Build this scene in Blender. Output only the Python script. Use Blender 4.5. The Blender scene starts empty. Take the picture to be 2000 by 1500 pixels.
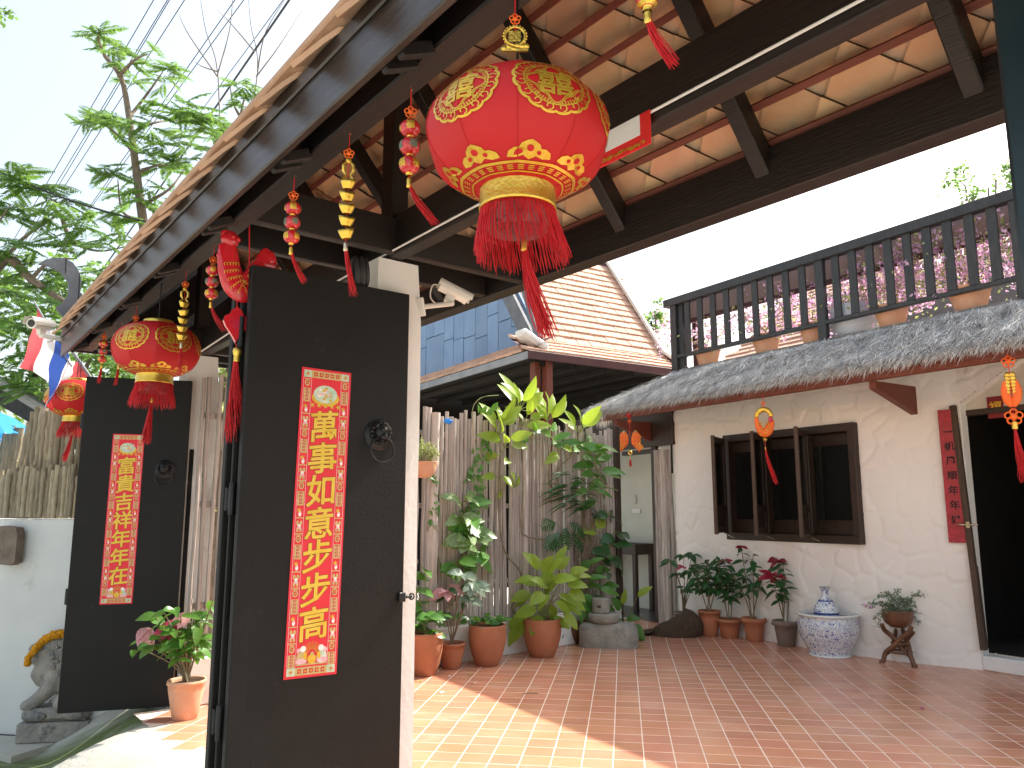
import bpy, math, random
import numpy as np
from mathutils import Vector, Matrix
R = math.radians
SC = bpy.context.scene
COL = SC.collection
rnd = random.Random(7)

# ------------------------------------------------------------------ camera, sky, sun, exposure
F, PITCH, CAM = 1530.0, R(9.178), Vector((0, 0, 1.5))
cd = bpy.data.cameras.new('camera'); cam = bpy.data.objects.new('camera', cd); COL.objects.link(cam)
cd.sensor_width = 36; cd.lens = 36 * F / 2000; cd.clip_start = .05; cd.clip_end = 3000
cam.location = CAM; cam.rotation_euler = (R(90) + PITCH, 0, 0); SC.camera = cam
SUN_AZ, SUN_EL = R(54), R(46.5)
W = bpy.data.worlds.new('World'); SC.world = W; W.use_nodes = True
nt = W.node_tree; bg = nt.nodes['Background']
sky = nt.nodes.new('ShaderNodeTexSky'); sky.sky_type = 'NISHITA'; sky.sun_disc = False
sky.sun_elevation = SUN_EL; sky.sun_rotation = SUN_AZ; sky.air_density = 1.2; sky.dust_density = 6.0; sky.ozone_density = 1.0
hz = nt.nodes.new('ShaderNodeMix'); hz.data_type = 'RGBA'; hz.inputs[0].default_value = .42; hz.inputs[7].default_value = (2.15, 2.3, 2.15, 1)      # bright thin overcast veil
nt.links.new(sky.outputs[0], hz.inputs[6]); nt.links.new(hz.outputs[2], bg.inputs[0]); bg.inputs[1].default_value = .15
sl = bpy.data.lights.new('sun', 'SUN'); sun = bpy.data.objects.new('sun', sl); COL.objects.link(sun)
sl.energy = 3.0; sl.angle = R(.53); sl.color = (1, .95, .86)
sdir = Vector((math.sin(SUN_AZ) * math.cos(SUN_EL), math.cos(SUN_AZ) * math.cos(SUN_EL), math.sin(SUN_EL)))
sun.rotation_euler = sdir.to_track_quat('Z', 'Y').to_euler(); sun.location = sdir * 30
vs = SC.view_settings; vs.view_transform = 'Standard'; vs.look = 'None'; vs.exposure = 1.62; vs.gamma = 1
SC.render.engine = 'CYCLES'
SC.cycles.max_bounces = 10; SC.cycles.diffuse_bounces = 6; SC.cycles.sample_clamp_indirect = 6

# ------------------------------------------------------------------ frames and planes of the place (metres)
GA = R(-52.104); GM = Matrix.Translation((-.552, 3.903, 0)) @ Matrix.Rotation(GA, 4, 'Z')      # gate: x along the gate, y into the yard
BA = R(-57.768); BM = Matrix.Translation((6.412, 4.044, 0)) @ Matrix.Rotation(BA, 4, 'Z')      # house: x along its front, y into the house
FA = R(42.0); FM = Matrix.Translation((0, 8.674, 0)) @ Matrix.Rotation(FA, 4, 'Z')             # fence: x along it, -y towards the street
def ray(x, y):
    c, s = math.cos(PITCH), math.sin(PITCH); k = (y - 750) / F
    return Vector(((x - 1000) / F, c + s * k, s - c * k))
def at(x, y, M, off=0):                     # the point of a wall plane (y = off in its frame) seen at a place of the photograph
    n = (M.to_3x3() @ Vector((0, 1, 0))); P = M @ Vector((0, off, 0)); d = ray(x, y)
    return CAM + d * ((P - CAM).dot(n) / d.dot(n))
def atx(x, y, M, off=0):
    n = (M.to_3x3() @ Vector((1, 0, 0))); P = M @ Vector((off, 0, 0)); d = ray(x, y)
    return CAM + d * ((P - CAM).dot(n) / d.dot(n))
def flo(x, y, z=0):
    d = ray(x, y); return CAM + d * ((z - CAM.z) / d.z)
def dep(x, y, Y):
    d = ray(x, y); return CAM + d * (Y / d.y)
def loc(M, p): return M.inverted() @ Vector(p)

# ------------------------------------------------------------------ objects
def tag(o, label=None, cat=None, group=None, kind=None):
    if label: o['label'] = label
    if cat: o['category'] = cat
    if group: o['group'] = group
    if kind: o['kind'] = kind
    return o
def thing(name, label, cat, p=(0, 0, 0), rz=0, group=None):
    o = bpy.data.objects.new(name, None); COL.objects.link(o); o.empty_display_size = .1
    o.location = p; o.rotation_euler = (0, 0, rz)
    return tag(o, label, cat, group)
def frame_thing(name, label, cat, M, group=None):
    o = bpy.data.objects.new(name, None); COL.objects.link(o); o.empty_display_size = .1
    o.matrix_basis = M; return tag(o, label, cat, group)
def link(name, me, parent=None, M=None, kind=None):
    o = bpy.data.objects.new(name, me); COL.objects.link(o)
    if parent: o.parent = parent
    if M is not None: o.matrix_basis = M
    if kind: o['kind'] = kind
    return o
class MB:
    def __init__(s): s.v = []; s.f = []; s.sm = []; s.mi = []; s.m = 0
    def add(s, vs, fs, smooth=False):
        n = len(s.v); s.v += [tuple(v) for v in vs]
        for f in fs: s.f.append([n + i for i in f]); s.sm.append(smooth); s.mi.append(s.m)
        return s
    def box(s, c, d, M=None, taper=1):
        x, y, z = d[0] / 2, d[1] / 2, d[2] / 2; t = taper
        vs = [Vector(c) + ((M @ Vector(p)) if M else Vector(p)) for p in
              ((-x, -y, -z), (x, -y, -z), (x, y, -z), (-x, y, -z), (-x * t, -y * t, z), (x * t, -y * t, z), (x * t, y * t, z), (-x * t, y * t, z))]
        return s.add(vs, [(0, 3, 2, 1), (4, 5, 6, 7), (0, 1, 5, 4), (1, 2, 6, 5), (2, 3, 7, 6), (3, 0, 4, 7)])
    def bar(s, a, b, w, h, up=(0, 0, 1)):
        a, b = Vector(a), Vector(b); x = (b - a).normalized(); y = Vector(up).cross(x)
        if y.length < 1e-4: y = Vector((0, 1, 0)).cross(x)
        y.normalize(); z = x.cross(y); M = Matrix((x, y, z)).transposed()
        return s.box((a + b) / 2, ((b - a).length, w, h), M)
    def bbox(s, c, d, b=.006, M=None):      # box with chamfered edges
        x, y, z = d[0] / 2, d[1] / 2, d[2] / 2; vs = []; 
        for sx in (-1, 1):
            for sy in (-1, 1):
                for sz in (-1, 1):
                    vs += [(sx * (x - b), sy * (y - b), sz * z), (sx * (x - b), sy * y, sz * (z - b)), (sx * x, sy * (y - b), sz * (z - b))]
        def i(sx, sy, sz, k): return ((sx > 0) * 4 + (sy > 0) * 2 + (sz > 0)) * 3 + k
        fs = []
        for q in (-1, 1):
            o = lambda l: l if q > 0 else l[::-1]
            fs.append(o([i(-1, -1, q, 0), i(1, -1, q, 0), i(1, 1, q, 0), i(-1, 1, q, 0)]))
            fs.append(o([i(-1, q, -1, 1), i(-1, q, 1, 1), i(1, q, 1, 1), i(1, q, -1, 1)]))
            fs.append(o([i(q, -1, -1, 2), i(q, 1, -1, 2), i(q, 1, 1, 2), i(q, -1, 1, 2)]))
        for a in (-1, 1):
            for c2 in (-1, 1):
                fs.append([i(-1, a, c2, 0), i(1, a, c2, 0), i(1, a, c2, 1), i(-1, a, c2, 1)])
                fs.append([i(a, -1, c2, 0), i(a, 1, c2, 0), i(a, 1, c2, 2), i(a, -1, c2, 2)])
                fs.append([i(a, c2, -1, 1), i(a, c2, 1, 1), i(a, c2, 1, 2), i(a, c2, -1, 2)])
                for e in (-1, 1): fs.append([i(a, c2, e, 0), i(a, c2, e, 1), i(a, c2, e, 2)])
        vv = [Vector(c) + ((M @ Vector(p)) if M else Vector(p)) for p in vs]
        return s.add(vv, fs)
    def bbar(s, a, b, w, h, up=(0, 0, 1), bev=.006):
        a, b = Vector(a), Vector(b); x = (b - a).normalized(); y = Vector(up).cross(x)
        if y.length < 1e-4: y = Vector((0, 1, 0)).cross(x)
        y.normalize(); z = x.cross(y); M = Matrix((x, y, z)).transposed()
        return s.bbox((a + b) / 2, ((b - a).length, w, h), bev, M)
    def tube(s, pts, r, seg=8, cap=True, flat=1.0, up=(0, 0, 1), smooth=True):
        pts = [Vector(p) for p in pts]; n = len(pts); rr = r if isinstance(r, (list, tuple)) else [r] * n
        vs = []; ref = None
        for i, p in enumerate(pts):
            t = (pts[min(i + 1, n - 1)] - pts[max(i - 1, 0)]).normalized()
            if ref is None:
                u = Vector(up); ref = (u - t * u.dot(t))
                if ref.length < 1e-3: ref = Vector((1, 0, 0)) - t * t.x
            ref = (ref - t * ref.dot(t)).normalized(); b = t.cross(ref)
            for k in range(seg):
                a = 2 * math.pi * k / seg
                vs.append(p + ref * (math.cos(a) * rr[i] * flat) + b * (math.sin(a) * rr[i]))
        fs = [(i * seg + k, i * seg + (k + 1) % seg, (i + 1) * seg + (k + 1) % seg, (i + 1) * seg + k) for i in range(n - 1) for k in range(seg)]
        s.add(vs, fs, smooth)
        if cap:
            s.add([vs[k] for k in range(seg)], [list(range(seg))[::-1]]); s.add([vs[(n - 1) * seg + k] for k in range(seg)], [list(range(seg))])
        return s
    def lathe(s, prof, seg=24, c=(0, 0, 0), mod=None, M=None, smooth=True):
        vs = []; c = Vector(c)
        for j, (r, z) in enumerate(prof):
            for k in range(seg):
                a = 2 * math.pi * k / seg; q = r * (mod(a, j) if mod else 1)
                p = Vector((q * math.cos(a), q * math.sin(a), z)); vs.append(c + (M @ p if M else p))
        fs = [(j * seg + k, j * seg + (k + 1) % seg, (j + 1) * seg + (k + 1) % seg, (j + 1) * seg + k) for j in range(len(prof) - 1) for k in range(seg)]
        return s.add(vs, fs, smooth)
    def blob(s, c, r, seg=10, rings=6, jit=0, M=None, rg=None):
        c = Vector(c); vs = []; rx, ry, rz = r if isinstance(r, (tuple, list)) else (r, r, r)
        for j in range(rings + 1):
            t = math.pi * j / rings
            for k in range(seg):
                a = 2 * math.pi * k / seg; q = 1 + (rg.uniform(-jit, jit) if jit else 0)
                p = Vector((rx * math.sin(t) * math.cos(a) * q, ry * math.sin(t) * math.sin(a) * q, rz * math.cos(t) * q)); vs.append(c + (M @ p if M else p))
        fs = [(j * seg + k, (j + 1) * seg + k, (j + 1) * seg + (k + 1) % seg, j * seg + (k + 1) % seg) for j in range(rings) for k in range(seg)]
        return s.add(vs, fs, True)
    def prism(s, poly, h, M=None, z0=0, smooth=False):    # a 2-D outline given thickness
        n = len(poly); T = (lambda p: M @ Vector(p)) if M else Vector
        vs = [T((x, y, z0)) for x, y in poly] + [T((x, y, z0 + h)) for x, y in poly]
        s.add(vs, [list(range(n))[::-1], list(range(n, 2 * n))]); s.add(vs, [(i, (i + 1) % n, n + (i + 1) % n, n + i) for i in range(n)], smooth); return s
    def ring(s, c, Rr, r, seg=24, sides=8, M=None):
        vs = []; c = Vector(c)
        for i in range(seg):
            a = 2 * math.pi * i / seg
            for k in range(sides):
                b = 2 * math.pi * k / sides; q = Rr + r * math.cos(b)
                p = Vector((q * math.cos(a), q * math.sin(a), r * math.sin(b))); vs.append(c + (M @ p if M else p))
        fs = [(i * sides + k, ((i + 1) % seg) * sides + k, ((i + 1) % seg) * sides + (k + 1) % sides, i * sides + (k + 1) % sides) for i in range(seg) for k in range(sides)]
        return s.add(vs, fs, True)
    def mesh(s, name, *mats):
        me = bpy.data.meshes.new(name); me.from_pydata(s.v, [], s.f)
        me.polygons.foreach_set('use_smooth', s.sm); me.polygons.foreach_set('material_index', s.mi)
        for m in mats: me.materials.append(m)
        me.update(); return me
    def build(s, name, mats, parent=None, M=None, kind=None):
        if not isinstance(mats, (list, tuple)): mats = [mats]
        return link(name, s.mesh(name, *mats), parent, M, kind)

# ------------------------------------------------------------------ materials
def mat(name, c1, c2=None, rough=.6, scale=6, bump=0, bscale=None, metal=0, stretch=(1, 1, 1), vary=0, trans=0, detail=5, spec=.5, spots=None, coat=0, hue=0, tcol=None, world=False):
    m = bpy.data.materials.new(name); m.use_nodes = True; t = m.node_tree; N = t.nodes; L = t.links
    b = N['Principled BSDF']; b.inputs['Roughness'].default_value = rough; b.inputs['Metallic'].default_value = metal
    b.inputs['Specular IOR Level'].default_value = spec; b.inputs['Coat Weight'].default_value = coat
    if not c2: c2 = c1
    tc = N.new('ShaderNodeTexCoord'); mp = N.new('ShaderNodeMapping'); mp.inputs['Scale'].default_value = stretch
    if world: ge = N.new('ShaderNodeNewGeometry'); L.new(ge.outputs['Position'], mp.inputs[0])
    else: L.new(tc.outputs['Object'], mp.inputs[0])
    no = N.new('ShaderNodeTexNoise'); no.inputs['Scale'].default_value = scale; no.inputs['Detail'].default_value = detail; L.new(mp.outputs[0], no.inputs[0])
    cr = N.new('ShaderNodeMapRange'); cr.inputs[1].default_value = .3; cr.inputs[2].default_value = .7; L.new(no.outputs[0], cr.inputs[0])
    mx = N.new('ShaderNodeMix'); mx.data_type = 'RGBA'; L.new(cr.outputs[0], mx.inputs[0]); mx.inputs[6].default_value = (*c1, 1); mx.inputs[7].default_value = (*c2, 1)
    out = mx.outputs[2]
    if spots:                               # (colour, scale, threshold): stains of their own shape
        n2 = N.new('ShaderNodeTexNoise'); n2.inputs['Scale'].default_value = spots[1]; n2.inputs['Detail'].default_value = 6; n2.inputs['Roughness'].default_value = .65; L.new(mp.outputs[0], n2.inputs[0])
        r2 = N.new('ShaderNodeMapRange'); r2.inputs[1].default_value = spots[2]; r2.inputs[2].default_value = spots[2] + .12; L.new(n2.outputs[0], r2.inputs[0])
        m2 = N.new('ShaderNodeMix'); m2.data_type = 'RGBA'; L.new(r2.outputs[0], m2.inputs[0]); L.new(out, m2.inputs[6]); m2.inputs[7].default_value = (*spots[0], 1); out = m2.outputs[2]
    if vary or hue:
        oi = N.new('ShaderNodeObjectInfo'); gi = N.new('ShaderNodeNewGeometry'); ad = N.new('ShaderNodeMath'); ad.operation = 'ADD'
        L.new(oi.outputs['Random'], ad.inputs[0]); L.new(gi.outputs['Random Per Island'], ad.inputs[1])
        fr = N.new('ShaderNodeMath'); fr.operation = 'FRACT'; L.new(ad.outputs[0], fr.inputs[0])
        mr = N.new('ShaderNodeMapRange'); mr.inputs[3].default_value = 1 - vary; mr.inputs[4].default_value = 1 + vary; L.new(fr.outputs[0], mr.inputs[0])
        hs = N.new('ShaderNodeHueSaturation'); L.new(mr.outputs[0], hs.inputs['Value']); L.new(out, hs.inputs['Color']); out = hs.outputs[0]
        if hue:
            m7 = N.new('ShaderNodeMath'); m7.operation = 'MULTIPLY'; m7.inputs[1].default_value = 7.31; L.new(fr.outputs[0], m7.inputs[0])
            f7 = N.new('ShaderNodeMath'); f7.operation = 'FRACT'; L.new(m7.outputs[0], f7.inputs[0])
            mh = N.new('ShaderNodeMapRange'); mh.inputs[3].default_value = .5 - hue; mh.inputs[4].default_value = .5 + hue; L.new(f7.outputs[0], mh.inputs[0]); L.new(mh.outputs[0], hs.inputs['Hue'])
    L.new(out, b.inputs['Base Color'])
    if bump:
        nb = N.new('ShaderNodeTexNoise'); nb.inputs['Scale'].default_value = bscale or scale * 4; nb.inputs['Detail'].default_value = 6; L.new(mp.outputs[0], nb.inputs[0])
        bp = N.new('ShaderNodeBump'); bp.inputs['Strength'].default_value = min(1, bump); bp.inputs['Distance'].default_value = .02; L.new(nb.outputs[0], bp.inputs['Height']); L.new(bp.outputs[0], b.inputs['Normal'])
    if trans:
        tr = N.new('ShaderNodeBsdfTranslucent'); ms = N.new('ShaderNodeMixShader'); ms.inputs[0].default_value = trans
        if tcol: tr.inputs[0].default_value = (*tcol, 1)
        else: L.new(out, tr.inputs[0])
        L.new(b.outputs[0], ms.inputs[1]); L.new(tr.outputs[0], ms.inputs[2]); L.new(ms.outputs[0], N['Material Output'].inputs[0])
    return m
M_ = {}
def dm(k, *a, **kw): M_[k] = mat(k, *a, **kw)
dm('beam', (.0055, .004, .0033), (.014, .0085, .0065), rough=.5, scale=3, stretch=(1, 14, 14), bump=.25, spots=((.17, .15, .12), 22, .69))
dm('fascia', (.018, .012, .01), (.045, .034, .028), rough=.36, scale=3, stretch=(1, 12, 12), bump=.12, spots=((.15, .12, .1), 26, .7))
dm('redwood', (.13, .03, .016), (.2, .055, .03), rough=.55, scale=4, stretch=(1, 20, 20), bump=.2)
dm('tileedge', (.07, .04, .025), (.16, .09, .055), rough=.9, scale=12)  # rim coloured dark for dirt and for the shadow gap between tiles
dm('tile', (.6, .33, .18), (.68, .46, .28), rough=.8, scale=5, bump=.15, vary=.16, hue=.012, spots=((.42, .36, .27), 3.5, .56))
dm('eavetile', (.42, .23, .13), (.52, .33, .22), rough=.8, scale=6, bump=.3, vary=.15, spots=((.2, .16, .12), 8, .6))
dm('white', (.72, .71, .68), (.8, .79, .76), rough=.85, scale=2.5, bump=.12, bscale=30, spots=((.6, .58, .53), 3, .62))
dm('plaster', (.78, .745, .70), (.82, .795, .755), rough=.9, scale=1.5, bump=.15, bscale=60)
dm('black', (.0045, .0044, .004), (.0075, .007, .0064), rough=.6, spec=.3, scale=5, bump=.12, bscale=90, spots=((.035, .033, .03), 14, .66))
dm('iron', (.012, .013, .014), rough=.45, metal=.3, bump=.3, bscale=60)
dm('red', (.62, .012, .012), rough=.6, scale=3, c2=(.7, .02, .018))
dm('silk', (.56, .008, .011), (.62, .012, .014), rough=.55, scale=2, trans=.25, bump=.06, bscale=300)
dm('tassel', (.62, .008, .014), (.75, .02, .025), rough=.5, scale=30, trans=.15)
dm('gold', (.85, .58, .12), (.7, .45, .06), rough=.32, metal=.85, scale=20, bump=.15, bscale=120)
dm('goldprint', (.72, .46, .06), (.6, .36, .03), rough=.35, metal=.55, scale=60)
dm('goldtext', (.66, .42, .03), (.75, .52, .08), rough=.4, metal=.35, scale=18)
dm('orange', (.85, .14, .01), rough=.5)
dm('paper', (.68, .012, .03), (.74, .02, .035), rough=.45, scale=2)
dm('paperedge', (.5, .01, .05), rough=.45)
dm('palegold', (.62, .46, .2), (.5, .36, .12), rough=.5, scale=40)
dm('jade', (.35, .55, .42), (.7, .7, .55), rough=.5, scale=25)
dm('pinkprint', (.8, .3, .35), (.75, .6, .6), rough=.5, scale=30)
dm('whiteprint', (.8, .78, .74), rough=.5)
dm('terracotta', (.38, .13, .06), (.46, .18, .09), rough=.75, scale=5, bump=.2, spots=((.3, .2, .14), 5, .6))
dm('terrapale', (.6, .3, .17), (.66, .38, .25), rough=.8, scale=4, bump=.2, spots=((.66, .5, .4), 6, .6))
dm('greypot', (.16, .13, .11), (.24, .17, .13), rough=.85, scale=6, bump=.3, spots=((.1, .12, .07), 4, .58))
dm('soil', (.03, .022, .016), (.06, .045, .03), rough=.95, scale=30, bump=.8)
dm('stem', (.16, .12, .07), (.24, .2, .12), rough=.8, scale=20)
dm('greenstem', (.16, .2, .05), (.24, .26, .1), rough=.7, scale=20)
dm('bark', (.13, .1, .075), (.22, .17, .13), rough=.9, scale=12, bump=.5)
dm('log', (.34, .285, .25), (.58, .53, .48), rough=.9, scale=5, stretch=(14, 14, .9), bump=.8, bscale=12, vary=.25, hue=.01, spots=((.1, .07, .055), 9, .63))
dm('logyellow', (.24, .195, .125), (.4, .34, .24), rough=.9, scale=5, stretch=(9, 9, 1.2), bump=.6, bscale=18, vary=.3, spots=((.05, .045, .03), 10, .66))
dm('thatch', (.27, .262, .25), (.86, .85, .82), rough=.8, scale=11, vary=.5, stretch=(1.5, .55, .55))
dm('sunlitstraw', (.6, .59, .56), (.88, .86, .82), rough=.8, scale=20, vary=.35)  # fringe straw coloured paler, standing in for sun on the eave
dm('thatchbase', (.03, .028, .025), (.06, .055, .05), rough=.95, scale=30, bump=.6)  # slab coloured dark so the gaps between straws look shaded
dm('whitewall', (.56, .57, .55), (.62, .63, .6), rough=.85, scale=2.5, bump=.12, bscale=30, spots=((.46, .45, .41), 3, .64))
dm('postpaint', (.008, .022, .03), (.014, .03, .038), rough=.35)
dm('floor', (.56, .235, .135), (.63, .31, .195), rough=.26, scale=2.2, vary=.1, hue=.006, bump=.05, bscale=14, spots=((.62, .37, .26), 2.2, .6), spec=.45, world=True)
dm('grout', (.78, .62, .52), (.7, .55, .45), rough=.8, scale=10)
dm('concrete', (.42, .4, .33), (.5, .48, .42), rough=.9, scale=3, bump=.35, bscale=25, spots=((.3, .29, .22), 6, .6))
dm('stone', (.22, .21, .18), (.36, .33, .28), rough=.9, scale=9, bump=.7, bscale=28, spots=((.12, .13, .09), 5, .6))
dm('lionstone', (.2, .2, .185), (.36, .32, .27), rough=.9, scale=9, bump=1.0, bscale=26, spots=((.09, .1, .1), 7, .56))
dm('marigold', (.85, .33, .0), (.9, .45, .01), rough=.7, scale=60, bump=.8, bscale=160, trans=.2)
dm('darkwood', (.022, .012, .008), (.045, .024, .015), rough=.5, scale=4, stretch=(12, 12, 1), bump=.2)
dm('edgewood', (.05, .03, .019), (.1, .062, .04), rough=.7, scale=4, stretch=(16, 16, 1), bump=.4)
dm('rail', (.014, .016, .018), (.034, .036, .037), rough=.42, scale=4, stretch=(10, 10, 1.5), bump=.25)
dm('bluewood', (.16, .25, .41), (.2, .3, .46), rough=.75, scale=3, bump=.15, spots=((.2, .24, .3), 7, .66), vary=.1)
dm('greywood', (.22, .24, .27), (.32, .33, .35), rough=.85, scale=4, bump=.4)
dm('houseroof', (.5, .29, .2), (.62, .43, .33), rough=.85, scale=5, vary=.14, bump=.2, spots=((.62, .5, .42), 6, .6))
dm('finial', (.1, .11, .13), (.15, .16, .18), rough=.7, scale=6, bump=.2)
dm('inner', (.56, .58, .5), (.62, .63, .55), rough=.9, scale=3, bump=.3, bscale=18)
dm('void', (.012, .01, .009), (.02, .016, .013), rough=.9)  # near-black colour in place of shade inside rooms and under the far roof
dm('porcelain', (.78, .8, .82), rough=.12, coat=.4)
dm('camwhite', (.75, .74, .68), rough=.4)
dm('lens', (.01, .01, .012), rough=.1)
dm('lilac', (.78, .42, .72), (.9, .74, .87), rough=.7, scale=20, trans=.45, vary=.25)
dm('paleleaf', (.3, .38, .1), (.5, .54, .26), rough=.6, scale=10, trans=.45, vary=.25)
dm('leaf', (.075, .2, .035), (.115, .265, .055), rough=.35, scale=8, trans=.35, vary=.25, hue=.012, tcol=(.16, .36, .03))
dm('leaflime', (.22, .36, .03), (.3, .42, .06), rough=.35, scale=5, trans=.45, vary=.2, hue=.01, tcol=(.42, .55, .05))
dm('leafdark', (.022, .075, .025), (.045, .125, .038), rough=.32, scale=8, trans=.25, vary=.25, tcol=(.07, .2, .03))
dm('leafvar', (.07, .19, .035), (.42, .5, .28), rough=.35, scale=14, trans=.35, vary=.15, tcol=(.2, .4, .06))
dm('leafsilver', (.1, .17, .1), (.35, .42, .34), rough=.4, scale=12, trans=.3, vary=.2, tcol=(.2, .35, .1))
dm('treeleaf', (.06, .15, .03), (.13, .24, .065), rough=.4, scale=3, trans=.45, vary=.45, hue=.02, tcol=(.22, .38, .07))
dm('bract', (.55, .03, .1), (.7, .12, .2), rough=.5, scale=12, trans=.35, vary=.2)
dm('bractpink', (.6, .22, .26), (.75, .5, .48), rough=.5, scale=14, trans=.35, vary=.15)
dm('bractdark', (.3, .008, .025), (.42, .02, .05), rough=.5, scale=12, trans=.25, vary=.25)
dm('flagred', (.72, .1, .12), (.78, .14, .15), rough=.7, trans=.5)
dm('flagwhite', (.8, .8, .8), rough=.7, trans=.5)
dm('flagblue', (.04, .1, .42), rough=.7, trans=.4)
dm('umbrella', (.03, .3, .72), (.05, .36, .8), rough=.6, trans=.4)
dm('burlap', (.05, .03, .018), (.1, .062, .035), rough=.95, scale=40, bump=.9, bscale=80)
dm('carved', (.1, .04, .018), (.19, .085, .04), rough=.4, scale=8, bump=.4)
dm('wire', (.02, .02, .022), rough=.6)
dm('conduit', (.75, .74, .72), rough=.5)
dm('pinkwall', (.24, .17, .17), (.3, .22, .21), rough=.8, scale=3, bump=.1)
dm('maroon', (.06, .018, .02), (.09, .03, .03), rough=.6, scale=4)
dm('greywall', (.15, .145, .13), (.19, .18, .17), rough=.85, scale=3, bump=.2)
dm('barrel', (.45, .5, .58), (.55, .6, .68), rough=.5, scale=4)
dm('brass', (.6, .5, .34), rough=.3, metal=.9)
dm('petal', (.6, .04, .25), rough=.6, trans=.3)
dm('dryleaf', (.4, .36, .08), (.5, .42, .2), rough=.7, trans=.2)
def porcelain_pattern():
    m = M_['porcelain']; t = m.node_tree; N = t.nodes; L = t.links; b = N['Principled BSDF']
    tc = N.new('ShaderNodeTexCoord'); no = N.new('ShaderNodeTexNoise'); no.inputs['Scale'].default_value = 30; no.inputs['Distortion'].default_value = 2.2; no.inputs['Detail'].default_value = 2
    vo = N.new('ShaderNodeTexVoronoi'); vo.inputs['Scale'].default_value = 24
    L.new(tc.outputs['Object'], no.inputs[0]); L.new(tc.outputs['Object'], vo.inputs[0])
    a = N.new('ShaderNodeMapRange'); a.inputs[1].default_value = .47; a.inputs[2].default_value = .5; L.new(no.outputs[0], a.inputs[0])
    a2 = N.new('ShaderNodeMapRange'); a2.inputs[1].default_value = .53; a2.inputs[2].default_value = .56; a2.inputs[3].default_value = 1; a2.inputs[4].default_value = 0; L.new(no.outputs[0], a2.inputs[0])
    mu = N.new('ShaderNodeMath'); mu.operation = 'MULTIPLY'; L.new(a.outputs[0], mu.inputs[0]); L.new(a2.outputs[0], mu.inputs[1])
    d = N.new('ShaderNodeMapRange'); d.inputs[1].default_value = .2; d.inputs[2].default_value = .26; d.inputs[3].default_value = 1; d.inputs[4].default_value = 0; L.new(vo.outputs['Distance'], d.inputs[0])
    mm = N.new('ShaderNodeMath'); mm.operation = 'MAXIMUM'; L.new(mu.outputs[0], mm.inputs[0]); L.new(d.outputs[0], mm.inputs[1])
    mx = N.new('ShaderNodeMix'); mx.data_type = 'RGBA'; L.new(mm.outputs[0], mx.inputs[0]); mx.inputs[6].default_value = (.72, .74, .74, 1); mx.inputs[7].default_value = (.05, .085, .32, 1)
    L.new(mx.outputs[2], b.inputs['Base Color'])
porcelain_pattern()
def moss():
    m = mat('ramp', (.42, .41, .35), (.5, .49, .43), rough=.9, scale=3, bump=.35, bscale=25, world=True); t = m.node_tree; N = t.nodes; L = t.links; b = N['Principled BSDF']
    at_ = N.new('ShaderNodeAttribute'); at_.attribute_name = 'moss'; no = N.new('ShaderNodeTexNoise'); no.inputs['Scale'].default_value = 5; no.inputs['Detail'].default_value = 8
    ge = N.new('ShaderNodeNewGeometry'); mp = N.new('ShaderNodeMapping'); mp.inputs['Rotation'].default_value = (0, 0, R(-25)); mp.inputs['Scale'].default_value = (.6, 3, 1); L.new(ge.outputs['Position'], mp.inputs[0]); L.new(mp.outputs[0], no.inputs[0])
    ad = N.new('ShaderNodeMath'); ad.operation = 'MULTIPLY_ADD'; ad.inputs[1].default_value = 1.1; L.new(at_.outputs['Fac'], ad.inputs[0]); L.new(no.outputs[0], ad.inputs[2])
    mr = N.new('ShaderNodeMapRange'); mr.inputs[1].default_value = .78; mr.inputs[2].default_value = 1.55; L.new(ad.outputs[0], mr.inputs[0])
    src = b.inputs['Base Color'].links[0].from_socket
    mx = N.new('ShaderNodeMix'); mx.data_type = 'RGBA'; L.new(mr.outputs[0], mx.inputs[0]); L.new(src, mx.inputs[6]); mx.inputs[7].default_value = (.12, .15, .045, 1); L.new(mx.outputs[2], b.inputs['Base Color'])
    M_['ramp'] = m
moss()

# ------------------------------------------------------------------ small generators
_gc = {}
def glyph(ch, bold=.012):                   # the outline of one written character, centred, 1 unit high, as (points, faces)
    if (ch, bold) in _gc: return _gc[(ch, bold)]
    c = bpy.data.curves.new('t', 'FONT'); c.body = ch; c.offset = bold; c.resolution_u = 2
    o = bpy.data.objects.new('t', c); COL.objects.link(o); dg = bpy.context.evaluated_depsgraph_get()
    me = bpy.data.meshes.new_from_object(o.evaluated_get(dg)); p = [(v.co.x, v.co.y) for v in me.vertices]; f = [tuple(q.vertices) for q in me.polygons]
    bpy.data.objects.remove(o); bpy.data.meshes.remove(me); bpy.data.curves.remove(c)
    x0, x1 = min(a[0] for a in p), max(a[0] for a in p); y0, y1 = min(a[1] for a in p), max(a[1] for a in p); s = max(x1 - x0, y1 - y0)
    p = [((a[0] - (x0 + x1) / 2) / s, (a[1] - (y0 + y1) / 2) / s) for a in p]
    _gc[(ch, bold)] = (p, f); return p, f
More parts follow.
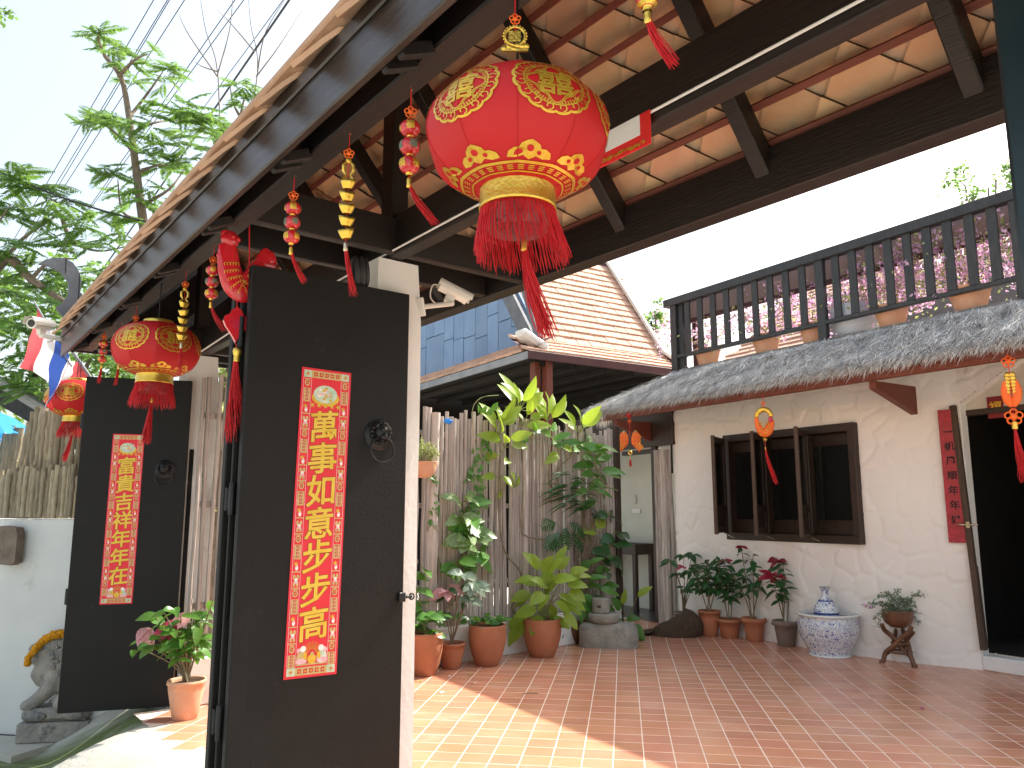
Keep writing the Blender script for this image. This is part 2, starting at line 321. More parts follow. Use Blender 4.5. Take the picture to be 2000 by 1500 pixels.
def leafmesh(name, mt, w=.5, droop=.25, fold=.12, heart=False, n=6, wavy=0, petiole=0):
    b = MB(); rows = []
    for i in range(n + 1):
        t = i / n
        s = math.sin(math.pi * t ** (.62 if heart else .8)) ** (.8) if 0 < t < 1 else 0.0
        if heart and i == 0: s = .25
        ww = w / 2 * s; z = -droop * t * t
        wv = wavy * math.sin(i * 2.3)
        back = -.12 * w if (heart and i == 0) else 0
        rows.append([(t + back, -ww, z + fold * ww / (w / 2 + 1e-6) * w / 2 + wv), (t, 0, z), (t + back, ww, z + fold * ww / (w / 2 + 1e-6) * w / 2 - wv)])
    vs = [p for r in rows for p in r]; fs = []
    for i in range(n):
        for k in (0, 1): fs.append((i * 3 + k, (i + 1) * 3 + k, (i + 1) * 3 + k + 1, i * 3 + k + 1))
    b.add([(x + petiole, y, z) for x, y, z in vs], fs, True)
    if petiole: b.tube([(0, 0, .02), (petiole, 0, 0)], .012, 4, cap=False)
    return b.mesh(name, mt)
def orient(p, d, n, s=1):
    d = Vector(d).normalized(); n = Vector(n); n = n - d * n.dot(d)
    if n.length < 1e-3: n = Vector((0, 1, 0)) - d * d.y
    n.normalize(); y = n.cross(d)
    M = Matrix((d * s, y * s, n * s)).transposed().to_4x4(); M.translation = Vector(p); return M
def put_leaf(me, parent, p, d, n, s, name='leaf'): return link(name, me, parent, orient(p, d, n, s))
def curve_pts(a, b, sag=0, n=10, side=(0, 0, 0)):
    a, b = Vector(a), Vector(b); side = Vector(side)
    return [a.lerp(b, t) + Vector((0, 0, -sag * 4 * t * (1 - t))) + side * (4 * t * (1 - t)) for t in [i / n for i in range(n + 1)]]
def smooth_path(pts, k=4):                  # Catmull-Rom
    P = [Vector(p) for p in pts]; out = []
    for i in range(len(P) - 1):
        a, b, c, d = P[max(i - 1, 0)], P[i], P[i + 1], P[min(i + 2, len(P) - 1)]
        for j in range(k):
            t = j / k; out.append(.5 * ((2 * b) + (c - a) * t + (2 * a - 5 * b + 4 * c - d) * t * t + (3 * b - a - 3 * c + d) * t ** 3))
    return out + [P[-1]]
# ================================================================== ground
MB().add([(-600, -600, -.75), (600, -600, -.75), (600, 900, -.75), (-600, 900, -.75)], [(0, 1, 2, 3)]).build('ground', M_['concrete'], None, None, 'structure')
def sstep(t): t = min(1, max(0, t)); return t * t * (3 - 2 * t)
def ramp_z(y, x=0): k = sstep((-2.7 - x) / .55); return .003 - (1 - k) * .375 * sstep((-.46 - y) / 1.15) - k * .385 * sstep((-.12 - y) / .82) - .03 * max(0, -1.4 - y)
def build_ramp():
    nx, ny = 90, 60; b = MB(); mo = []
    A, B = flo(100, 1478, -.33), flo(318, 1392, -.02); A2, B2 = Vector((A.x, A.y)), Vector((B.x, B.y)); D = (B2 - A2).normalized()
    for j in range(ny + 1):
        y = -.25 - 5.5 * (j / ny) ** 1.5
        for i in range(nx + 1):
            x = -8 + 14 * i / nx; p = GM @ Vector((x, y, ramp_z(y, x) + .006 * math.sin(x * 3.1 + y * 2)))
            b.v.append(tuple(p)); q = Vector((p.x, p.y)) - A2; d = abs(q.x * D.y - q.y * D.x); mo.append(math.exp(-(d / .3) ** 2) * (1 if q.dot(D) < 1.3 else .5))
    for j in range(ny):
        for i in range(nx):
            k = j * (nx + 1) + i; b.f.append([k, k + nx + 1, k + nx + 2, k + 1]); b.sm.append(True); b.mi.append(0)
    o = b.build('ramp', M_['ramp'], None, None, 'structure')
    a = o.data.attributes.new('moss', 'FLOAT', 'POINT'); a.data.foreach_set('value', mo)
build_ramp()
def build_floor():
    fl = MB().add([GM @ Vector(p) for p in ((-3.2, -.4, -.0013), (4.5, -.4, -.0013), (4.5, 10, -.0013), (-7, 10, -.0013), (-7, .02, -.0013), (-3.2, .02, -.0013))], [(0, 1, 2, 3, 4, 5)]).build('courtyard_floor', M_['grout'], None, None, 'structure')
    T = .1865; h = (T - .0075) / 2; TM = Matrix.Rotation(R(-7.976), 4, 'Z')
    def tile(b, c, rz, e):
        m = Matrix.Rotation(rz, 3, 'Z'); i = h - .0022
        vs = [m @ Vector((x * q, y * q, z)) + Vector(c) + Vector((0, 0, e * (x * .6 + y))) for q, z in ((h, -.01), (h, -.0014), (i, 0)) for x, y in ((-1, -1), (1, -1), (1, 1), (-1, 1))]
        b.add(vs, [(8, 9, 10, 11)] + [(a * 4 + k, a * 4 + (k + 1) % 4, a * 4 + 4 + (k + 1) % 4, a * 4 + 4 + k) for a in (0, 1) for k in range(4)])
    cells = []
    for i in range(-30, 40):
        for j in range(5, 75):
            p = TM @ Vector((i * T, j * T, 0)); g = loc(GM, p); q = loc(BM, p); f = loc(FM, p)
            if g.y < -.25 - T * .4 or (g.y < -.05 and g.x < -3.12) or g.y > 9 or g.x < -6 or g.x > 4.2 or q.y > .5 or (f.y > .1 and f.x < 1.2) or (p.y > 11.3): continue
            px = 1000 + F * p.x / (p.y * math.cos(PITCH) - 1.5 * math.sin(PITCH)) if p.y > 1 else -9999
            cells.append((not (200 < px < 2060), p.length, p))
    cells.sort(key=lambda c: (c[0], c[1])); me = None; rest = MB(); rg = random.Random(3)
    for k, (_, _, p) in enumerate(cells):
        e = rg.uniform(-.0006, .0006)
        if k < 300 and not _:
            if me is None or k % 6 == 0: t = MB(); tile(t, (0, 0, 0), 0, e); me = t.mesh('tile', M_['floor'])
            link('tile', me, fl, Matrix.Translation(p) @ Matrix.Rotation(R(-7.976) + rg.uniform(-.004, .004), 4, 'Z'))
        else: tile(rest, p, R(-7.976) + rg.uniform(-.004, .004), e)
    rest.build('tile', M_['floor'], fl, None, 'stuff')
build_floor()

# ================================================================== the gatehouse: pillars, beams, rafters, battens, kite tiles
gate = frame_thing('gatehouse', 'open timber gatehouse with white pillars under a kite-tiled gable roof', 'gatehouse', GM)
def bpart(name, a, b, w, h, m, par=gate, up=(0, 0, 1), bev=.006): return MB().bbar(a, b, w, h, up, bev).build(name, M_[m], par)
ridge_z = 4.12; PR = math.atan2(ridge_z - 2.95, .97); PF = math.atan2(ridge_z - 2.90, 1.07); X0, X1 = -3.85, 3.6
def pillar(c, w, d, z0, z1):
    b = MB(); rg = random.Random(int(c[0] * 100)); n = 10; rows = []
    out = [(-1, -1), (0, -1.0), (1, -1), (1, 0), (1, 1), (0, 1), (-1, 1), (-1, 0)]
    for i in range(n + 1):
        z = z0 + (z1 - z0) * i / n; t = 1 - .12 * max(0, (z - 2.62) / .2)
        rows.append([(c[0] + x * w / 2 * t * (.985 if x and y else 1) + rg.uniform(-.002, .002), c[1] + y * d / 2 * t * (.985 if x and y else 1) + rg.uniform(-.002, .002), z) for x, y in out])
    b.add([p for r in rows for p in r], [(i * 8 + k, i * 8 + (k + 1) % 8, (i + 1) * 8 + (k + 1) % 8, (i + 1) * 8 + k) for i in range(n) for k in range(8)])
    b.add(rows[-1], [list(range(8))]); return b.build('pillar', M_['white'], gate)
pillar((-.215, .005), .31, .27, -.35, 2.795)
pl = pillar((-3.47, -.01), .30, .26, -.35, 2.795)
MB().bbox((.1525, -.07, .9), (.012, .035, 2.2), .004).build('bolt_slot', M_['black'], pl, Matrix.Translation((-3.47, 0, 0)))
pillar((3.05, .02), .3, .27, -.35, 2.795)
bpart('beam', (X0 + .2, -.015, 2.91), (X1 - .2, -.015, 2.91), .085, .215, 'beam')              # over the pillars
bpart('beam', (X0 + .2, -.85, 2.895), (X1 - .2, -.85, 2.895), .09, .225, 'beam')                # front
bpart('beam', (X0 + .2, .85, 2.91), (X1 - .2, .85, 2.91), .10, .215, 'beam')                    # rear
for x in (-.03, -.41, -3.29, -3.66, 2.9): bpart('tie_beam', (x, -.80, 2.903), (x, .795, 2.903), .055, .19, 'beam')
bpart('fascia_board', (X0 + .15, -1.015, 2.83), (X1, -1.015, 2.83), .03, .215, 'fascia')
bpart('fascia_board', (X0 + .15, -1.036, 2.905), (X1, -1.036, 2.905), .012, .055, 'fascia')
for x in (-.1, -3.47, 3.0): bpart('king_post', (x, -.015, 3.02), (x, -.015, ridge_z - .1), .12, .10, 'beam', up=(0, 1, 0))
for i in range(9):
    x = -4.25 + .835 * i + .0
    if x < X0 + .1: x = X0 + .15
    c, s = math.cos(PR), math.sin(PR); off = .115
    bpart('rafter', (x, .02 + off * s * .0, ridge_z - off / c - .02 * s / c), (x, .905, ridge_z - .905 * s / c - off / c), .07, .10, 'beam')
    c, s = math.cos(PF), math.sin(PF)
    bpart('rafter', (x + .02, -.02, ridge_z - off / c - .02 * s / c), (x + .02, -.98, ridge_z - .98 * s / c - off / c), .07, .10, 'beam')
for i in range(1, 9):                         # paired tails that carry the fascia
    x = -4.25 + .835 * i + .04
    for dx in (-.045, .045): bpart('rafter_tail', (x + dx, -.894, 2.785), (x + dx, -1.002, 2.735), .03, .045, 'beam')
TA, TB = .155, .165; NR = 9
for i in range(NR + 1):
    for sg, P in ((1, PR), (-1, PF)):
        c, s = math.cos(P), math.sin(P); d = .06 + i * TB; L_ = (.97 if sg > 0 else 1.07) / c; t = L_ - d
        if t < .03 or (sg < 0 and i == 0): continue
        bpart('batten', (X0 + .05, sg * t * c + sg * -.052 * s * -1 * 0, ridge_z - t * s - .052 / c), (X1 - .05, sg * t * c, ridge_z - t * s - .052 / c), .032, .03, 'redwood', up=(0, sg * s, c), bev=.003)
def kite(h1=.018, half=False):
    b = MB(); a, l = TA * 1.06, TB * 1.17; g = []
    pts = [(0, -l if not half else -.004), (a, 0), (0, l), (-a, 0)]
    mid = [(a / 2, -l / 2 if not half else -.002), (a / 2, l / 2), (-a / 2, l / 2), (-a / 2, -l / 2 if not half else -.002)]
    top = [(x, y, h1) for x, y in pts] + [(x, y, h1 + .004) for x, y in mid] + [(0, 0, h1 + .007)]
    bot = [(x, y, 0) for x, y in pts] + [(x, y, .005) for x, y in mid] + [(0, 0, .009)]
    fs = []
    for k in range(4): fs += [(8, k + 4 - 1 if k else 7, k, k + 4)]
    fs = [(8, 7, 0, 4), (8, 4, 1, 5), (8, 5, 2, 6), (8, 6, 3, 7)]
    b.add(top, fs); b.add(bot, [f[::-1] for f in fs])
    n = len(b.v) - 18
    rim = [0, 4, 1, 5, 2, 6, 3, 7]
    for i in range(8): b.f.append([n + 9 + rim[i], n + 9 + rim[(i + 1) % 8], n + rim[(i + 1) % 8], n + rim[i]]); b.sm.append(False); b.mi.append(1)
    return b
def lay_kites():
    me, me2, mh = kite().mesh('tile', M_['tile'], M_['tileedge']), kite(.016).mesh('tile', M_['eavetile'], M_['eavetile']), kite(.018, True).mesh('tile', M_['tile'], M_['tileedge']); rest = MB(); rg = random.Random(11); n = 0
    kb = kite()
    for sg, P in ((1, PR), (-1, PF)):
        c, s = math.cos(P), math.sin(P); L_ = (.97 if sg > 0 else 1.045) / c
        up = Vector((0, -sg * c, s)); xx = Vector((-sg, 0, 0)); nn = xx.cross(up)
        for row in range(0, 10):
            t = L_ - .06 - row * TB
            if t < .02: continue
            for col in range(-14, 14):
                x = col * 2 * TA + (TA if row % 2 else 0) + .03
                if x < X0 + (.42 if sg < 0 and row < 2 else .1) or x > X1: continue
                p = Vector((x, sg * t * c, ridge_z - t * s)); ti = .085 + rg.uniform(-.01, .012); cy = rg.uniform(-.012, .012)
                u2 = (up * math.cos(ti) - nn * math.sin(ti)); n2 = xx.cross(u2); M = Matrix((xx, u2, n2)).transposed() @ Matrix.Rotation(cy, 3, 'Y'); M = M.to_4x4(); M.translation = p - nn * .012
                seen = (sg > 0 and x > -1.6) or (sg < 0 and row <= 1)
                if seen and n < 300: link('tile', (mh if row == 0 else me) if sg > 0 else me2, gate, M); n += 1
                else: rest.add([M @ Vector(v) for v in kb.v], kb.f)
    rest.build('tile', M_['tile'], gate, None, 'stuff')
lay_kites()
MB().bbar((X0 + .4, -1.035, 2.958), (X1, -1.035, 2.958), .10, .03).build('eave_fillet', M_['eavetile'], gate)
for x in (X0 + .06, X1 - .06): MB().prism([(-.98, 2.79), (.94, 2.79), (.94, 3.0), (.0, ridge_z - .07), (-.98, 3.0)], .03, Matrix(((0, 0, 1, x), (1, 0, 0, 0), (0, 1, 0, 0), (0, 0, 0, 1)))).build('gable_board', M_['beam'], gate)
bb = MB()
for i in range(18):
    a = X0 + .42 * i
    bb.tube([(a, 0, ridge_z - .02), (a + .44, 0, ridge_z - .008)], [.1, .105], 10)
bb.build('ridge_tile', M_['eavetile'], gate)
# curled finial at the eave corner of the street end: an outline traced in the gable's own plane, 4 cm thick
def finial():
    pts = [(112, 640), (128, 625), (108, 602), (122, 592), (134, 572), (133, 552), (122, 535), (108, 526), (92, 519), (75, 516), (86, 509), (104, 504), (125, 505), (142, 514), (153, 530), (159, 552), (156, 572), (166, 582), (178, 600), (165, 625), (140, 650)]
    o = thing('roof_finial', 'dark grey curled wooden finial at the end of the gate eave', 'roof finial', GM @ Vector((-3.86, -.95, 2.9)), GA)
    P = [loc(o.matrix_basis if False else (Matrix.Translation(o.location) @ Matrix.Rotation(GA, 4, 'Z')), atx(x, y, GM, -3.86)) for x, y in pts]
    Mx = Matrix(((0, 0, 1, -.02), (1, 0, 0, 0), (0, 1, 0, 0), (0, 0, 0, 1)))
    MB().prism([(p.y, p.z) for p in P], .04, Mx).build('curl', M_['finial'], o)
    for a, b2 in (((128, 507), (127, 535)), ((155, 535), (152, 585))):
        A, B = [loc(Matrix.Translation(o.location) @ Matrix.Rotation(GA, 4, 'Z'), atx(x, y, GM, -3.86)) for x, y in (a, b2)]
        MB().bar(A + Vector((.0225, 0, 0)), B + Vector((.0225, 0, 0)), .006, .004, (1, 0, 0)).build('joint', M_['black'], o)
finial()
# white conduit along the middle beam
t = MB().tube([Vector((-.75, -.13, 2.765)), Vector((-.2, -.075, 2.815)), Vector((.6, -.066, 2.828)), Vector((1.6, -.066, 2.836)), Vector((2.9, -.066, 2.842))], .0055, 6)
o = t.build('conduit', M_['conduit']); o.matrix_basis = GM; tag(o, 'thin white cable run along the middle beam of the gatehouse', 'cable')
t = MB().tube([Vector((-3.3, -.08, 2.80)), Vector((-2.2, -.07, 2.86)), Vector((-.9, -.066, 2.84))], .007, 6)
o = t.build('conduit', M_['conduit']); o.matrix_basis = GM; tag(o, 'white conduit on the far stretch of the middle beam beside the left lantern', 'cable')
t = MB()
for k in range(7): t.ring((0, 0, -.03 + .01 * k), .062 + .006 * math.sin(k * 2.1), .008, 20, 6)
o = t.build('cable_coil', M_['wire']); o.matrix_basis = Matrix.Translation(dep(703, 531, 3.78)) @ Matrix.Rotation(R(25), 4, 'Z') @ Matrix.Rotation(R(84), 4, 'Y'); o.scale = (1.1, .72, 1.0); tag(o, 'coil of black cable hung at the top of the white pillar', 'cable coil')

# ================================================================== folding gate doors
RX = Matrix.Rotation(R(90), 4, 'X')
def knocker(par, M):
    b = MB(); n = 18
    b.lathe([(0, .022), (.03, .024), (.058, .014), (.072, .008), (.075, 0)], 36, mod=lambda a, j: 1 + (.07 * abs(math.sin(n * a / 2)) if j >= 3 else 0))
    k = b.build('knocker', M_['iron'], par, M)
    h = MB(); rg = random.Random(2)
    h.blob((0, .012, .03), (.036, .04, .03), 12, 8); h.blob((0, -.012, .05), (.022, .017, .022), 10, 6); h.blob((-.014, .018, .056), (.009, .007, .008)); h.blob((.014, .018, .056), (.009, .007, .008))
    h.blob((0, .0, .066), (.009, .011, .009)); h.blob((-.026, .04, .03), (.011, .013, .012)); h.blob((.026, .04, .03), (.011, .013, .012))
    for i in range(14):
        a = R(20 + i * 320 / 13 - 70); h.blob((.047 * math.cos(a), .008 + .047 * math.sin(a), .02), (.013, .013, .014), 6, 4)
    h.build('lion_face', M_['iron'], k)
    MB().ring((0, -.075, .036), .062, .0052, 36, 8).build('ring', M_['iron'], k, Matrix.Rotation(R(-4), 4, 'X'))
def door_leaf(par, x0, x1, y0, y1, z0, z1, name='leaf'):
    c = ((x0 + x1) / 2, (y0 + y1) / 2, (z0 + z1) / 2)
    return MB().bbox(c, (x1 - x0, y1 - y0, z1 - z0), .004).build(name, M_['black'], par)
gd = frame_thing('gate_door', 'black folding gate door with lion knocker, standing open beside the white pillar', 'gate door', GM @ Matrix.Translation((-.02, 0, 0)), 'black folding gate doors')
door_leaf(gd, -.028, .018, -.79, .032, .02, 2.603)
lf2 = door_leaf(gd, -.165, -.12, -.815, -.16, .0, 2.55, 'folded_leaf')
for z0, z1 in ((.02, 2.60),):
    MB().bbox((.0195, -.757, (z0 + z1) / 2), (.003, .062, z1 - z0), .001).build('stile', M_['black'], gd)
    MB().bbox((.0195, -.38, 2.59), (.003, .69, .022), .001).build('head_strip', M_['black'], gd)
MB().bbox((-.073, -.79, 1.28), (.02, .022, 2.5), .003).build('astragal', M_['black'], gd)
for z in (.62, 1.55, 2.3):
    MB().tube([(-.055, -.80, z - .07), (-.055, -.80, z + .07)], .014, 8).tube([(-.098, -.805, z - .05), (-.098, -.805, z + .05)], .011, 8).bbox((-.075, -.803, z), (.06, .008, .085), .002).build('hinge', M_['iron'], gd)
KM = Matrix.Rotation(R(90), 4, 'Z') @ RX
kp = loc(GM @ Matrix.Translation((-.02, 0, 0)), atx(740, 850, GM, .0))
knocker(gd, Matrix.Translation((.018, kp.y, kp.z)) @ KM)
lp = loc(GM @ Matrix.Translation((-.02, 0, 0)), atx(783, 1166, GM, .0))
b = MB().bbox((.028, lp.y, lp.z), (.02, .035, .045), .003).tube([(.028, lp.y - .02, lp.z), (.028, lp.y + .055, lp.z)], .008, 8); b.ring((.028, lp.y + .055, lp.z), .014, .004, 14, 6, Matrix.Rotation(R(90), 3, 'Y'))
b.build('bolt', M_['iron'], gd)
LP = at(376, 745, GM, -.12); LA = math.atan2(-.28, -.96); LMX = Matrix.Translation((LP.x, LP.y, 0)) @ Matrix.Rotation(LA, 4, 'Z')
gl = frame_thing('gate_door', 'black folding gate door with ring knocker, behind the stone lion and potted shrub', 'gate door', LMX, 'black folding gate doors')
MB().bbox((.393, 0, 1.28), (.787, .046, 2.55), .004).build('leaf', M_['black'], gl)
MB().bbox((.41, -.13, 1.28), (.74, .046, 2.5), .004).build('folded_leaf', M_['black'], gl)
for z in (.85, 2.2): MB().bbox((.79, -.02, z), (.03, .06, .12), .004).build('hinge', M_['iron'], gl)
kp = loc(LMX, at(322, 922, LMX, .02)); knocker(gl, Matrix.Translation((kp.x, .023, kp.z + .02)) @ Matrix.Rotation(R(180), 4, 'Z') @ RX)
# dark post of the gate at the street-side edge
o = MB().bbox((0, 0, 1.2), (.11, .1, 3.2), .01).build('gate_post', M_['postpaint']); P = GM @ Vector((2.845, .0, 0)); o.matrix_basis = Matrix.Translation(P) @ Matrix.Rotation(GA, 4, 'Z'); tag(o, 'dark steel gate post closing the gateway opposite the doors', 'post')

# ================================================================== red paper couplets
def couplet(label, C, rz, w, h, text, name='couplet_banner'):
    o = thing(name, label, 'paper banner', C, rz, 'red couplet banners on the gate doors'); rg = random.Random(len(label))
    Z = lambda p, d: MB().prism(p, .0007, RX, d)
    def rect(b, x0, x1, y0, y1, d, tk=.0007): return b.prism([(x0, y0), (x1, y0), (x1, y1), (x0, y1)], tk, RX, d)
    def ell(b, x, y, rx, ry, d, n=12, ph=0): return b.prism([(x + rx * math.cos(2 * math.pi * k / n + ph), y + ry * math.sin(2 * math.pi * k / n + ph)) for k in range(n)], .0007, RX, d)
    def star(b, x, y, r1, r2, n, d): return b.prism([(x + (r1 if k % 2 else r2) * math.cos(math.pi * k / n), y + (r1 if k % 2 else r2) * math.sin(math.pi * k / n)) for k in range(2 * n)], .0007, RX, d)
    rect(MB(), -w / 2, w / 2, -h / 2, h / 2, 0, .002).build('paper', M_['paper'], o)
    bw = .15 * w; e = .045 * w; d1, d2, d3, d4 = .002, .0028, .0036, .0044
    g = MB(); r_ = MB(); p_ = MB(); wt = MB(); j = MB(); gb = MB()
    x0 = w / 2 - e - bw; x1 = w / 2 - e
    rect(g, -x1, x1, h / 2 - e - bw * .9, h / 2 - e, d1); rect(g, -x1, x1, -h / 2 + e, -h / 2 + e + bw * .9, d1)
    for sx in (-1, 1):
        xa, xb = sorted((sx * x0, sx * x1)); xc = (xa + xb) / 2
        rect(p_, xa - .002, xa, -h / 2 + e + bw, h / 2 - e - bw, d1); rect(p_, xb, xb + .002, -h / 2 + e + bw, h / 2 - e - bw, d1)
        y = h / 2 - e - bw * 1.05; k = 0
        while y > -h / 2 + e + bw * 1.6:
            u = k % 4; hh = (.05, .085, .07, .085)[u] * w * 3.2
            if y - hh < -h / 2 + e + bw * .9: hh = y - (-h / 2 + e + bw * .95)
            if u == 0: ell(g, xc, y - hh / 2, bw * .36, hh * .42, d1, 8); ell(r_, xc, y - hh / 2, bw * .2, hh * .26, d2, 8); rect(g, xa + .1 * bw, xb - .1 * bw, y - hh * .08, y, d1); star(gb, xc, y - hh / 2, bw * .16, bw * .06, 5, d3)
            elif u == 1:
                rect(g, xa + .08 * bw, xb - .08 * bw, y - hh, y - hh * .06, d1)
                for q in range(4): ell(r_, xc, y - hh * (.17 + .22 * q), bw * .22, hh * .085, d2, 10); ell(g, xc, y - hh * (.17 + .22 * q), bw * .1, hh * .04, d3, 8)
            elif u == 2: star(gb, xc - .1 * bw, y - hh * .35, bw * .38, bw * .12, 6, d1); ell(wt, xc, y - hh * .66, bw * .2, hh * .2, d2, 8); ell(p_, xc, y - hh * .5, bw * .13, hh * .1, d3, 8); rect(g, xa, xb, y - hh, y - hh * .92, d1)
            else:
                for q in (-1, 1): ell(g, xc + q * bw * .22, y - hh * .28, bw * .17, hh * .17, d1, 8); ell(g, xc + q * bw * .2, y - hh * .74, bw * .15, hh * .15, d1, 8)
                ell(wt, xc, y - hh * .48, bw * .2, hh * .14, d2, 8); ell(p_, xc, y - hh * .6, bw * .3, hh * .08, d2, 8); rect(g, xa, xb, y - hh, y - hh * .94, d1)
            y -= hh * 1.03; k += 1
        for yy in (h / 2 - e - bw * .45, -h / 2 + e + bw * .45):
            rect(j, xa, xb, yy - bw * .45, yy + bw * .45, d2); star(g, xc, yy, bw * .42, bw * .2, 8, d3); ell(r_, xc, yy, bw * .1, bw * .1, d4, 8)
    for yy in (h / 2 - e - bw * .45, -h / 2 + e + bw * .45):
        for q in range(-2, 3): rect(r_, q * .11 * w - .035 * w, q * .11 * w + .035 * w, yy - bw * .25, yy + bw * .25, d2); star(gb, q * .11 * w, yy, bw * .2, bw * .08, 5, d3)
    ty = h / 2 - bw * 1.1 - w * .34                                    # round picture at the head
    ell(gb, 0, ty - .04 * w, w * .28, w * .15, d1, 16); ell(j, -.01 * w, ty + .03 * w, w * .24, w * .17, d2, 18)
    for k in range(16): a = rg.uniform(0, 6.28); q = rg.uniform(.03, .19) * w; ell((g, p_, gb, wt)[k % 4], q * math.cos(a), ty + .03 * w + .65 * q * math.sin(a), w * .035, w * .022, d3 + .0002 * (k % 3), 7, a)
    for k in range(5): star(gb, (-.26 + .13 * k) * w, ty - .19 * w, w * .06, w * .02, 5, d2)
    by = -h / 2 + bw * 1.0 + w * .06                                   # picture at the foot: rays, two small figures and a gold ingot
    for k in range(19): a = math.pi * (k + .5) / 19; gb.bar(Vector((.07 * w * math.cos(a), -d1 - .0004, by + w * .2 + .07 * w * math.sin(a))), Vector((.2 * w * math.cos(a), -d1 - .0004, by + w * .2 + .2 * w * math.sin(a))), .0012, .0016, (0, 1, 0))
    rect(g, -x0 * .93, x0 * .93, by, by + w * .03, d1)
    for sx, rob in ((-1, g), (1, j)):
        ell(rob, sx * .19 * w, by + .13 * w, .1 * w, .12 * w, d2, 10); ell(p_, sx * .2 * w, by + .07 * w, .11 * w, .05 * w, d3, 9); ell(wt, sx * .17 * w, by + .28 * w, .055 * w, .055 * w, d3, 10); ell(p_, sx * .24 * w, by + .25 * w, .05 * w, .045 * w, d2, 8); ell(gb, sx * .13 * w, by + .16 * w, .04 * w, .07 * w, d4, 7)
    ell(gb, 0, by + .1 * w, .085 * w, .085 * w, d3, 10); star(g, 0, by + .19 * w, .05 * w, .02 * w, 6, d4)
    for nm, b, m in (('border_print', g, 'palegold'), ('border_red', r_, 'paperedge'), ('pink_print', p_, 'pinkprint'), ('white_print', wt, 'whiteprint'), ('green_print', j, 'jade'), ('gold_print', gb, 'goldprint')): b.build(nm, M_[m], o, None, 'stuff')
    n = len(text); ya = ty - w * .27; yb = by + w * .42; cell = (ya - yb) / n; cs = min(cell * .95, w * .58)
    for i, ch in enumerate(text):
        cy = ya - cell * (i + .5)
        for bold, th, m, dd in ((.008, .022, 'black', d1), (.008, .012, 'goldtext', d2)):
            p, f = glyph(ch, bold); cb = MB()
            for z_, (ox, oy) in enumerate(((0, 0), (1, .3), (-1, -.3), (.3, 1), (-.3, -1), (.75, .75), (-.75, -.75), (.8, -.6), (-.8, .6))): cb.add([RX @ Vector((cs * (x * 1.0 + th * ox), cy + cs * (y + .12 * x - .05 * x * x + th * oy), dd + .0006 + .00003 * z_)) for x, y in p], f)
            cb.build('character' if dd > d1 else 'character_outline', M_[m], o)  # printed dark outline behind each gold character
    return o
q = [loc(GM, atx(x, y, GM, .002)) for x, y in ((589.3, 716.7), (686.7, 728.3), (554.7, 1327.3), (656.6, 1317.2))]
c = sum(q, Vector()) / 4; cw = ((q[1].y - q[0].y) + (q[3].y - q[2].y)) / 2; chh = ((q[0].z - q[2].z) + (q[1].z - q[3].z)) / 2
cp = couplet('long red couplet with seven gold characters on the open black door', GM @ Vector((-.0008 + .0005, c.y, c.z)), GA + R(90), cw, chh, '萬事如意步步高')
cp.rotation_euler = (0, R(-.0), GA + R(90)); cp.rotation_euler.rotate_axis('Y', R(1.0))
q = [loc(LMX, at(x, y, LMX, .024)) for x, y in ((222, 847), (284, 849), (193, 1181), (257, 1179))]
c = sum(q, Vector()) / 4; cw2 = ((q[0].x - q[1].x) + (q[2].x - q[3].x)) / 2; ch2 = ((q[0].z - q[2].z) + (q[1].z - q[3].z)) / 2
couplet('smaller-looking red couplet with gold characters on the far black door behind the lion', LMX @ Vector((c.x, .0235, c.z)), LA + R(180), cw2, ch2, '富貴吉祥年年在')
print('couplets', cw, chh, cw2, ch2)
# red and gold signboard seen from behind on the middle beam
ba = loc(GM, at(1175, 300, GM, -.075)); bb_ = loc(GM, at(1270, 213, GM, -.075)); bz = loc(GM, at(1270, 281, GM, -.075)).z
sb = frame_thing('signboard', 'red bordered paper board with a blank pale back, hung on the middle beam', 'signboard', GM @ Matrix.Translation((bb_.x - .45, -.075, bz)))
hgt = bb_.z - bz
MB().bbox((.225, 0, hgt / 2), (.45, .006, hgt), .002).build('board', M_['red'], sb)
MB().bbox((.2, -.0045, hgt / 2 + .022), (.47 - .06, .003, hgt - .05), .001).build('pale_panel', M_['white'], sb)
g = MB()
rg = random.Random(5)
for k in range(60): g.prism([(.02 + .0068 * k + .007 * math.cos(a * 1.57 + k), .018 + rg.uniform(-.008, .008) + .0035 * math.sin(a * 1.57 + k)) for a in range(4)], .002, RX, .003)
g.build('gold_print', M_['goldprint'], sb, None, 'stuff')
# ================================================================== lanterns
def strands(b, top, L, r0, r1, n, lean=(0, 0, 0), w=.0011, rg=rnd, ring=True, k=5, ragged=.12, r_in=0):
    top = Vector(top); lean = Vector(lean)
    for i in range(n):
        a = 2 * math.pi * (i + rg.uniform(-.4, .4)) / n; q = 1 if ring else math.sqrt(rg.random())
        l = L * (1 + rg.uniform(-ragged, ragged * .3)); ph = rg.uniform(0, 6); am = rg.uniform(.002, .009) * L / .15
        pts = []
        for j in range(k + 1):
            t = j / k; rr = r0 + (r1 - r0) * t ** .8
            p = top + Vector((math.cos(a) * rr * q, math.sin(a) * rr * q, -l * t)) + lean * t ** 1.6
            pts.append(p + Vector((math.cos(ph + 4 * t), math.sin(ph + 3 * t), 0)) * am * t)
        b.tube(pts, [w] * k + [w * .5], 3, cap=False)
    return b
def tassel(par, top, L, lean=(0, 0, 0), r=.012, n=26, cap=None, seedv=1, w=.0011):
    rg = random.Random(seedv); o = strands(MB(), top, L, .003, r, n, lean, w=w, ring=False, rg=rg).build('tassel', M_['tassel'], par, None, 'stuff')
    t = Vector(top); b = MB().lathe([(0, .006), (.006, .004), (.0072, -.004), (.0065, -.012), (.0078, -.022), (.005, -.026)], 10, t); b.build('tassel_head', M_[cap or 'gold'], par); return o
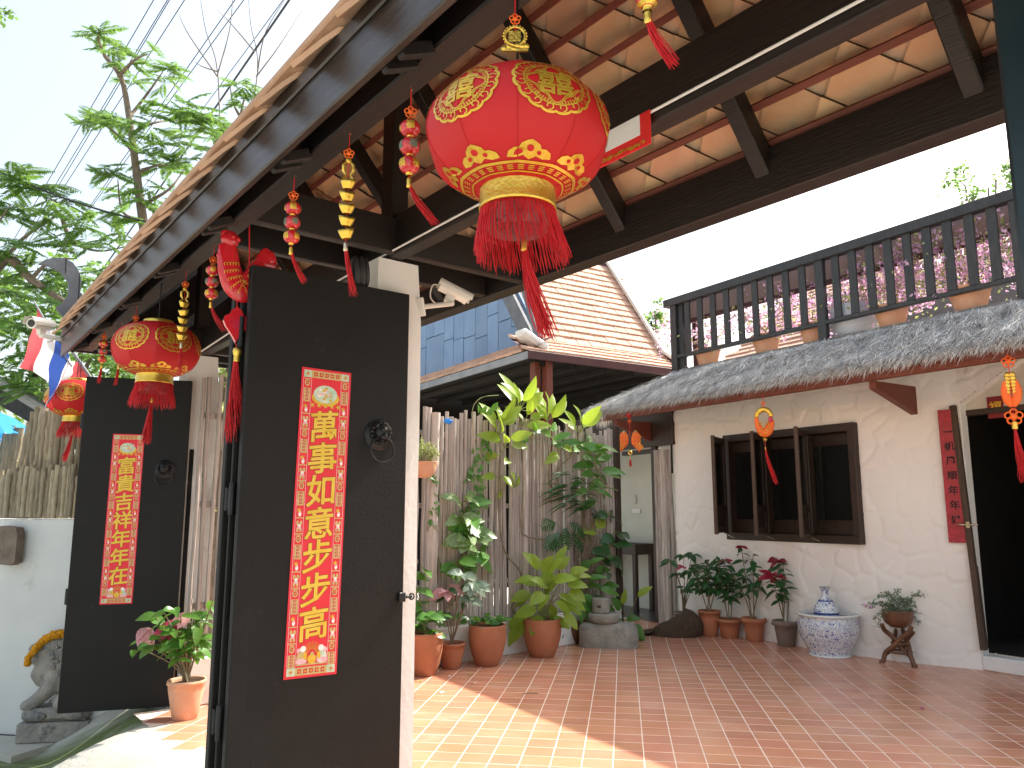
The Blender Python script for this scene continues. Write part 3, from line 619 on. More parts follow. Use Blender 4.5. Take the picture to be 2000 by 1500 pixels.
def lantern(label, C, Rr, turn, string_top, lean=(0, 0, 0), seedv=1, squash=1.0):
    o = thing('lantern', label, 'lantern', C, turn, 'round red lanterns under the gatehouse eave'); b_ = .645 * Rr * squash; rg = random.Random(seedv)
    GO = 10
    def surf(th, ph, off=0):
        r = Rr * max(0, math.cos(ph)) ** .82; z = b_ * math.sin(ph)
        k = 2 * math.pi / GO; u = (th % k) - k / 2; poly = math.cos(k / 2) / math.cos(u); amt = .75 * math.cos(ph) ** .5
        r *= (1 - amt) + amt * poly; nr = Vector((math.cos(ph) / Rr, math.sin(ph) / b_)).normalized()
        return Vector(((r + nr.x * off) * math.cos(th), (r + nr.x * off) * math.sin(th), z + nr.y * off))
    P0 = R(70); nseg, nr = 80, 30; b = MB(); vs = []
    for j in range(nr + 1):
        ph = -P0 + 2 * P0 * j / nr
        for i in range(nseg): vs.append(surf(2 * math.pi * i / nseg, ph))
    b.add(vs, [(j * nseg + i, j * nseg + (i + 1) % nseg, (j + 1) * nseg + (i + 1) % nseg, (j + 1) * nseg + i) for j in range(nr) for i in range(nseg)], True)
    b.build('shade', M_['silk'], o)
    seams = MB()
    for g in range(GO):
        th = 2 * math.pi * g / GO; seams.tube([surf(th, -P0 + 2 * P0 * j / 16, .0006) for j in range(17)], .0013, 4, cap=False)
    seams.build('seam', M_['silk'], o)
    # gold printing: polygons laid on the cloth
    def lay(b, pts2, faces, th0, ph0, off):
        vs = [surf(th0 + x / (Rr * math.cos(ph0 + y / Rr) ** .82 * .98), ph0 + y / (Rr * .86), off) for x, y in pts2]; b.add(vs, faces)
    def grid_poly(fn, n, m): return [fn(i / n, j / m) for j in range(m + 1) for i in range(n + 1)], [(j * (n + 1) + i, j * (n + 1) + i + 1, (j + 1) * (n + 1) + i + 1, (j + 1) * (n + 1) + i) for j in range(m) for i in range(n)]
    g1, g2 = MB(), MB(); s = .405 * Rr
    heart = lambda a: .60 + .10 * math.cos(4 * a) + .05 * math.cos(8 * a)
    for k in range(6):
        th0 = R(60) * k - R(37); ph0 = R(13)
        lay(g1, *grid_poly(lambda u, v: (lambda a, r: (r * s * math.cos(a), r * s * math.sin(a)))(2 * math.pi * u, (.965 + .055 * abs(math.sin(8 * 2 * math.pi * u)) ** .6) * (1 + v * .075)), 128, 1), th0, ph0, .0024)
        for q in range(16):                                            # curled lace petals with open eyes
            a = 2 * math.pi * (q + .5) / 16; cx, cy = .885 * math.cos(a), .885 * math.sin(a)
            lay(g1, *grid_poly(lambda u, v: (lambda e, r: ((cx + r * math.cos(e)) * s, (cy + r * math.sin(e)) * s))(a + 5.3 * u, (.028 + .07 * (1 - .75 * u)) + .032 * v), 12, 1), th0, ph0, .0024)
        for r0, tk in ((0, .042), (.06, .03)): lay(g1, *grid_poly(lambda u, v: (lambda a, r: (r * s * math.cos(a), r * s * math.sin(a)))(2 * math.pi * u + math.pi / 2, heart(2 * math.pi * u) * .96 + r0 + tk * v), 64, 1), th0, ph0, .0024)
        lay(g1, *grid_poly(lambda u, v: (lambda a, r: (r * s * math.cos(a), r * s * math.sin(a)))(2 * math.pi * u, .785 + .03 * v), 64, 1), th0, ph0, .0024)
        for q in range(60):                                            # netted band
            a = 2 * math.pi * q / 60
            for dr in (0, .05, .10):
                r = .69 + dr + .02 * (q % 2)
                if r > .79 or r < heart(a + math.pi / 2) * .96 + .09: continue
                lay(g1, [((r + ex) * s * math.cos(a + ea), (r + ex) * s * math.sin(a + ea)) for ex, ea in ((-.026, 0), (0, .044), (.026, 0), (0, -.044))], [(0, 1, 2, 3)], th0, ph0, .0024)
        for q in range(4):
            a = math.pi / 4 + q * math.pi / 2; p, f = glyph('合好合好'[q], .03)
            lay(g1, [((.72 * math.cos(a) + .15 * x) * s, (.72 * math.sin(a) + .15 * y) * s) for x, y in p], f, th0, ph0, .0034)
        p, f = glyph('囍', .018); lay(g1, [(x * s * .94, y * s * .98) for x, y in p], f, th0, ph0, .0026)
    for k in range(8):                                                 # cloud heads around the foot
        th0 = R(45) * k + R(10)
        cl = [(-1, -.42), (-.96, -.05), (-.72, .16), (-.5, .16), (-.42, .42), (-.18, .62), (.02, .7), (.18, .62), (.42, .42), (.5, .16), (.72, .16), (.96, -.05), (1, -.42), (.62, -.5), (.3, -.34), (0, -.6), (-.3, -.34), (-.62, -.5)]
        c0 = (0, .02); pts = [c0] + cl; lay(g2, [(x * .225 * Rr, y * .19 * Rr) for x, y in pts], [(0, i + 1, (i + 1) % len(cl) + 1) for i in range(len(cl))], th0, R(-47), .002)
    for k in range(64):
        th = 2 * math.pi * k / 64; d = 2 * math.pi / 64
        for pa, pb in ((R(-66), R(-64.8)), (R(-58), R(-55.6))): g2.add([surf(th, pa, .0022), surf(th + d, pa, .0022), surf(th + d, pb, .0022), surf(th, pb, .0022)], [(0, 1, 2, 3)])
        if k % 2 == 0:
            for q in range(3):
                pa = R(-63.3 + q * 1.6); g2.add([surf(th, pa, .0022), surf(th + d * 1.2, pa + R(.2), .0022), surf(th + d * 1.1, pa + R(1.1), .0022), surf(th + d * .1, pa + R(.9), .0022)], [(0, 1, 2, 3)])
    g1.build('medallion_print', M_['goldprint'], o); g2.build('cloud_print', M_['goldprint'], o)
    dots = MB()
    for k in range(8):
        th0 = R(45) * k + R(10)
        for x, y, r in ((0, .16, .055), (-.42, -.1, .035), (.42, -.1, .035)): lay(dots, [(0 + x * .225 * Rr, y * .19 * Rr)] + [((x + r * 3 * math.cos(a)) * .225 * Rr, (y + r * 4 * math.sin(a)) * .19 * Rr) for a in [2 * math.pi * i / 10 for i in range(10)]], [(0, i + 1, (i + 1) % 10 + 1) for i in range(10)], th0, R(-47), .0032)
    dots.build('cloud_eye', M_['silk'], o)
    rb = Rr * math.cos(P0) ** .82 * .98; zb = -b_ * math.sin(P0)
    MB().lathe([(rb * .97, zb + .012), (rb * 1.02, zb + .008), (rb * 1.0, zb + .002), (rb * 1.0, zb - .040), (rb * 1.025, zb - .044), (rb * 1.02, zb - .050), (rb * .96, zb - .050), (rb * .95, zb + .01)], 72, mod=lambda a, j: 1 + .006 * math.sin(36 * a)).build('bottom_collar', M_['gold'], o)
    zt = b_ * math.sin(P0)
    MB().lathe([(rb * .8, zt - .004), (rb * .82, zt + .018), (rb * .78, zt + .022), (rb * .6, zt + .02)], 40).build('top_collar', M_['gold'], o)
    f = MB()
    for q in range(3): strands(f, (0, 0, zb - .044), .135 * Rr / .225 * (1 - .04 * q), rb * (.97 - .03 * q), rb * (1.13 + .05 * q), 90, Vector(lean) * .22, w=.0012, rg=rg, ragged=.14)
    f.build('fringe', M_['tassel'], o, None, 'stuff')
    m = MB()                                                            # cut-paper ring inside the fringe
    m.lathe([(rb * .8, zb - .05), (rb * .78, zb - .10)], 24); m.build('inner_paper', mat('innerpaper', (.34, .1, .1), (.42, .22, .2), rough=.7, scale=30, spots=((.03, .02, .02), 45, .56)), o)
    z1 = zb - .125 * Rr / .225; MB().tube([(0, 0, zb), Vector((0, 0, z1)) + Vector(lean) * .25], .002, 5).build('cord', M_['tassel'], o)
    tassel(o, Vector((0, 0, z1)) + Vector(lean) * .25, .235 * Rr / .225, Vector(lean) * .9, .018, 90, seedv=seedv + 5, w=.0014)
    for sx in (-1, 1): MB().tube([(sx * .028, 0, zt + .015), (sx * .024, 0, string_top - C[2])], .0032 if Rr < .231 else .003, 5).build('hanger', M_['iron'], o)
    return o
def facing(C): return math.atan2(-C[1], -C[0])
C = at(1011, 270, GM, -.86); lantern('large red lantern nearest the lens, hanging in front of the tiled gatehouse ceiling', C, .2235, facing(C), 2.82, lean=(0, .06, 0), seedv=1)
C = at(306, 683, GM, -.88); lantern('red lantern hanging over the top edge of the far black door', C, .240, facing(C), 2.80, lean=(0, -.02, 0), seedv=2)
C = dep(150, 779, 6.62); l3 = lantern('red lantern by the flag, partly behind the far black door', C, .238, facing(C) + R(22), 2.80, lean=(0, -.05, 0), seedv=3, squash=1.05)

# ================================================================== strings of charms along the front beam
def knot(par, z, s=1.0, m='orange'):
    b = MB()
    for k in range(5):
        a = k * 2 * math.pi / 5 + .3; b.ring((.009 * s * math.cos(a), 0, z + .009 * s * math.sin(a)), .0062 * s, .0018 * s, 12, 5, Matrix.Rotation(R(90), 3, 'X') @ Matrix.Rotation(.35 * (k % 2), 3, 'Y'))
    b.blob((0, 0, z), (.007 * s, .005 * s, .007 * s), 8, 5); b.build('knot', M_[m], par)
def cord(par, z0, z1, r=.0018, x=0): MB().tube([(x, 0, z0), (x, 0, z1)], r, 5).build('cord', M_['tassel'], par)
def hook(par): MB().tube([(0, .012, .012), (0, .0, .002), (.003, -.004, -.01)], .0014, 5).build('hook', M_['brass'], par)
def bead_string(label, x, y, lean, n=3, seedv=1, y0=-.897):
    P = at(x, y, GM, y0); o = thing('bead_charm', label, 'hanging charm', P, facing(P) + R(90), 'strings of red beads along the gate beam'); hook(o)
    cord(o, 0, -.30); knot(o, -.075, 1.15)
    for i in range(n):
        z = -.125 - .056 * i
        b = MB().lathe([(.006, .024), (.02, .02), (.0285, .009), (.0305, 0), (.0285, -.01), (.02, -.021), (.007, -.025)], 20, (0, 0, z)); bd = b.build('bead', M_['redbead'], o)
        MB().lathe([(.007, .03), (.011, .027), (.009, .023), (.02, .0205)], 12, (0, 0, z), lambda a, j: 1 + (.22 * math.sin(6 * a) if j == 3 else 0)).lathe([(.021, -.0205), (.009, -.024), (.0105, -.029), (.007, -.032)], 12, (0, 0, z), lambda a, j: 1 + (.22 * math.sin(6 * a) if j == 0 else 0)).build('cap', M_['gold'], bd)
        g = MB()
        for a0 in (-90, 0, 90, 180):
            p, f = glyph('福', .03); vs = []
            for u, v in p:
                h = v * .026; th = R(a0 + 20 * i) + u * .026 / .03; rr = .0308 * math.sqrt(max(.1, 1 - (h / .031) ** 2)) + .0004; vs.append((rr * math.cos(th), rr * math.sin(th), z + h))
            g.add(vs, f)
        g.build('character', M_['goldprint'] if i != 1 else M_['leafsilver'], bd)
    tassel(o, (0, 0, -.125 - .056 * n + .012), .13, lean, .011, 34, seedv=seedv)
    return o
dm('redbead', (.5, .012, .02), (.6, .02, .03), rough=.15, scale=20, coat=.5)
bead_string('red bead charm hanging against the left side of the large lantern', 803, 172, (.075, .0, 0), seedv=1)
bead_string('red bead charm hanging clear between the ingot string and the black door top', 575, 345, (.05, 0, 0), seedv=2)
bead_string('red bead charm hanging left of the big red fish', 419, 478, (.07, 0, 0), seedv=3)
bead_string('small red bead charm half hidden by the far lantern, on its left side', 238, 632, (-.01, 0, 0), seedv=4)
bead_string('small red bead charm at the street end of the beam', 205, 638, (-.01, 0, 0), seedv=5)
bead_string('small red bead charm whose tail shows below the far lantern', 267, 598, (.0, 0, 0), seedv=6)
def ingot_string(label, x, y, lean, seedv=1, y0=-.897):
    P = at(x, y, GM, y0); o = thing('ingot_charm', label, 'hanging charm', P, facing(P) + R(90), 'strings of gold ingots along the gate beam'); hook(o)
    cord(o, 0, -.40, .0014); knot(o, -.075, 1.1); rg = random.Random(seedv)
    b = MB()                                                            # gold carp pair
    for sx in (-1, 1): b.tube([(sx * .004, 0, -.102), (sx * .016, 0, -.118), (sx * .015, .003, -.138), (sx * .006, 0, -.152), (sx * .016, 0, -.165)], [.004, .012, .012, .006, .011], 8, flat=.5)
    b.blob((0, 0, -.1), (.01, .006, .01), 8, 6); b.build('gold_carp', M_['gold'], o)
    for i in range(5):
        z = -.182 - .0425 * i; a = rg.uniform(-.5, .5)
        b = MB(); n = 20; vs = []
        for rr, hh, lift in ((.011, -.016, 0), (.0155, -.008, 0), (.02, .004, .1), (.0225, .0105, .4), (.018, .008, .25), (.012, .012, 0), (.006, .016, 0)):
            for k in range(n):
                t = 2 * math.pi * k / n; vs.append((rr * 1.22 * math.cos(t), rr * .8 * math.sin(t), hh + lift * .012 * math.cos(t) ** 2))
        b.add(vs, [(j * n + k, j * n + (k + 1) % n, (j + 1) * n + (k + 1) % n, (j + 1) * n + k) for j in range(6) for k in range(n)], True)
        b.build('ingot', M_['gold'], o, Matrix.Translation((0, 0, z)) @ Matrix.Rotation(a, 4, 'Z') @ Matrix.Rotation(rg.uniform(-.1, .1), 4, 'Y'))
    tassel(o, (0, 0, -.385), .17, lean, .010, 24, cap='brass', seedv=seedv)
ingot_string('string of five gold ingots hanging before the king post', 683, 258, (.03, 0, 0), 1)
ingot_string('string of five gold ingots hanging in front of the far lantern', 364, 528, (0, 0, 0), 2)
# coin charm above the large lantern and the charm cut by the top of the frame
P = at(1006, -40, GM, -.90); o = thing('coin_charm', 'green-gold coin charm hanging just above the large lantern', 'hanging charm', P, facing(P) + R(90)); hook(o); cord(o, 0, -.165); knot(o, -.105, .9)
b = MB().ring((0, 0, -.15), .024, .0035, 28, 6, RX.to_3x3()); p, f = glyph('囍', .03); b.add([(x * .036, -.002, -.15 + y * .036) for x, y in p], f)
for k in range(22): a = 2 * math.pi * k / 22; b.blob((.0275 * math.cos(a), 0, -.15 + .0275 * math.sin(a)), .0032, 6, 4)
b.build('coin', M_['gold'], o)
b = MB()
for k in range(6): b.blob((-.026 + .0105 * k, 0, -.182 + .004 * math.sin(k * 2.4) + .0016 * k), (.0085, .0045, .0075), 8, 5)
b.box((0, 0, -.187), (.062, .006, .006)); b.build('cloud_bar', M_['gold'], o)
P = at(1262, -60, GM, -.90); o = thing('bead_charm', 'gold-capped charm with a red tassel at the top edge of the picture', 'hanging charm', P, facing(P) + R(90)); hook(o); cord(o, 0, -.08)
MB().lathe([(.006, .02), (.018, .014), (.023, 0), (.018, -.012), (.01, -.02)], 16, (0, 0, -.062)).build('bead', M_['redbead'], o)
MB().lathe([(.02, -.076), (.009, -.082), (.01, -.092)], 12, (0, 0, 0), lambda a, j: 1 + (.25 * math.sin(6 * a) if j == 0 else 0)).build('cap', M_['gold'], o); tassel(o, (0, 0, -.092), .12, (.045, 0, 0), .011, 40, seedv=9)
# ---- big red carp with plaque and tassel
def sweep(b, pts, wd, fl, seg=14, k=4):
    P = smooth_path(pts, k); n = len(P); ws = [wd[min(int(i / k), len(wd) - 2)] * (1 - (i / k - min(int(i / k), len(wd) - 2))) + wd[min(int(i / k), len(wd) - 2) + 1] * (i / k - min(int(i / k), len(wd) - 2)) for i in range(n)]
    return b.tube(P, ws, seg, flat=fl, up=(0, 1, 0))
P = atx(487, 434, GM, -.078); fo = thing('fish_charm', 'big red carp charm with gold scales above a red plaque and long tassel', 'hanging charm', P, GA + R(90))
hook(fo)
def fp(x, y): q = (Matrix.Translation(P) @ Matrix.Rotation(GA + R(90), 4, 'Z')).inverted() @ atx(x, y, GM, -.078); return Vector((q.x, 0, q.z))
fz = [fp(x, y) for x, y in ((445, 478), (446, 502), (450, 530), (460, 556), (478, 566), (494, 548), (503, 528), (510, 512))]
b = sweep(MB(), fz, [.04, .05, .056, .062, .064, .056, .044, .026], .3)
b.build('carp_body', M_['redbead'], fo)
b = MB(); hd = fp(447, 466)
b.blob(hd + Vector((.004, 0, .0)), (.042, .02, .04), 16, 10); b.blob(hd + Vector((.036, 0, .004)), (.02, .013, .016), 10, 6); b.blob(hd + Vector((.03, 0, -.018)), (.016, .012, .012), 10, 6); b.blob(hd + Vector((-.024, 0, .024)), (.016, .012, .024), 8, 6); b.blob(hd + Vector((.014, -.018, .008)), .009, 8, 6); b.build('carp_head', M_['redbead'], fo)
tl = fp(512, 508)
b = MB()
for dx, dz, l in ((.06, .03, .05), (.065, -.012, .045), (.03, .055, .04)): b.tube([tl + Vector((-.02, 0, -.01)), tl + Vector((dx * .5, 0, dz * .5)), tl + Vector((dx, .004, dz))], [.014, l * .8, l * .5], 10, flat=.3, up=(0, 1, 0))
b.build('tail_fin', M_['redbead'], fo)
b = MB()
for k in range(5): a = fz[1].lerp(fz[3], k / 4); b.blob(a + Vector((-.042 - .004 * math.sin(k * 1.6), 0, 0)), (.012, .006, .015), 8, 5)
b.build('back_fin', M_['redbead'], fo)
g = MB()
FP = smooth_path(fz, 4)
for i in range(6, len(FP) - 4, 2):
    t = (FP[i + 1] - FP[i - 1]).normalized(); nrm = Vector((-t.z, 0, t.x)); w_ = .036
    for q in range(-2, 3):
        c = FP[i] + nrm * (q * .013 + (.0065 if (i // 2) % 2 else 0)); d = .0172 * math.sqrt(max(0, 1 - ((c - FP[i]).length / .058) ** 2)) + .0008
        if d < .005: continue
        for sy in (-1, 1): g.tube([c + t * .009 + nrm * .006 + Vector((0, sy * (d - .002), 0)), c - t * .0 + nrm * .0075 + Vector((0, sy * d, 0)), c - t * .006 + Vector((0, sy * d, 0)), c - nrm * .0075 + Vector((0, sy * d, 0)), c + t * .009 - nrm * .006 + Vector((0, sy * (d - .002), 0))], .0017, 4, cap=False)
g.build('gold_scales', M_['goldprint'], fo, None, 'stuff')
MB().tube([(0, 0, 0), fp(487, 500) + Vector((0, 0, .0)), fp(486, 545)], .003, 6).build('cord', M_['tassel'], fo)
pq = fp(461, 632); MB().tube([fp(464, 572), pq + Vector((0, 0, .06))], .002, 5).build('cord', M_['tassel'], fo)
out = [(0, .078), (.022, .06), (.03, .04), (.05, .03), (.058, .005), (.046, -.02), (.03, -.04), (.012, -.066), (0, -.086), (-.012, -.066), (-.03, -.04), (-.046, -.02), (-.058, .005), (-.05, .03), (-.03, .04), (-.022, .06)]
b = MB().prism(out, .018, Matrix.Translation(pq + Vector((0, .009, 0))) @ RX); pl_ = b.build('plaque', M_['redbead'], fo)
g = MB(); pp, ff = glyph('福', .02)
g.add([pq + Vector((x * .045, -.0106, y * .045 - .003)) for x, y in pp], ff)
g.ring(pq + Vector((0, -.0095, 0)), .036, .0014, 4, 5, RX.to_3x3()); g.build('character', M_['paperedge'], pl_)
MB().tube([pq + Vector((0, 0, -.084)), fp(463, 690) + Vector((0, 0, .02))], .002, 5).build('cord', M_['tassel'], fo)
tz = fp(463, 690); MB().lathe([(.004, .026), (.017, .022), (.02, .008), (.016, -.006), (.013, -.016), (.015, -.022), (.013, -.028), (.015, -.034), (.013, -.04)], 16, tz).build('gold_cap', M_['gold'], fo)
b = strands(MB(), tz + Vector((-.004, 0, -.038)), .30, .011, .016, 40, (.05, 0, 0), ring=False, rg=random.Random(4), w=.0016); strands(b, tz + Vector((-.004, 0, -.038)), .36, .011, .016, 34, (-.01, 0, 0), ring=False, rg=random.Random(5), w=.0016)
b.build('tassel', M_['tassel'], fo, None, 'stuff')

# ================================================================== security cameras
def cctv(label, mount, tip, aim, scale=1.0):
    mount, tip, aim = Vector(mount), Vector(tip), Vector(aim).normalized()
    o = thing('security_camera', label, 'security camera', mount, 0); T = tip - mount
    MB().bbar((0, 0, 0), T, .035 * scale, .03 * scale, bev=.008).build('bracket', M_['camwhite'], o)
    d = T.normalized(); MB().bbar(d * -.012, d * .004, .07, .1, bev=.004).build('mount_plate', M_['camwhite'], o)
    up = Vector((0, 0, 1)); M = orient(T + Vector((0, 0, .075 * scale)), aim, up, scale)
    b = MB().tube([(-.09, 0, 0), (.085, 0, 0)], .034, 18, up=(0, 0, 1)); bd = b.build('body', M_['camwhite'], o, M)
    MB().tube([(.085, 0, 0), (.1, 0, 0)], .037, 18).build('bezel', M_['camwhite'], bd); MB().tube([(.096, 0, 0), (.1012, 0, 0)], .026, 16).build('lens', M_['lens'], bd)
    s = MB(); n = 9; vs = []
    for x in (-.1, .125):
        for k in range(n): a = R(-15 + 210 * k / (n - 1)); vs.append((x, .046 * math.cos(a), .044 * math.sin(a) + .004))
    s.add(vs, [(k, k + 1, n + k + 1, n + k) for k in range(n - 1)]); s.add([(x, y * .95, z * .95) for x, y, z in vs], [(k, n + k, n + k + 1, k + 1) for k in range(n - 1)]); s.build('sunshield', M_['camwhite'], bd)
    MB().bbox((0, 0, -.048), (.06, .03, .045), .004).bbox((-.01, 0, -.068), (.036, .04, .02), .004).build('pivot', M_['camwhite'], bd)
    MB().tube(smooth_path([(-.09, 0, -.005), (-.13, 0, -.02), (-.11, .02, -.09), (-.05, .01, -.12)], 4), .0045, 6).build('cable', M_['camwhite'], bd)
    return o
cctv('white security camera on a bracket beside the near white pillar', GM @ Vector((-.07, .13, 2.565)), dep(884, 593, 4.35), (.62, .2, -.28), .92)
cctv('white security camera facing the street at the gate eave corner', dep(134, 664, 6.3), dep(78, 655, 6.05), (-.05, -.9, -.12), 1.15)

# ================================================================== flags
def cloth(name, label, cat, rows, mats, Y, bulge):
    b = MB(); ns = len(rows); nf = 10
    o = thing(name, label, cat, dep(*rows[0][0], Y), 0)
    g = []
    for i, (a, e) in enumerate(rows):
        A, E_ = dep(*a, Y), dep(*e, Y)
        g.append([A.lerp(E_, j / nf) + Vector((.01 * math.sin(j * .9 + i), bulge * math.sin(i * .9 + j * .35) * (j / nf + .15), 0)) - o.location for j in range(nf + 1)])
    for k, (m, i0, i1) in enumerate(mats):
        b = MB(); w = nf + 1; vs = [p for r in g[i0:i1 + 1] for p in r]
        b.add(vs, [(i * w + j, i * w + j + 1, (i + 1) * w + j + 1, (i + 1) * w + j) for i in range(i1 - i0) for j in range(nf)], True)
        b.build('stripe', M_[m], o)
    return o
fl = cloth('flag', 'red, white and blue striped flag hanging limp from a staff by the gate', 'flag', [((73, 604), (39, 718)), ((79, 614), (52, 722)), ((86, 624), (64, 724)), ((95, 638), (67, 726)), ((106, 652), (80, 738)), ((112, 662), (87, 744)), ((120, 672), (92, 760)), ((128, 682), (97, 788)), ((133, 696), (99, 786)), ((136, 704), (93, 800)), ((137, 708), (86, 812)), ((137, 712), (77, 822))], [('flagred', 0, 3), ('flagwhite', 3, 5), ('flagblue', 5, 8), ('flagwhite', 8, 10), ('flagred', 10, 11)], 6.35, .035)
q = [dep(x, y, 6.36) - fl.location for x, y in ((66, 588), (140, 716))]; MB().tube(q, .008, 6).build('staff', M_['greywood'], fl)
f2 = cloth('flag', 'small red and white flag behind the striped flag, above the far lantern', 'flag', [((133, 706), (112, 748)), ((140, 705), (138, 742)), ((144, 708), (142, 744)), ((152, 706), (154, 742)), ((160, 712), (163, 738)), ((166, 718), (166, 732))], [('flagwhite', 0, 2), ('flagred', 2, 5)], 6.75, .04)
q = [dep(x, y, 6.74) - f2.location for x, y in ((140, 684), (182, 745))]; MB().tube(q, .014, 6).build('staff', M_['greywood'], f2)
# ================================================================== white stone-patterned house
house = frame_thing('white_house', 'white house with stone-patterned plaster, dark window and thatched canopy', 'house', BM)
XE = -4.2
def bow(x): return .15 * max(0, min(x, XE) + 5.8) ** 2
WX0, WX1, WZ0, WZ1 = -6.96, -5.155, 1.165, 2.42
def build_wall():
    S = .0215; nx = int((3.9 + 1.15) / S); nz = int(3.36 / S); rg = np.random.RandomState(5)
    X = -7.87 + S * np.arange(nx + 1); Zs = S * np.arange(nz + 1); XX, ZZ = np.meshgrid(X, Zs)
    pts = []
    for i in range(-2, 24):
        for j in range(-2, 18): pts.append((-8.2 + .25 * i + (.12 if j % 2 else 0) + rg.uniform(-.08, .08), -.2 + .225 * j + rg.uniform(-.07, .07)))
    pts = np.array(pts); wx = XX + .035 * np.sin(ZZ * 9 + XX * 4) + .02 * np.sin(XX * 17); wz = ZZ + .035 * np.sin(XX * 8 - ZZ * 3)
    d1 = np.full(XX.shape, 9.); d2 = d1.copy(); idx = np.zeros(XX.shape, int)
    for k, (px, pz) in enumerate(pts):
        d = np.sqrt(((wx - px) * (.8 + .4 * (k % 3) / 2)) ** 2 + (wz - pz) ** 2); m = d < d1
        d2 = np.where(m, d1, np.minimum(d2, d)); idx = np.where(m, k, idx); d1 = np.where(m, d, d1)
    e = d2 - d1; t = np.clip(e / .05, 0, 1); lift = rg.uniform(.3, 1.15, len(pts))[idx]; tlx = rg.uniform(-1, 1, len(pts))[idx]; tlz = rg.uniform(-1, .6, len(pts))[idx]
    hgt = (t * t * (3 - 2 * t)) * .0155 * lift + .004 * np.sin(XX * 5 + 1) * np.sin(ZZ * 4) + .018 * t * ((wx - pts[idx, 0]) * tlx + (wz - pts[idx, 1]) * tlz)
    for x0, x1, z0, z1 in ((WX0, WX1, WZ0, WZ1),):
        dd = np.maximum(np.maximum(x0 - XX, XX - x1), np.maximum(z0 - ZZ, ZZ - z1)); hgt *= np.clip(dd / .05, 0, 1)
    Y = .15 * np.maximum(0, np.minimum(XX, XE) + 5.8) ** 2 - hgt
    b = MB(); keep = {}
    def xr(z): return XE if z < 2.56 else XE + (z - 2.56) * 1.7
    for j in range(nz):
        for i in range(nx):
            xc, zc = X[i] + S / 2, Zs[j] + S / 2
            if WX0 < xc < WX1 and WZ0 < zc < WZ1: continue
            if xc > xr(zc): continue
            q = []
            for a, c in ((i, j), (i + 1, j), (i + 1, j + 1), (i, j + 1)):
                if (a, c) not in keep: keep[(a, c)] = len(b.v); b.v.append((X[a], Y[c, a], Zs[c]))
                q.append(keep[(a, c)])
            b.f.append(q); b.sm.append(True); b.mi.append(0)
    return b.build('wall', M_['plaster'], house)
build_wall()
MB().box((-7.85, 1.6, 1.68), (.04, 3.19, 3.36)).build('side_wall', M_['plaster'], house)
b = MB()                                                                # jamb returning into the doorway, soffit of the porch
yb = bow(XE); b.add([(XE, yb - .02, 0), (XE, .50, 0), (XE, .50, 2.56), (XE, yb - .02, 2.56)], [(0, 1, 2, 3)]); b.add([(XE, yb - .01, 2.56), (XE, .5, 2.56), (XE + 1.36, .5, 3.36), (XE + 1.36, yb - .01, 3.36)], [(0, 1, 2, 3)])
b.build('jamb', M_['plaster'], house)
q = loc(BM, at(1868, 815, BM, .5)); dx0, dzt = q.x, q.z; dzb = loc(BM, at(1912, 1272, BM, .5)).z
b = MB(); dx1 = dx0 + 1.15; f = lambda x0, x1, z0, z1: b.add([(x0, .50, z0), (x1, .50, z0), (x1, .50, z1), (x0, .50, z1)], [(0, 1, 2, 3)])
f(XE - .01, dx0, 0, 3.36); f(dx0, dx1, dzt, 3.36); f(dx1, -.5, 0, 3.36); f(dx0, dx1, 0, dzb); b.build('porch_wall', mat('shadedplaster', (.5, .47, .4), (.58, .54, .46), rough=.9, scale=5, bump=.9, bscale=7), house)  # plaster coloured darker here to carry the shade of the recess
for a, c in (((dx0 - .03, .51, dzt + .03), (dx1 + .03, .51, dzt + .03)), ((dx0 + .022, .51, dzb), (dx0 + .022, .51, dzt + .0)), ((dx1 + .022, .51, dzb), (dx1 + .022, .51, dzt))): MB().bbar(a, c, .06, .05, up=(0, 1, 0)).build('door_frame', M_['darkwood'], house)
MB().bbox((-3.1, .46, dzb / 2 - .005), (2.2, .2, dzb - .012), .012).build('doorstep', M_['white'], house)
dl = MB().bbox((-4.0, .44, (dzb + 2.5) / 2), (.055, .06, 2.5 - dzb + .05), .006); P0 = loc(BM, at(1861, 792, BM, .335)); P1 = loc(BM, at(1922, 1270, BM, .335)); dl = MB().bbar(P0, P1, .055, .05, up=(0, 1, 0)); dl.bbar(P0 + Vector((-.03, .07, 0)), P1 + Vector((-.03, .07, 0)), .1, .03, up=(1, 0, 0)); dlo = dl.build('door_leaf', M_['edgewood'], house)
hp = loc(BM, at(1890, 1025, BM, .30)); hb = MB().bbox(hp, (.035, .006, .06), .002)
for sx in (-1, 1): hb.tube([hp + Vector((sx * .015, -.012, 0)), hp + Vector((sx * .05, -.016, 0)), hp + Vector((sx * .075, -.016, .002)), hp + Vector((sx * .105, -.012, 0))], [.006, .011, .009, .004], 8)
hb.build('handle', M_['brass'], dlo)
ip = [loc(BM, at(x, y, BM, .49)) for x, y in ((1926, 776), (1962, 815))]; rp = thing('paper_charm', 'small square red paper charm pasted above the dark doorway', 'paper charm', BM @ Vector(((ip[0].x + ip[1].x) / 2, .494, (ip[0].z + ip[1].z) / 2)), BA)
MB().bbox((0, 0, 0), (abs(ip[1].x - ip[0].x), .004, abs(ip[1].z - ip[0].z)), .001).build('paper', mat('redpaper2', (.2, .012, .015), rough=.7), rp); p, ff = glyph('福', .02); MB().add([(x * .12, -.004, y * .12) for x, y in p], ff).build('character', M_['goldprint'], rp)
cpl = [loc(BM, at(x, y, BM, .40)) for x, y in ((1845, 803), (1878, 803), (1887, 1060))]; cw3 = .15
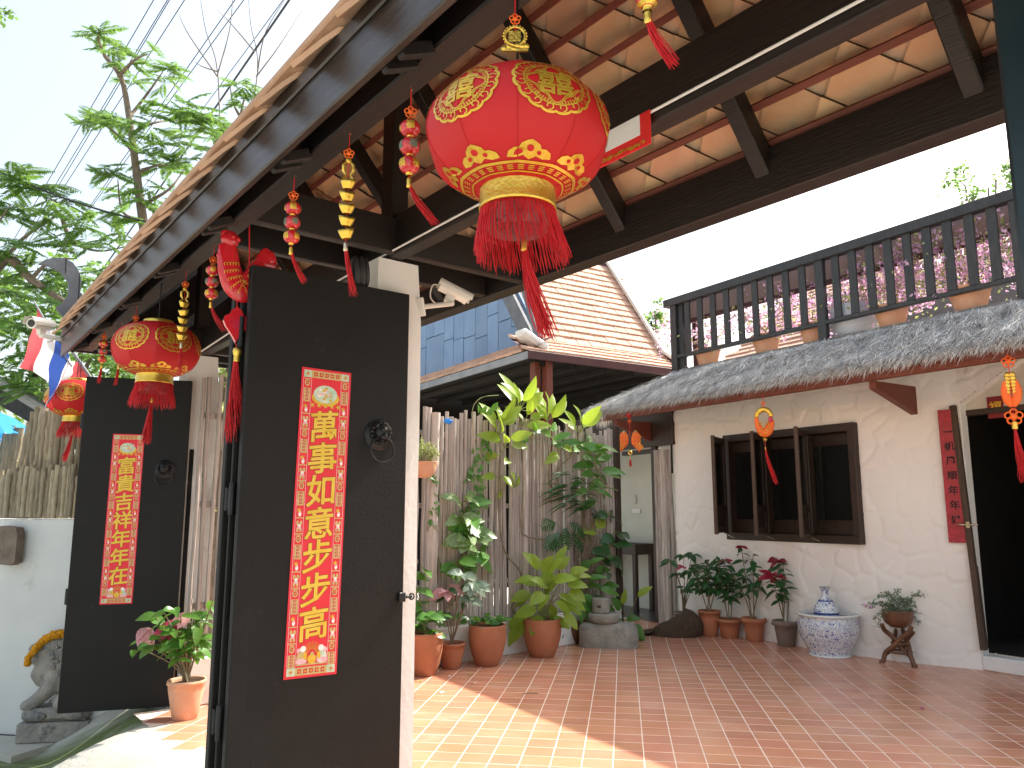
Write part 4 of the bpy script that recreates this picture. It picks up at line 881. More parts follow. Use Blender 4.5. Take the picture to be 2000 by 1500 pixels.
rc = thing('couplet_banner', 'dark red vertical paper banner beside the doorway of the white house', 'paper banner', BM @ Vector((-4.295, bow(-4.295) - .045, (cpl[0].z + cpl[2].z) / 2)), BA + R(24)); rh = cpl[0].z - cpl[2].z
MB().bbox((0, 0, 0), (cw3, .003, rh), .001).build('paper', mat('redpaper', (.27, .004, .014), (.36, .008, .02), rough=.45), rc); g = MB(); rg = random.Random(3)
for k in range(70): x, z = rg.choice((-1, 1)) * rg.uniform(.045, .068), rg.uniform(-rh / 2 + .02, rh / 2 - .02); g.box((x, -.0024, z), (rg.uniform(.004, .014), .001, rg.uniform(.006, .02)))
for e in (-1, 1):
    for k in range(22): g.box((rg.uniform(-.055, .055), -.0024, e * (rh / 2 - rg.uniform(.02, .13))), (rg.uniform(.006, .02), .001, rg.uniform(.006, .02)))
g.build('gold_print', M_['paperedge'], rc, None, 'stuff')
for i, ch in enumerate('一帆風順年年好'): p, ff = glyph(ch, .02); MB().add([(x * .09 + .006, -.0027, y * .09 + rh * (.33 - .11 * i)) for x, y in p], ff).build('character', M_['black'], rc)
# dark room behind the doorway, with a cluttered table and a ceiling lamp
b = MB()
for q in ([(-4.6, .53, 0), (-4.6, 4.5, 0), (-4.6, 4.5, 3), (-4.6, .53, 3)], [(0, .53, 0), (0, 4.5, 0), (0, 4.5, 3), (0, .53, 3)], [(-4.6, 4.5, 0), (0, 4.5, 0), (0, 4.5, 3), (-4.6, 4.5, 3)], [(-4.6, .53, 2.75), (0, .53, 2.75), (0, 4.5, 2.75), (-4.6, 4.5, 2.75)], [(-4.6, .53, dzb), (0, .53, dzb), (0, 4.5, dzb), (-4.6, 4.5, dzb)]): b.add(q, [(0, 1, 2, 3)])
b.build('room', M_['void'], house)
tb = thing('table', 'dim table with clutter just inside the dark doorway', 'table', BM @ Vector((-3.1, 1.75, dzb)), BA)
MB().bbox((0, 0, .84), (1.2, .6, .05)).build('table_top', M_['edgewood'], tb)
for x in (-.55, .55):
    for y in (-.25, .25): MB().bbox((x, y, .41), (.06, .06, .82)).build('leg', M_['darkwood'], tb)
bk = thing('bowl', 'pale bowl standing on the dim table inside the doorway', 'bowl', BM @ Vector((-2.93, 1.6, dzb + .866)), BA); MB().lathe([(.04, 0), (.06, .01), (.13, .1), (.135, .1), (.06, .02), (.0, .015)], 20).build('body', M_['greywall'], bk)
cl = thing('candle', 'thin pale candle standing on the dim table inside the doorway', 'candle', BM @ Vector((-3.0, 1.75, dzb + .866)), BA); MB().tube([(0, 0, 0), (-.02, 0, .33)], .008, 8).build('stick', M_['whiteprint'], cl); MB().lathe([(.03, 0), (.03, .012), (.012, .015)], 12).build('holder', M_['brass'], cl)
tag(MB().lathe([(0, 0), (.1, 0), (.11, .03), (0, .03)], 20).build('ceiling_lamp', M_['whiteprint'], None, BM @ Matrix.Translation((-2.75, 2.6, 2.71))), 'small round ceiling lamp in the dark room behind the doorway', 'lamp')
# ---- window with three half-open leaves
zc, hh = (WZ0 + WZ1) / 2, WZ1 - WZ0; xm, ww = (WX0 + WX1) / 2, WX1 - WX0; DY = .16
wf = MB()
for a, c in (((WX0 - .02, .08, WZ1 - .025), (WX1 + .02, .08, WZ1 - .025)), ((WX0 - .02, .08, WZ0 + .025), (WX1 + .02, .08, WZ0 + .025))): wf.bbar(a, c, .2, .09)
for x in (WX0 + .02, WX1 - .02): wf.bbar((x, .085, WZ0 - .02), (x, .085, WZ1 + .02), .2, .085, up=(1, 0, 0))
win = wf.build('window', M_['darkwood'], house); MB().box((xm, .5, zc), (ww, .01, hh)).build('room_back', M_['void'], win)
for k in range(1, 3): MB().bbar((WX0 + ww * k / 3, .045, WZ0 + .07), (WX0 + ww * k / 3, .045, WZ1 - .07), .06, .1, up=(0, 1, 0)).build('mullion', M_['darkwood'], win)
glass = mat('glass_dark', (.012, .013, .012), rough=.12)
for k in range(3):
    x = WX0 + ww * (k + .5) / 3; MB().bbox((x, .1, zc), (ww / 3 - .07, .008, hh - .14), .002).build('pane', glass, win)
    MB().bbox((x, .088, WZ0 + .15), (ww / 3 - .1, .02, .16), .003).build('panel', M_['darkwood'], win); MB().bbox((x, .088, WZ1 - .14), (ww / 3 - .1, .02, .13), .003).build('panel', M_['darkwood'], win)
for k in range(3):
    hx = WX0 + .025 + ww * k / 3; a = R(-117); LW = .5
    lm = Matrix.Translation((hx, -.055, 0)) @ Matrix.Rotation(R(-62), 4, 'Z'); z0, z1 = WZ0 + .055, WZ1 - .02
    s = MB(); st_ = MB().bbar((LW - .022, 0, z0), (LW - .022, 0, z1), .05, .042, up=(0, 1, 0))
    for x in (.03,): s.bbar((x, 0, z0), (x, 0, z1), .05 if x > .1 else .06, .042, up=(0, 1, 0))
    for z in (z0 + .06, z1 - .05, z0 + .3): s.bbar((.05, 0, z), (LW - .05, 0, z), .036, .09 if z < zc else .08)
    so = s.build('shutter', M_['darkwood'], house, lm); st_.build('stile', M_['edgewood'], so)
    MB().bbox((LW / 2, 0, (z0 + z1) / 2 + .12), (LW - .09, .006, z1 - z0 - .42), .001).build('pane', glass, so); MB().bbox((LW / 2, 0, z0 + .17), (LW - .09, .016, .2), .002).build('panel', M_['darkwood'], so)
    MB().bbox((.0, -.024, z0 + .07), (.025, .006, .075), .001).build('hinge', M_['brass'], so); MB().tube([(.08, .03, z0 - .015), (.16, .12, z0 - .045)], .004, 5).build('stay', M_['brass'], so)
# ---- thatched canopy
EY, EZ, TY, TZ = -.82, 2.865, .05, 3.375
MB().bbar((-8.62, -.70, 2.785), (-1.3, -.70, 2.785), .06, .11).build('eave_beam', M_['redwood'], house)
for x in (-8.3, -4.45, -2.6): MB().prism([(.0, 2.73), (-.67, 2.73), (-.67, 2.66), (0, 2.45)], .07, Matrix(((0, 0, 1, x - .035), (1, 0, 0, 0), (0, 1, 0, 0), (0, 0, 0, 1)))).build('bracket', M_['redwood'], house)
th = MB().prism([(EY, EZ), (TY, TZ), (TY, TZ - .05), (EY + .03, EZ - .045)], 6.4, Matrix(((0, 0, 1, -7.9), (1, 0, 0, 0), (0, 1, 0, 0), (0, 0, 0, 1))))
th.add([(-8.72, EY, EZ), (-7.9, EY, EZ), (-7.9, TY, TZ), (-8.72, EY + .02, EZ - .045), (-7.9, EY + .02, EZ - .045), (-7.9, TY, TZ - .05)], [(0, 1, 2), (3, 5, 4), (0, 2, 5, 3)])
thatch = th.build('thatch', M_['thatchbase'], house)
def straw():
    rg = np.random.RandomState(9); b = MB(); dn = Vector((0, EY - TY, EZ - TZ)).normalized(); nn = Vector((0, -dn.z, dn.y)) * -1
    if nn.z < 0: nn = -nn
    vs, fs = [], []
    def blade(p, d, l, w, curl):
        sd = d.cross(nn); sd.normalize(); n = len(vs); m = p + d * l * .5 + nn * curl; e = p + d * l
        vs.extend([tuple(p - sd * w), tuple(p + sd * w), tuple(m + sd * w * .8), tuple(m - sd * w * .8), tuple(e)]); fs.extend([(n, n + 1, n + 2, n + 3), (n + 3, n + 2, n + 4)])
    for k in range(34000):
        t = rg.uniform(.03, 1.0) ** .9; x = rg.uniform(-8.9, -1.5); xl = -7.85 - .9 * t
        if x < xl: continue
        clump = .5 * math.sin(x * 9 + t * 5) + .5 * math.sin(x * 23 - t * 14)
        p = Vector((x, TY + (EY - TY) * t, TZ + (EZ - TZ) * t)) + nn * (.014 + .05 * rg.rand() ** 1.5 + .018 * clump)
        d = (dn + Vector((.35 * clump + rg.normal(0, .34), 0, 0)) + nn * rg.normal(.02, .17)).normalized(); blade(p, d, rg.uniform(.08, .24), rg.uniform(.0011, .0032), rg.uniform(-.004, .02))
    b.add(vs, fs); b.build('straw', M_['thatch'], thatch, None, 'stuff'); b = MB(); vs, fs = [], []
    for k in range(9500):                                             # ragged fringe of the eave and of the end
        x = rg.uniform(-8.75, -1.5); p = Vector((x, EY + rg.uniform(-.01, .08), EZ + rg.uniform(-.03, .035))); dd = (dn * 1 + Vector((rg.normal(.1 * math.sin(x * 7), .3), 0, -rg.uniform(0, .55))) + nn * rg.normal(.05, .15)).normalized(); blade(p, dd, rg.uniform(.05, .15) * (1.7 if rg.rand() < .05 else 1), rg.uniform(.0012, .003), rg.uniform(0, .012))
    for k in range(900):
        t = rg.rand(); p = Vector((-7.85 - .88 * t, TY + (EY - TY) * t, TZ + (EZ - TZ) * t - .01)) + nn * rg.uniform(-.03, .03); dd = (dn + Vector((-rg.uniform(.2, 1.0), 0, -rg.uniform(.1, .6)))).normalized(); blade(p, dd, rg.uniform(.08, .22), .0035, .01)
    for k in range(260):
        x = -8.55 + rg.normal(0, .07); blade(Vector((x, EY + .12 + rg.uniform(-.06, .06), EZ - .03)), Vector((rg.normal(0, .15), rg.normal(0, .15), -1)).normalized(), rg.uniform(.1, .24), .003, .004)
    b.add(vs, fs); return b.build('straw_fringe', M_['sunlitstraw'], thatch, None, 'stuff')
straw()
MB().bbar((-7.92, TY + .03, TZ + .0), (-1.5, TY + .03, TZ + .0), .09, .035).build('top_board', M_['greywood'], house)
MB().box((-4.0, 2.1, 3.40), (7.7, 4.0, .07)).build('terrace', M_['greywall'], house)
# ---- passage beside the house
MB().box((-9.1, .0, 2.66), (2.52, .1, .54)).build('lintel', M_['darkwood'], house)
MB().bbar((-8.28, .02, 0), (-8.28, .02, 2.4), .1, .07, up=(0, 1, 0)).build('door_post', M_['darkwood'], house)
MB().bbar((-8.95, .02, 2.33), (-8.2, .02, 2.33), .08, .06).build('door_head', M_['darkwood'], house)
MB().bbar((-7.89, -.03, 2.0), (-7.89, -.03, 2.95), .02, .03, up=(0, 1, 0)).build('cable_clip', M_['black'], house)
for k in range(6):
    rg = random.Random(k); x = -8.20 + .056 * k; MB().tube(smooth_path([(x + rg.uniform(-.008, .008), -.035 + rg.uniform(-.012, .012), z) for z in (0, .6, 1.2, 1.8, 2.33)], 2), [.03 + rg.uniform(-.004, .004) for _ in range(9)], 8).build('log', M_['log'], house)
b = MB().add([(-12, .85, 0), (-7.87, .85, 0), (-7.87, .85, 2.6), (-12, .85, 2.6)], [(0, 1, 2, 3)]); b.build('passage_wall', M_['inner'], house)
MB().add([BM @ Vector(p) for p in ((-11, -.05, .004), (-7.87, -.05, .004), (-7.87, .85, .004), (-11, .85, .004))], [(0, 1, 2, 3)]).build('passage_floor', mat('shadefloor', (.05, .04, .035), (.07, .055, .045), rough=.3), None, None, 'structure')  # floor coloured dark for the shadow filling the passage
q = loc(BM, at(1240, 975, BM, .84)); sw = thing('wall_switch', 'pale switch plate and holder on the green-grey passage wall', 'light switch', BM @ Vector((q.x, .835, q.z)), BA)
MB().bbox((0, 0, 0), (.08, .03, .15), .012).build('holder', M_['inner'], sw); MB().bbox((.03, 0, -.19), (.2, .015, .07), .004).build('plate', M_['camwhite'], sw)
q0, q1 = loc(BM, at(1200, 1062, BM, .6)), loc(BM, at(1258, 1062, BM, .6)); pt = thing('side_table', 'black side table in the passage behind the climbing plants', 'table', BM @ Vector((q1.x, .6, 0)), BA); tz = q1.z
MB().bbox((-.45, 0, tz - .08), (.95, .4, .16), .006).build('table_top', M_['darkwood'], pt)
for x in (-.03, -.87):
    for y in (-.16, .16): MB().bbox((x, y, (tz - .16) / 2), (.075, .06, tz - .16), .004).build('leg', M_['darkwood'], pt)

# ================================================================== balcony railing, flower pots
RY = .10
rx0, rx1, rx2 = [loc(BM, at(x, y, BM, RY)).x for x, y in ((1321, 640), (1603, 560), (1992, 480))]
rzt, rzb = loc(BM, at(1650, 476, BM, RY)).z, loc(BM, at(1480, 657, BM, RY)).z
rl = frame_thing('balcony_railing', 'dark timber balcony railing above the thatched canopy', 'railing', BM @ Matrix.Translation((0, RY, 0)))
MB().bbar((rx0 - .2, 0, rzt - .055), (-.6, 0, rzt - .055), .11, .11).build('top_rail', M_['rail'], rl)
MB().bbar((rx0, 0, rzb - .025), (-.6, 0, rzb - .025), .06, .05).build('bottom_rail', M_['rail'], rl)
for x in (rx0, rx1, rx2, 2 * rx2 - rx1):
    for dx in (-.035, .075) if x == rx0 else (0,): MB().bbar((x + dx, .0 if dx <= 0 else .04, 3.3), (x + dx, 0 if dx <= 0 else .04, rzt - .08), .11 if dx <= 0 else .08, .07, up=(0, 1, 0)).build('post', M_['rail'], rl)
for a, c in ((rx0, rx1), (rx1, rx2), (rx2, 2 * rx2 - rx1)):
    for k in range(1, 10): x = a + (c - a) * k / 10; MB().bbar((x, -.012, rzb), (x, -.012, rzt - .105), .092, .03, up=(0, 1, 0), bev=.003).build('baluster', M_['rail'], rl)
def pot_profile(r, h, lip=.02, belly=1.0):
    return [(0, .004), (r * .6, 0), (r * .66, .004), (r * .8 * belly, h * .4), (r * .93 * belly, h * .72), (r * .93, h - lip * 1.6), (r, h - lip * 1.5), (r * 1.02, h), (r * .93, h), (r * .9, h - .02), (r * .86, h * .8)]
def flower_pot(label, px, py, cl, y=.3, seedv=1, pw=60):
    P = at(px, py, BM, y); q = loc(BM, P); o = thing('bougainvillea', label, 'potted plant', BM @ Vector((q.x, y, 3.435)), BA, 'bougainvillea pots along the balcony'); r = .5 * pw / 1530 * P.y * 1.0
    MB().lathe(pot_profile(r * 1.02, .25, .02), 22).build('pot', M_['terrapale'], o); rg = random.Random(seedv)
    lf, bl, st = MB(), MB(), MB()
    I = o.matrix_basis if False else (Matrix.Translation(o.location) @ Matrix.Rotation(BA, 4, 'Z')).inverted()
    for (cx, cy, rx, rz, n) in cl:
        c = I @ at(cx, cy, BM, y + .05); sx, sz = rx / 1530 * P.y, rz / 1530 * P.y
        st.tube(smooth_path([(0, 0, .3), (c.x * .4, .0, .5 * (c.z + .3)), (c.x, c.y, c.z)], 4), .006, 5)
        for k in range(n):
            p = c + Vector((rg.gauss(0, .5) * sx, rg.gauss(-.1, .5) * .2, rg.gauss(0, .48) * sz)); isb = rg.random() < .42; s = rg.uniform(.016, .03)
            cn = rg.randint(2, 4) if isb else 1
            for _ in range(cn):
                pp = p + Vector([rg.uniform(-.03, .03) for _ in range(3)]) * (1 if isb else 0); d = Vector((rg.gauss(0, 1), rg.gauss(0, 1), rg.gauss(0, 1))).normalized(); e = d.cross(Vector((rg.gauss(0, 1), rg.gauss(0, 1), rg.gauss(0, 1)))).normalized(); f = d.cross(e) * .25
                (bl if isb else lf).add([pp - d * s, pp - e * s * .6 + f * s, pp + d * s, pp + e * s * .6 + f * s], [(0, 1, 2), (0, 2, 3)])
    st.build('stem', M_['stem'], o); lf.build('foliage', M_['paleleaf'], o, None, 'stuff'); bl.build('blossom', M_['lilac'], o, None, 'stuff')
flower_pot('bougainvillea pot at the left end of the balcony, spilling past the corner post', 1383, 705, [(1330, 645, 60, 50, 300), (1395, 650, 45, 40, 220), (1300, 625, 18, 46, 80), (1350, 672, 60, 24, 120)], seedv=1, pw=50)
flower_pot('bougainvillea pot with the deepest pink cluster left of the middle post', 1497, 682, [(1475, 625, 45, 48, 330), (1530, 605, 45, 54, 340), (1540, 580, 22, 26, 90), (1450, 620, 30, 26, 70)], seedv=2, pw=56)
flower_pot('pale bougainvillea pot half hidden by the middle balcony post', 1590, 660, [(1590, 605, 36, 50, 240), (1650, 590, 45, 46, 280), (1690, 575, 30, 54, 300)], seedv=3, pw=56)
flower_pot('bougainvillea pot right of the blue-grey jar, full of pink flowers', 1742, 625, [(1740, 555, 60, 66, 520), (1800, 535, 60, 66, 520), (1790, 590, 30, 30, 60), (1780, 500, 50, 40, 260), (1700, 540, 40, 40, 160)], seedv=4, pw=64)
flower_pot('bougainvillea pot at the right end of the balcony with whitish flowers', 1895, 590, [(1860, 520, 60, 66, 480), (1920, 490, 60, 66, 480), (1985, 490, 40, 80, 380), (1880, 570, 40, 26, 90), (1850, 480, 40, 40, 160)], seedv=5, pw=78)
P = at(1671, 640, BM, .4); o = thing('ceramic_jar', 'blue-grey fluted ceramic jar between the flower pots on the balcony', 'jar', BM @ Vector((loc(BM, P).x, .42, 3.435)), BA)
MB().lathe([(0, 0), (.2, 0), (.24, .06), (.265, .2), (.27, .36), (.25, .38), (.22, .36)], 48, mod=lambda a, j: 1 + (.02 * abs(math.sin(12 * a)) if 1 < j < 5 else 0)).build('body', M_['barrel'], o)

# ================================================================== tiled roofs behind
def shingles(par, o, ax, up, nrm, w, rows, tw, ex, shift=.33, t=.038, name='tile', m='houseroof', lim=300, first=0, seedv=1, tl=None):
    """rows of plain tiles: o lower corner, ax along the eave, up the slope"""
    rg = random.Random(seedv); me = [MB().bbox((0, ex * .62, 0), (tw * .97, ex * 1.28, t), .004).mesh(name, M_[m]) for _ in range(3)]; rest = MB(); n = first
    for r in range(rows):
        x = -((r * shift) % 1) * tw
        while x < w:
            if x > -tw * .6 and (tl is None or tl(x, r)):
                p = Vector(o) + Vector(ax) * (x + tw / 2) + Vector(up) * (r * ex) + Vector(nrm) * (.02 + rg.uniform(-.004, .004))
                ti = R(9) + rg.uniform(-.02, .02); u2 = Vector(up) * math.cos(ti) - Vector(nrm) * math.sin(ti); n2 = Vector(ax).cross(u2); M = Matrix((Vector(ax), u2, n2)).transposed().to_4x4(); M.translation = p
                if n < lim: link(name, me[n % 3], par, M); n += 1
                else: rest.add([M @ Vector(v) for v in [tuple(q.co) for q in me[0].vertices]], [tuple(f.vertices) for f in me[0].polygons])
            x += tw
    if rest.v: rest.build(name, M_[m], par, None, 'stuff')
    return n
HM = Matrix.Translation((.21, 10.6, 0)) @ Matrix.Rotation(BA, 4, 'Z')
far = frame_thing('tiled_house', 'timber house with a steep tiled roof and a blue boarded gable behind the stick fence', 'house', HM)
ez = dep(1030, 684, 10.6).z; ezl = ez
c5, s5 = math.cos(R(54)), math.sin(R(54)); c3, s3 = math.cos(R(32)), math.sin(R(32))
# right-hand slope: flared foot, then steep
RW = 2.9
n = shingles(far, (0, -.02, ez), (0, 1, 0), (-c3, 0, s3), (s3, 0, c3), RW, 4, .235, .14, .3, seedv=2, tl=lambda x, r: x > -.03)
x1, z1 = -c3 * .5, ez + s3 * .5
n = shingles(far, (x1, .27, z1), (0, 1, 0), (-c5, 0, s5), (s5, 0, c5), RW - .29, 15, .235, .155, .3, first=n, seedv=3, tl=lambda x, r: x > -.03)
MB().add([(.02, -.02, ez - .02), (.02, RW, ez - .02), (x1, RW, z1 - .02), (x1, -.02, z1 - .02)], [(0, 1, 2, 3)]).add([(x1, .3, z1 - .02), (x1, RW, z1 - .02), (x1 - c5 * 2.5, RW, z1 + s5 * 2.5 - .02), (x1 - c5 * 2.5, .3, z1 + s5 * 2.5 - .02)], [(0, 1, 2, 3)]).build('roof', M_['maroon'], far)
MB().bbar((.05, RW + .06, ez + .0), (x1, RW + .06, z1 + .05), .11, .05, up=(0, 1, 0)).bbar((x1, RW + .06, z1 + .03), (x1 - c5 * 2.6, RW + .06, z1 + s5 * 2.6 + .03), .13, .05, up=(0, 1, 0)).build('verge_board', M_['maroon'], far)
MB().bbar((.07, RW + .0, ez + .06), (x1 + .03, RW + .0, z1 + .1), .05, .03, up=(0, 1, 0)).bbar((x1 + .03, RW, z1 + .1), (x1 - c5 * 2.6 + .03, RW, z1 + s5 * 2.6 + .1), .06, .03, up=(0, 1, 0)).build('verge_cap', M_['camwhite'], far)
# left skirt below the gable
n = shingles(far, (-4.6, .0, ez), (1, 0, 0), (0, c3, s3), (0, -s3, c3), 4.62, 4, .235, .13, .3, first=n, seedv=4, lim=420, tl=lambda x, r: x < 4.42 - .1 * r)
MB().add([(-4.6, 0, ez - .02), (.0, 0, ez - .02), (.0, .5, ez + .3 - .02), (-4.6, .5, ez + .3 - .02)], [(0, 1, 2, 3)]).build('roof', M_['maroon'], far)
MB().bbar((-4.6, .015, ez - .06), (.02, .015, ez - .06), .03, .11).build('fascia_board', M_['greywood'], far); MB().bbar((.02, .0, ez - .06), (.02, RW, ez - .06), .03, .12).build('fascia_board', M_['maroon'], far)
gy = .46; rg = random.Random(6)
MB().prism([(-4.6, ez + .2), (-.3, ez + .2), (-1.6, ez + 1.98), (-4.6, ez + 1.98)], .04, Matrix(((1, 0, 0, 0), (0, 0, 1, gy + .05), (0, 1, 0, 0), (0, 0, 0, 1)))).build('gable_backing', M_['black'], far)
x = -.35
while x > -4.4:                                                         # blue boards, each its own plank
    w = rg.choice((.34, .36, .4)); cut = sorted([rg.uniform(.3, .75)]); z0, z1_ = ez + .27, ez + 1.95
    ys = [z0, z0 + (z1_ - z0) * cut[0] * .62, z1_]
    for a, c in zip(ys[:-1], ys[1:]):
        lim = lambda q: ez + .26 + (-q - .3) * 1.37
        xa, xb = x - w + .007, x - .007; a += .007; ca, cb = min(c - .007, lim(xa)), min(c - .007, lim(xb))
        if ca > a + .02: MB().prism([(xa, a), (xb, a)] + ([(xb, cb)] if cb > a + .01 else []) + [(xa, ca)], .03, Matrix(((1, 0, 0, 0), (0, 0, 1, gy - .015 + rg.uniform(-.005, .005)), (0, 1, 0, 0), (0, 0, 0, 1)))).build('plank', M_['bluewood'], far)
    x -= w
bx0, bz0 = -.06, ez + .34
g0, g1_ = loc(HM, at(1034, 662, HM, .3)), loc(HM, at(978, 548, HM, .3)); MB().bbar(g0, g0 + (g1_ - g0) * 1.8, .24, .06, up=(0, 1, 0)).build('bargeboard', M_['finial'], far)
g0, g1_ = loc(HM, at(1050, 660, HM, .22)), loc(HM, at(1022, 560, HM, .22)); MB().bbar(g0, g0 + (g1_ - g0) * 1.25, .1, .04, up=(0, 1, 0)).build('bargeboard', M_['finial'], far)
MB().bbox((-.13, .17, ez + .18), (.24, .5, .12), .04, Matrix.Rotation(R(-25), 3, 'X')).build('hip_mortar', M_['white'], far)
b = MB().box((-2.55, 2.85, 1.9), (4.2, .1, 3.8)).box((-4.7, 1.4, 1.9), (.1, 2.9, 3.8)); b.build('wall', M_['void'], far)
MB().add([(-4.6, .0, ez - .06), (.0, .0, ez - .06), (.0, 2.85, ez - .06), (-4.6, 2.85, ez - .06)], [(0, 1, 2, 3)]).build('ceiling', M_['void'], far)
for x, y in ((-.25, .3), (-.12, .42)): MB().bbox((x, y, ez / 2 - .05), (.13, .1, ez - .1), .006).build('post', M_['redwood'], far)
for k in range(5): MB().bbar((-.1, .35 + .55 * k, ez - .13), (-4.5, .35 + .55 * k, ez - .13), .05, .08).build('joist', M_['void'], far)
# the building behind the balcony: boarding on added posts, set close behind the flowers to block sun stripes, a tiled skirt roof and walls under it
UY = .31; uz1, uz0 = loc(BM, at(1650, 483, BM, UY)).z, loc(BM, at(1650, 538, BM, UY)).z; ux = loc(BM, at(1340, 600, BM, UY)).x
up_ = frame_thing('upper_house', 'upper building with pinkish boarding and maroon trim behind the balcony flowers', 'house', BM)
x = ux
while x < -.6: MB().bbox((x + .3, UY, (uz0 + uz1) / 2), (.594, .04, uz1 - uz0), .004).build('board', M_['pinkwall'], up_); x += .6
MB().bbar((ux, UY - .01, uz0 - .03), (-.6, UY - .01, uz0 - .03), .05, .06).build('trim', M_['maroon'], up_)
for x in (rx0 + .1, rx1 + .04, rx2 + .04): MB().bbar((x, UY + .05, 3.43), (x, UY + .05, uz1 - .02), .07, .05, up=(0, 1, 0)).build('post', M_['maroon'], up_)
sy0, sz0 = 1.5, 3.5; L_ = Vector((0, 3.1, 2.2)); a = math.atan2(L_.z, L_.y)
sx1 = loc(BM, at(1640, 640, BM, 2.3)).x
shingles(up_, (ux - .9, sy0, sz0), (1, 0, 0), (0, math.cos(a), math.sin(a)), (0, -math.sin(a), math.cos(a)), sx1 - ux + .9, int(L_.length / .17), .25, .17, .3, seedv=8, t=.04)
MB().add([(ux - .9, sy0, sz0 - .03), (sx1, sy0, sz0 - .03), (sx1, sy0 + 3.1, sz0 + 2.17), (ux - .9, sy0 + 3.1, sz0 + 2.17)], [(0, 1, 2, 3)]).build('roof', M_['maroon'], up_)
MB().box(((sx1 + 1.5) / 2, 1.9, 3.95), (1.5 - sx1, .1, 1.1)).build('wall', M_['greywall'], up_)

# ================================================================== stick fence on its white plinth
fence = frame_thing('stick_fence', 'rustic fence of weathered upright sticks on a low white plinth', 'fence', FM)
MB().bbox((-.85, .03, .18), (5.2, .16, .36), .012).build('plinth', M_['white'], fence)
def stick_meshes(m, n=8, L=1.0, r=.036, seg=8):
    out = []
    for k in range(n):
        rg = random.Random(k + 50); pts = [(rg.uniform(-.2, .2) * r, rg.uniform(-.2, .2) * r, L * j / 7) for j in range(8)]
        b = MB().tube(pts, [r * rg.uniform(.84, 1.06) for _ in range(8)], seg)
        for _ in range(3): z = rg.uniform(.1, .9) * L; a = rg.uniform(0, 6.28); b.blob((r * .9 * math.cos(a), r * .9 * math.sin(a), z), (r * .3, r * .3, .012), 6, 4)
        out.append(b.mesh('stick', M_[m]))
    return out
SM = stick_meshes('log', 10, 1.0, .0235, 7); rg = random.Random(21); x = -3.42
while x < 1.7:
    w = rg.choice((.7, .8, .85, .9, 1, 1, 1.15, 1.4)); big = abs(x + 1.09) < .024
    if big: w = 2.5
    top = 2.5 + rg.uniform(-.06, .05) - .02 * max(0, x); top += .03 if big else 0
    if x < -2.9: top += .1
    link('stick', SM[rg.randint(0, 9)], fence, Matrix.Translation((x, rg.uniform(-.02, .02) - (.02 if big else 0), .34)) @ Matrix.Rotation(rg.uniform(-.012, .012), 4, 'Y') @ Matrix.Rotation(rg.uniform(0, 6.28), 4, 'Z') @ Matrix.Diagonal((w, w, top - .34, 1)))
    x += .0425 * (w * .6 + .4) + (.010 if rg.random() < .2 else .001) + (.03 if x < -2.8 else 0) + (.02 if big else 0)
for z in (.75, 1.55, 2.28): MB().bbar((-3.4, .055, z), (1.7, .055, z), .03, .05).build('rail', M_['log'], fence)
MB().bbar((1.74, 0, 0), (1.74, 0, 2.55), .1, .09, up=(0, 1, 0)).build('post', M_['darkwood'], fence)
# ================================================================== street side: boundary wall, log screen, lion
wl = thing('boundary_wall', 'white rendered boundary wall behind the stone lion', 'wall', (-2.9, 6.75, 0), 0)
def wseg(a, c, z0, z1, tk, nm):
    a, c = Vector((*a, 0)), Vector((*c, 0)); d = (c - a).normalized(); nrm = Vector((-d.y, d.x, 0)); mid = (a + c) / 2 + nrm * tk / 2 * -1
    Mx = Matrix((d, nrm, Vector((0, 0, 1)))).transposed(); return MB().bbox(mid + Vector((0, 0, (z0 + z1) / 2)) - wl.location, ((c - a).length, tk, z1 - z0), .012, Mx).build(nm, M_['whitewall'], wl)
wseg((-2.88, 6.70), (-4.42, 6.93), -.8, 1.43, .16, 'panel'); wseg((-4.424, 6.934), (-6.2, 8.6), -.8, 1.43, .16, 'panel')
k0, k1 = flo(30, 1486, -.46), flo(160, 1446, -.40)
K_ = [flo(22, 1478, -.338), flo(168, 1432, -.338), flo(300, 1398, -.338), Vector((-2.8, 6.68, -.338)), Vector((-4.9, 6.96, -.338))]
MB().prism([(v.x, v.y) for v in K_], .5, None, -.838).build('kerb', M_['concrete'], None, None, 'structure')
ls = thing('log_screen', 'two-tier screen of upright logs on top of the white boundary wall', 'fence', (-4.0, 7.0, 1.43), 0)
SY = stick_meshes('logyellow'); rg = random.Random(31)
def sticks(a, c, z0, z1, n, w, lean=0):
    for k in range(n):
        t = k / (n - 1); p = Vector(a).lerp(Vector(c), t) - ls.location; h = z1 - z0 + rg.uniform(-.05, .05)
        link('log', SY[rg.randint(0, 7)], ls, Matrix.Translation((p.x, p.y + rg.uniform(-.02, .02), z0 - ls.location.z)) @ Matrix.Rotation(lean * (1 - t) + rg.uniform(-.02, .02), 4, 'Y') @ Matrix.Rotation(rg.uniform(0, 6.28), 4, 'Z') @ Matrix.Diagonal((w * rg.uniform(.8, 1.15), w * rg.uniform(.8, 1.15), h, 1)))
sticks((-3.4, 6.80, 0), (-4.42, 6.95, 0), 1.44, 1.86, 26, .72); sticks((-4.46, 7.0, 0), (-5.6, 8.1, 0), 1.44, 1.84, 24, .75)
sticks((-3.3, 6.98, 0), (-4.40, 7.12, 0), 1.80, 2.44, 24, .8, .06); sticks((-4.42, 7.2, 0), (-4.95, 7.6, 0), 1.75, 2.3, 9, .8, .16)
sticks((-5.1, 9.2, 0), (-6.6, 9.5, 0), 1.2, 2.2, 24, .7)
MB().bbar((-3.3 + 4.0, .06, .5), (-4.45 + 4.0, .2, .47), .03, .04).build('rail', M_['logyellow'], ls)
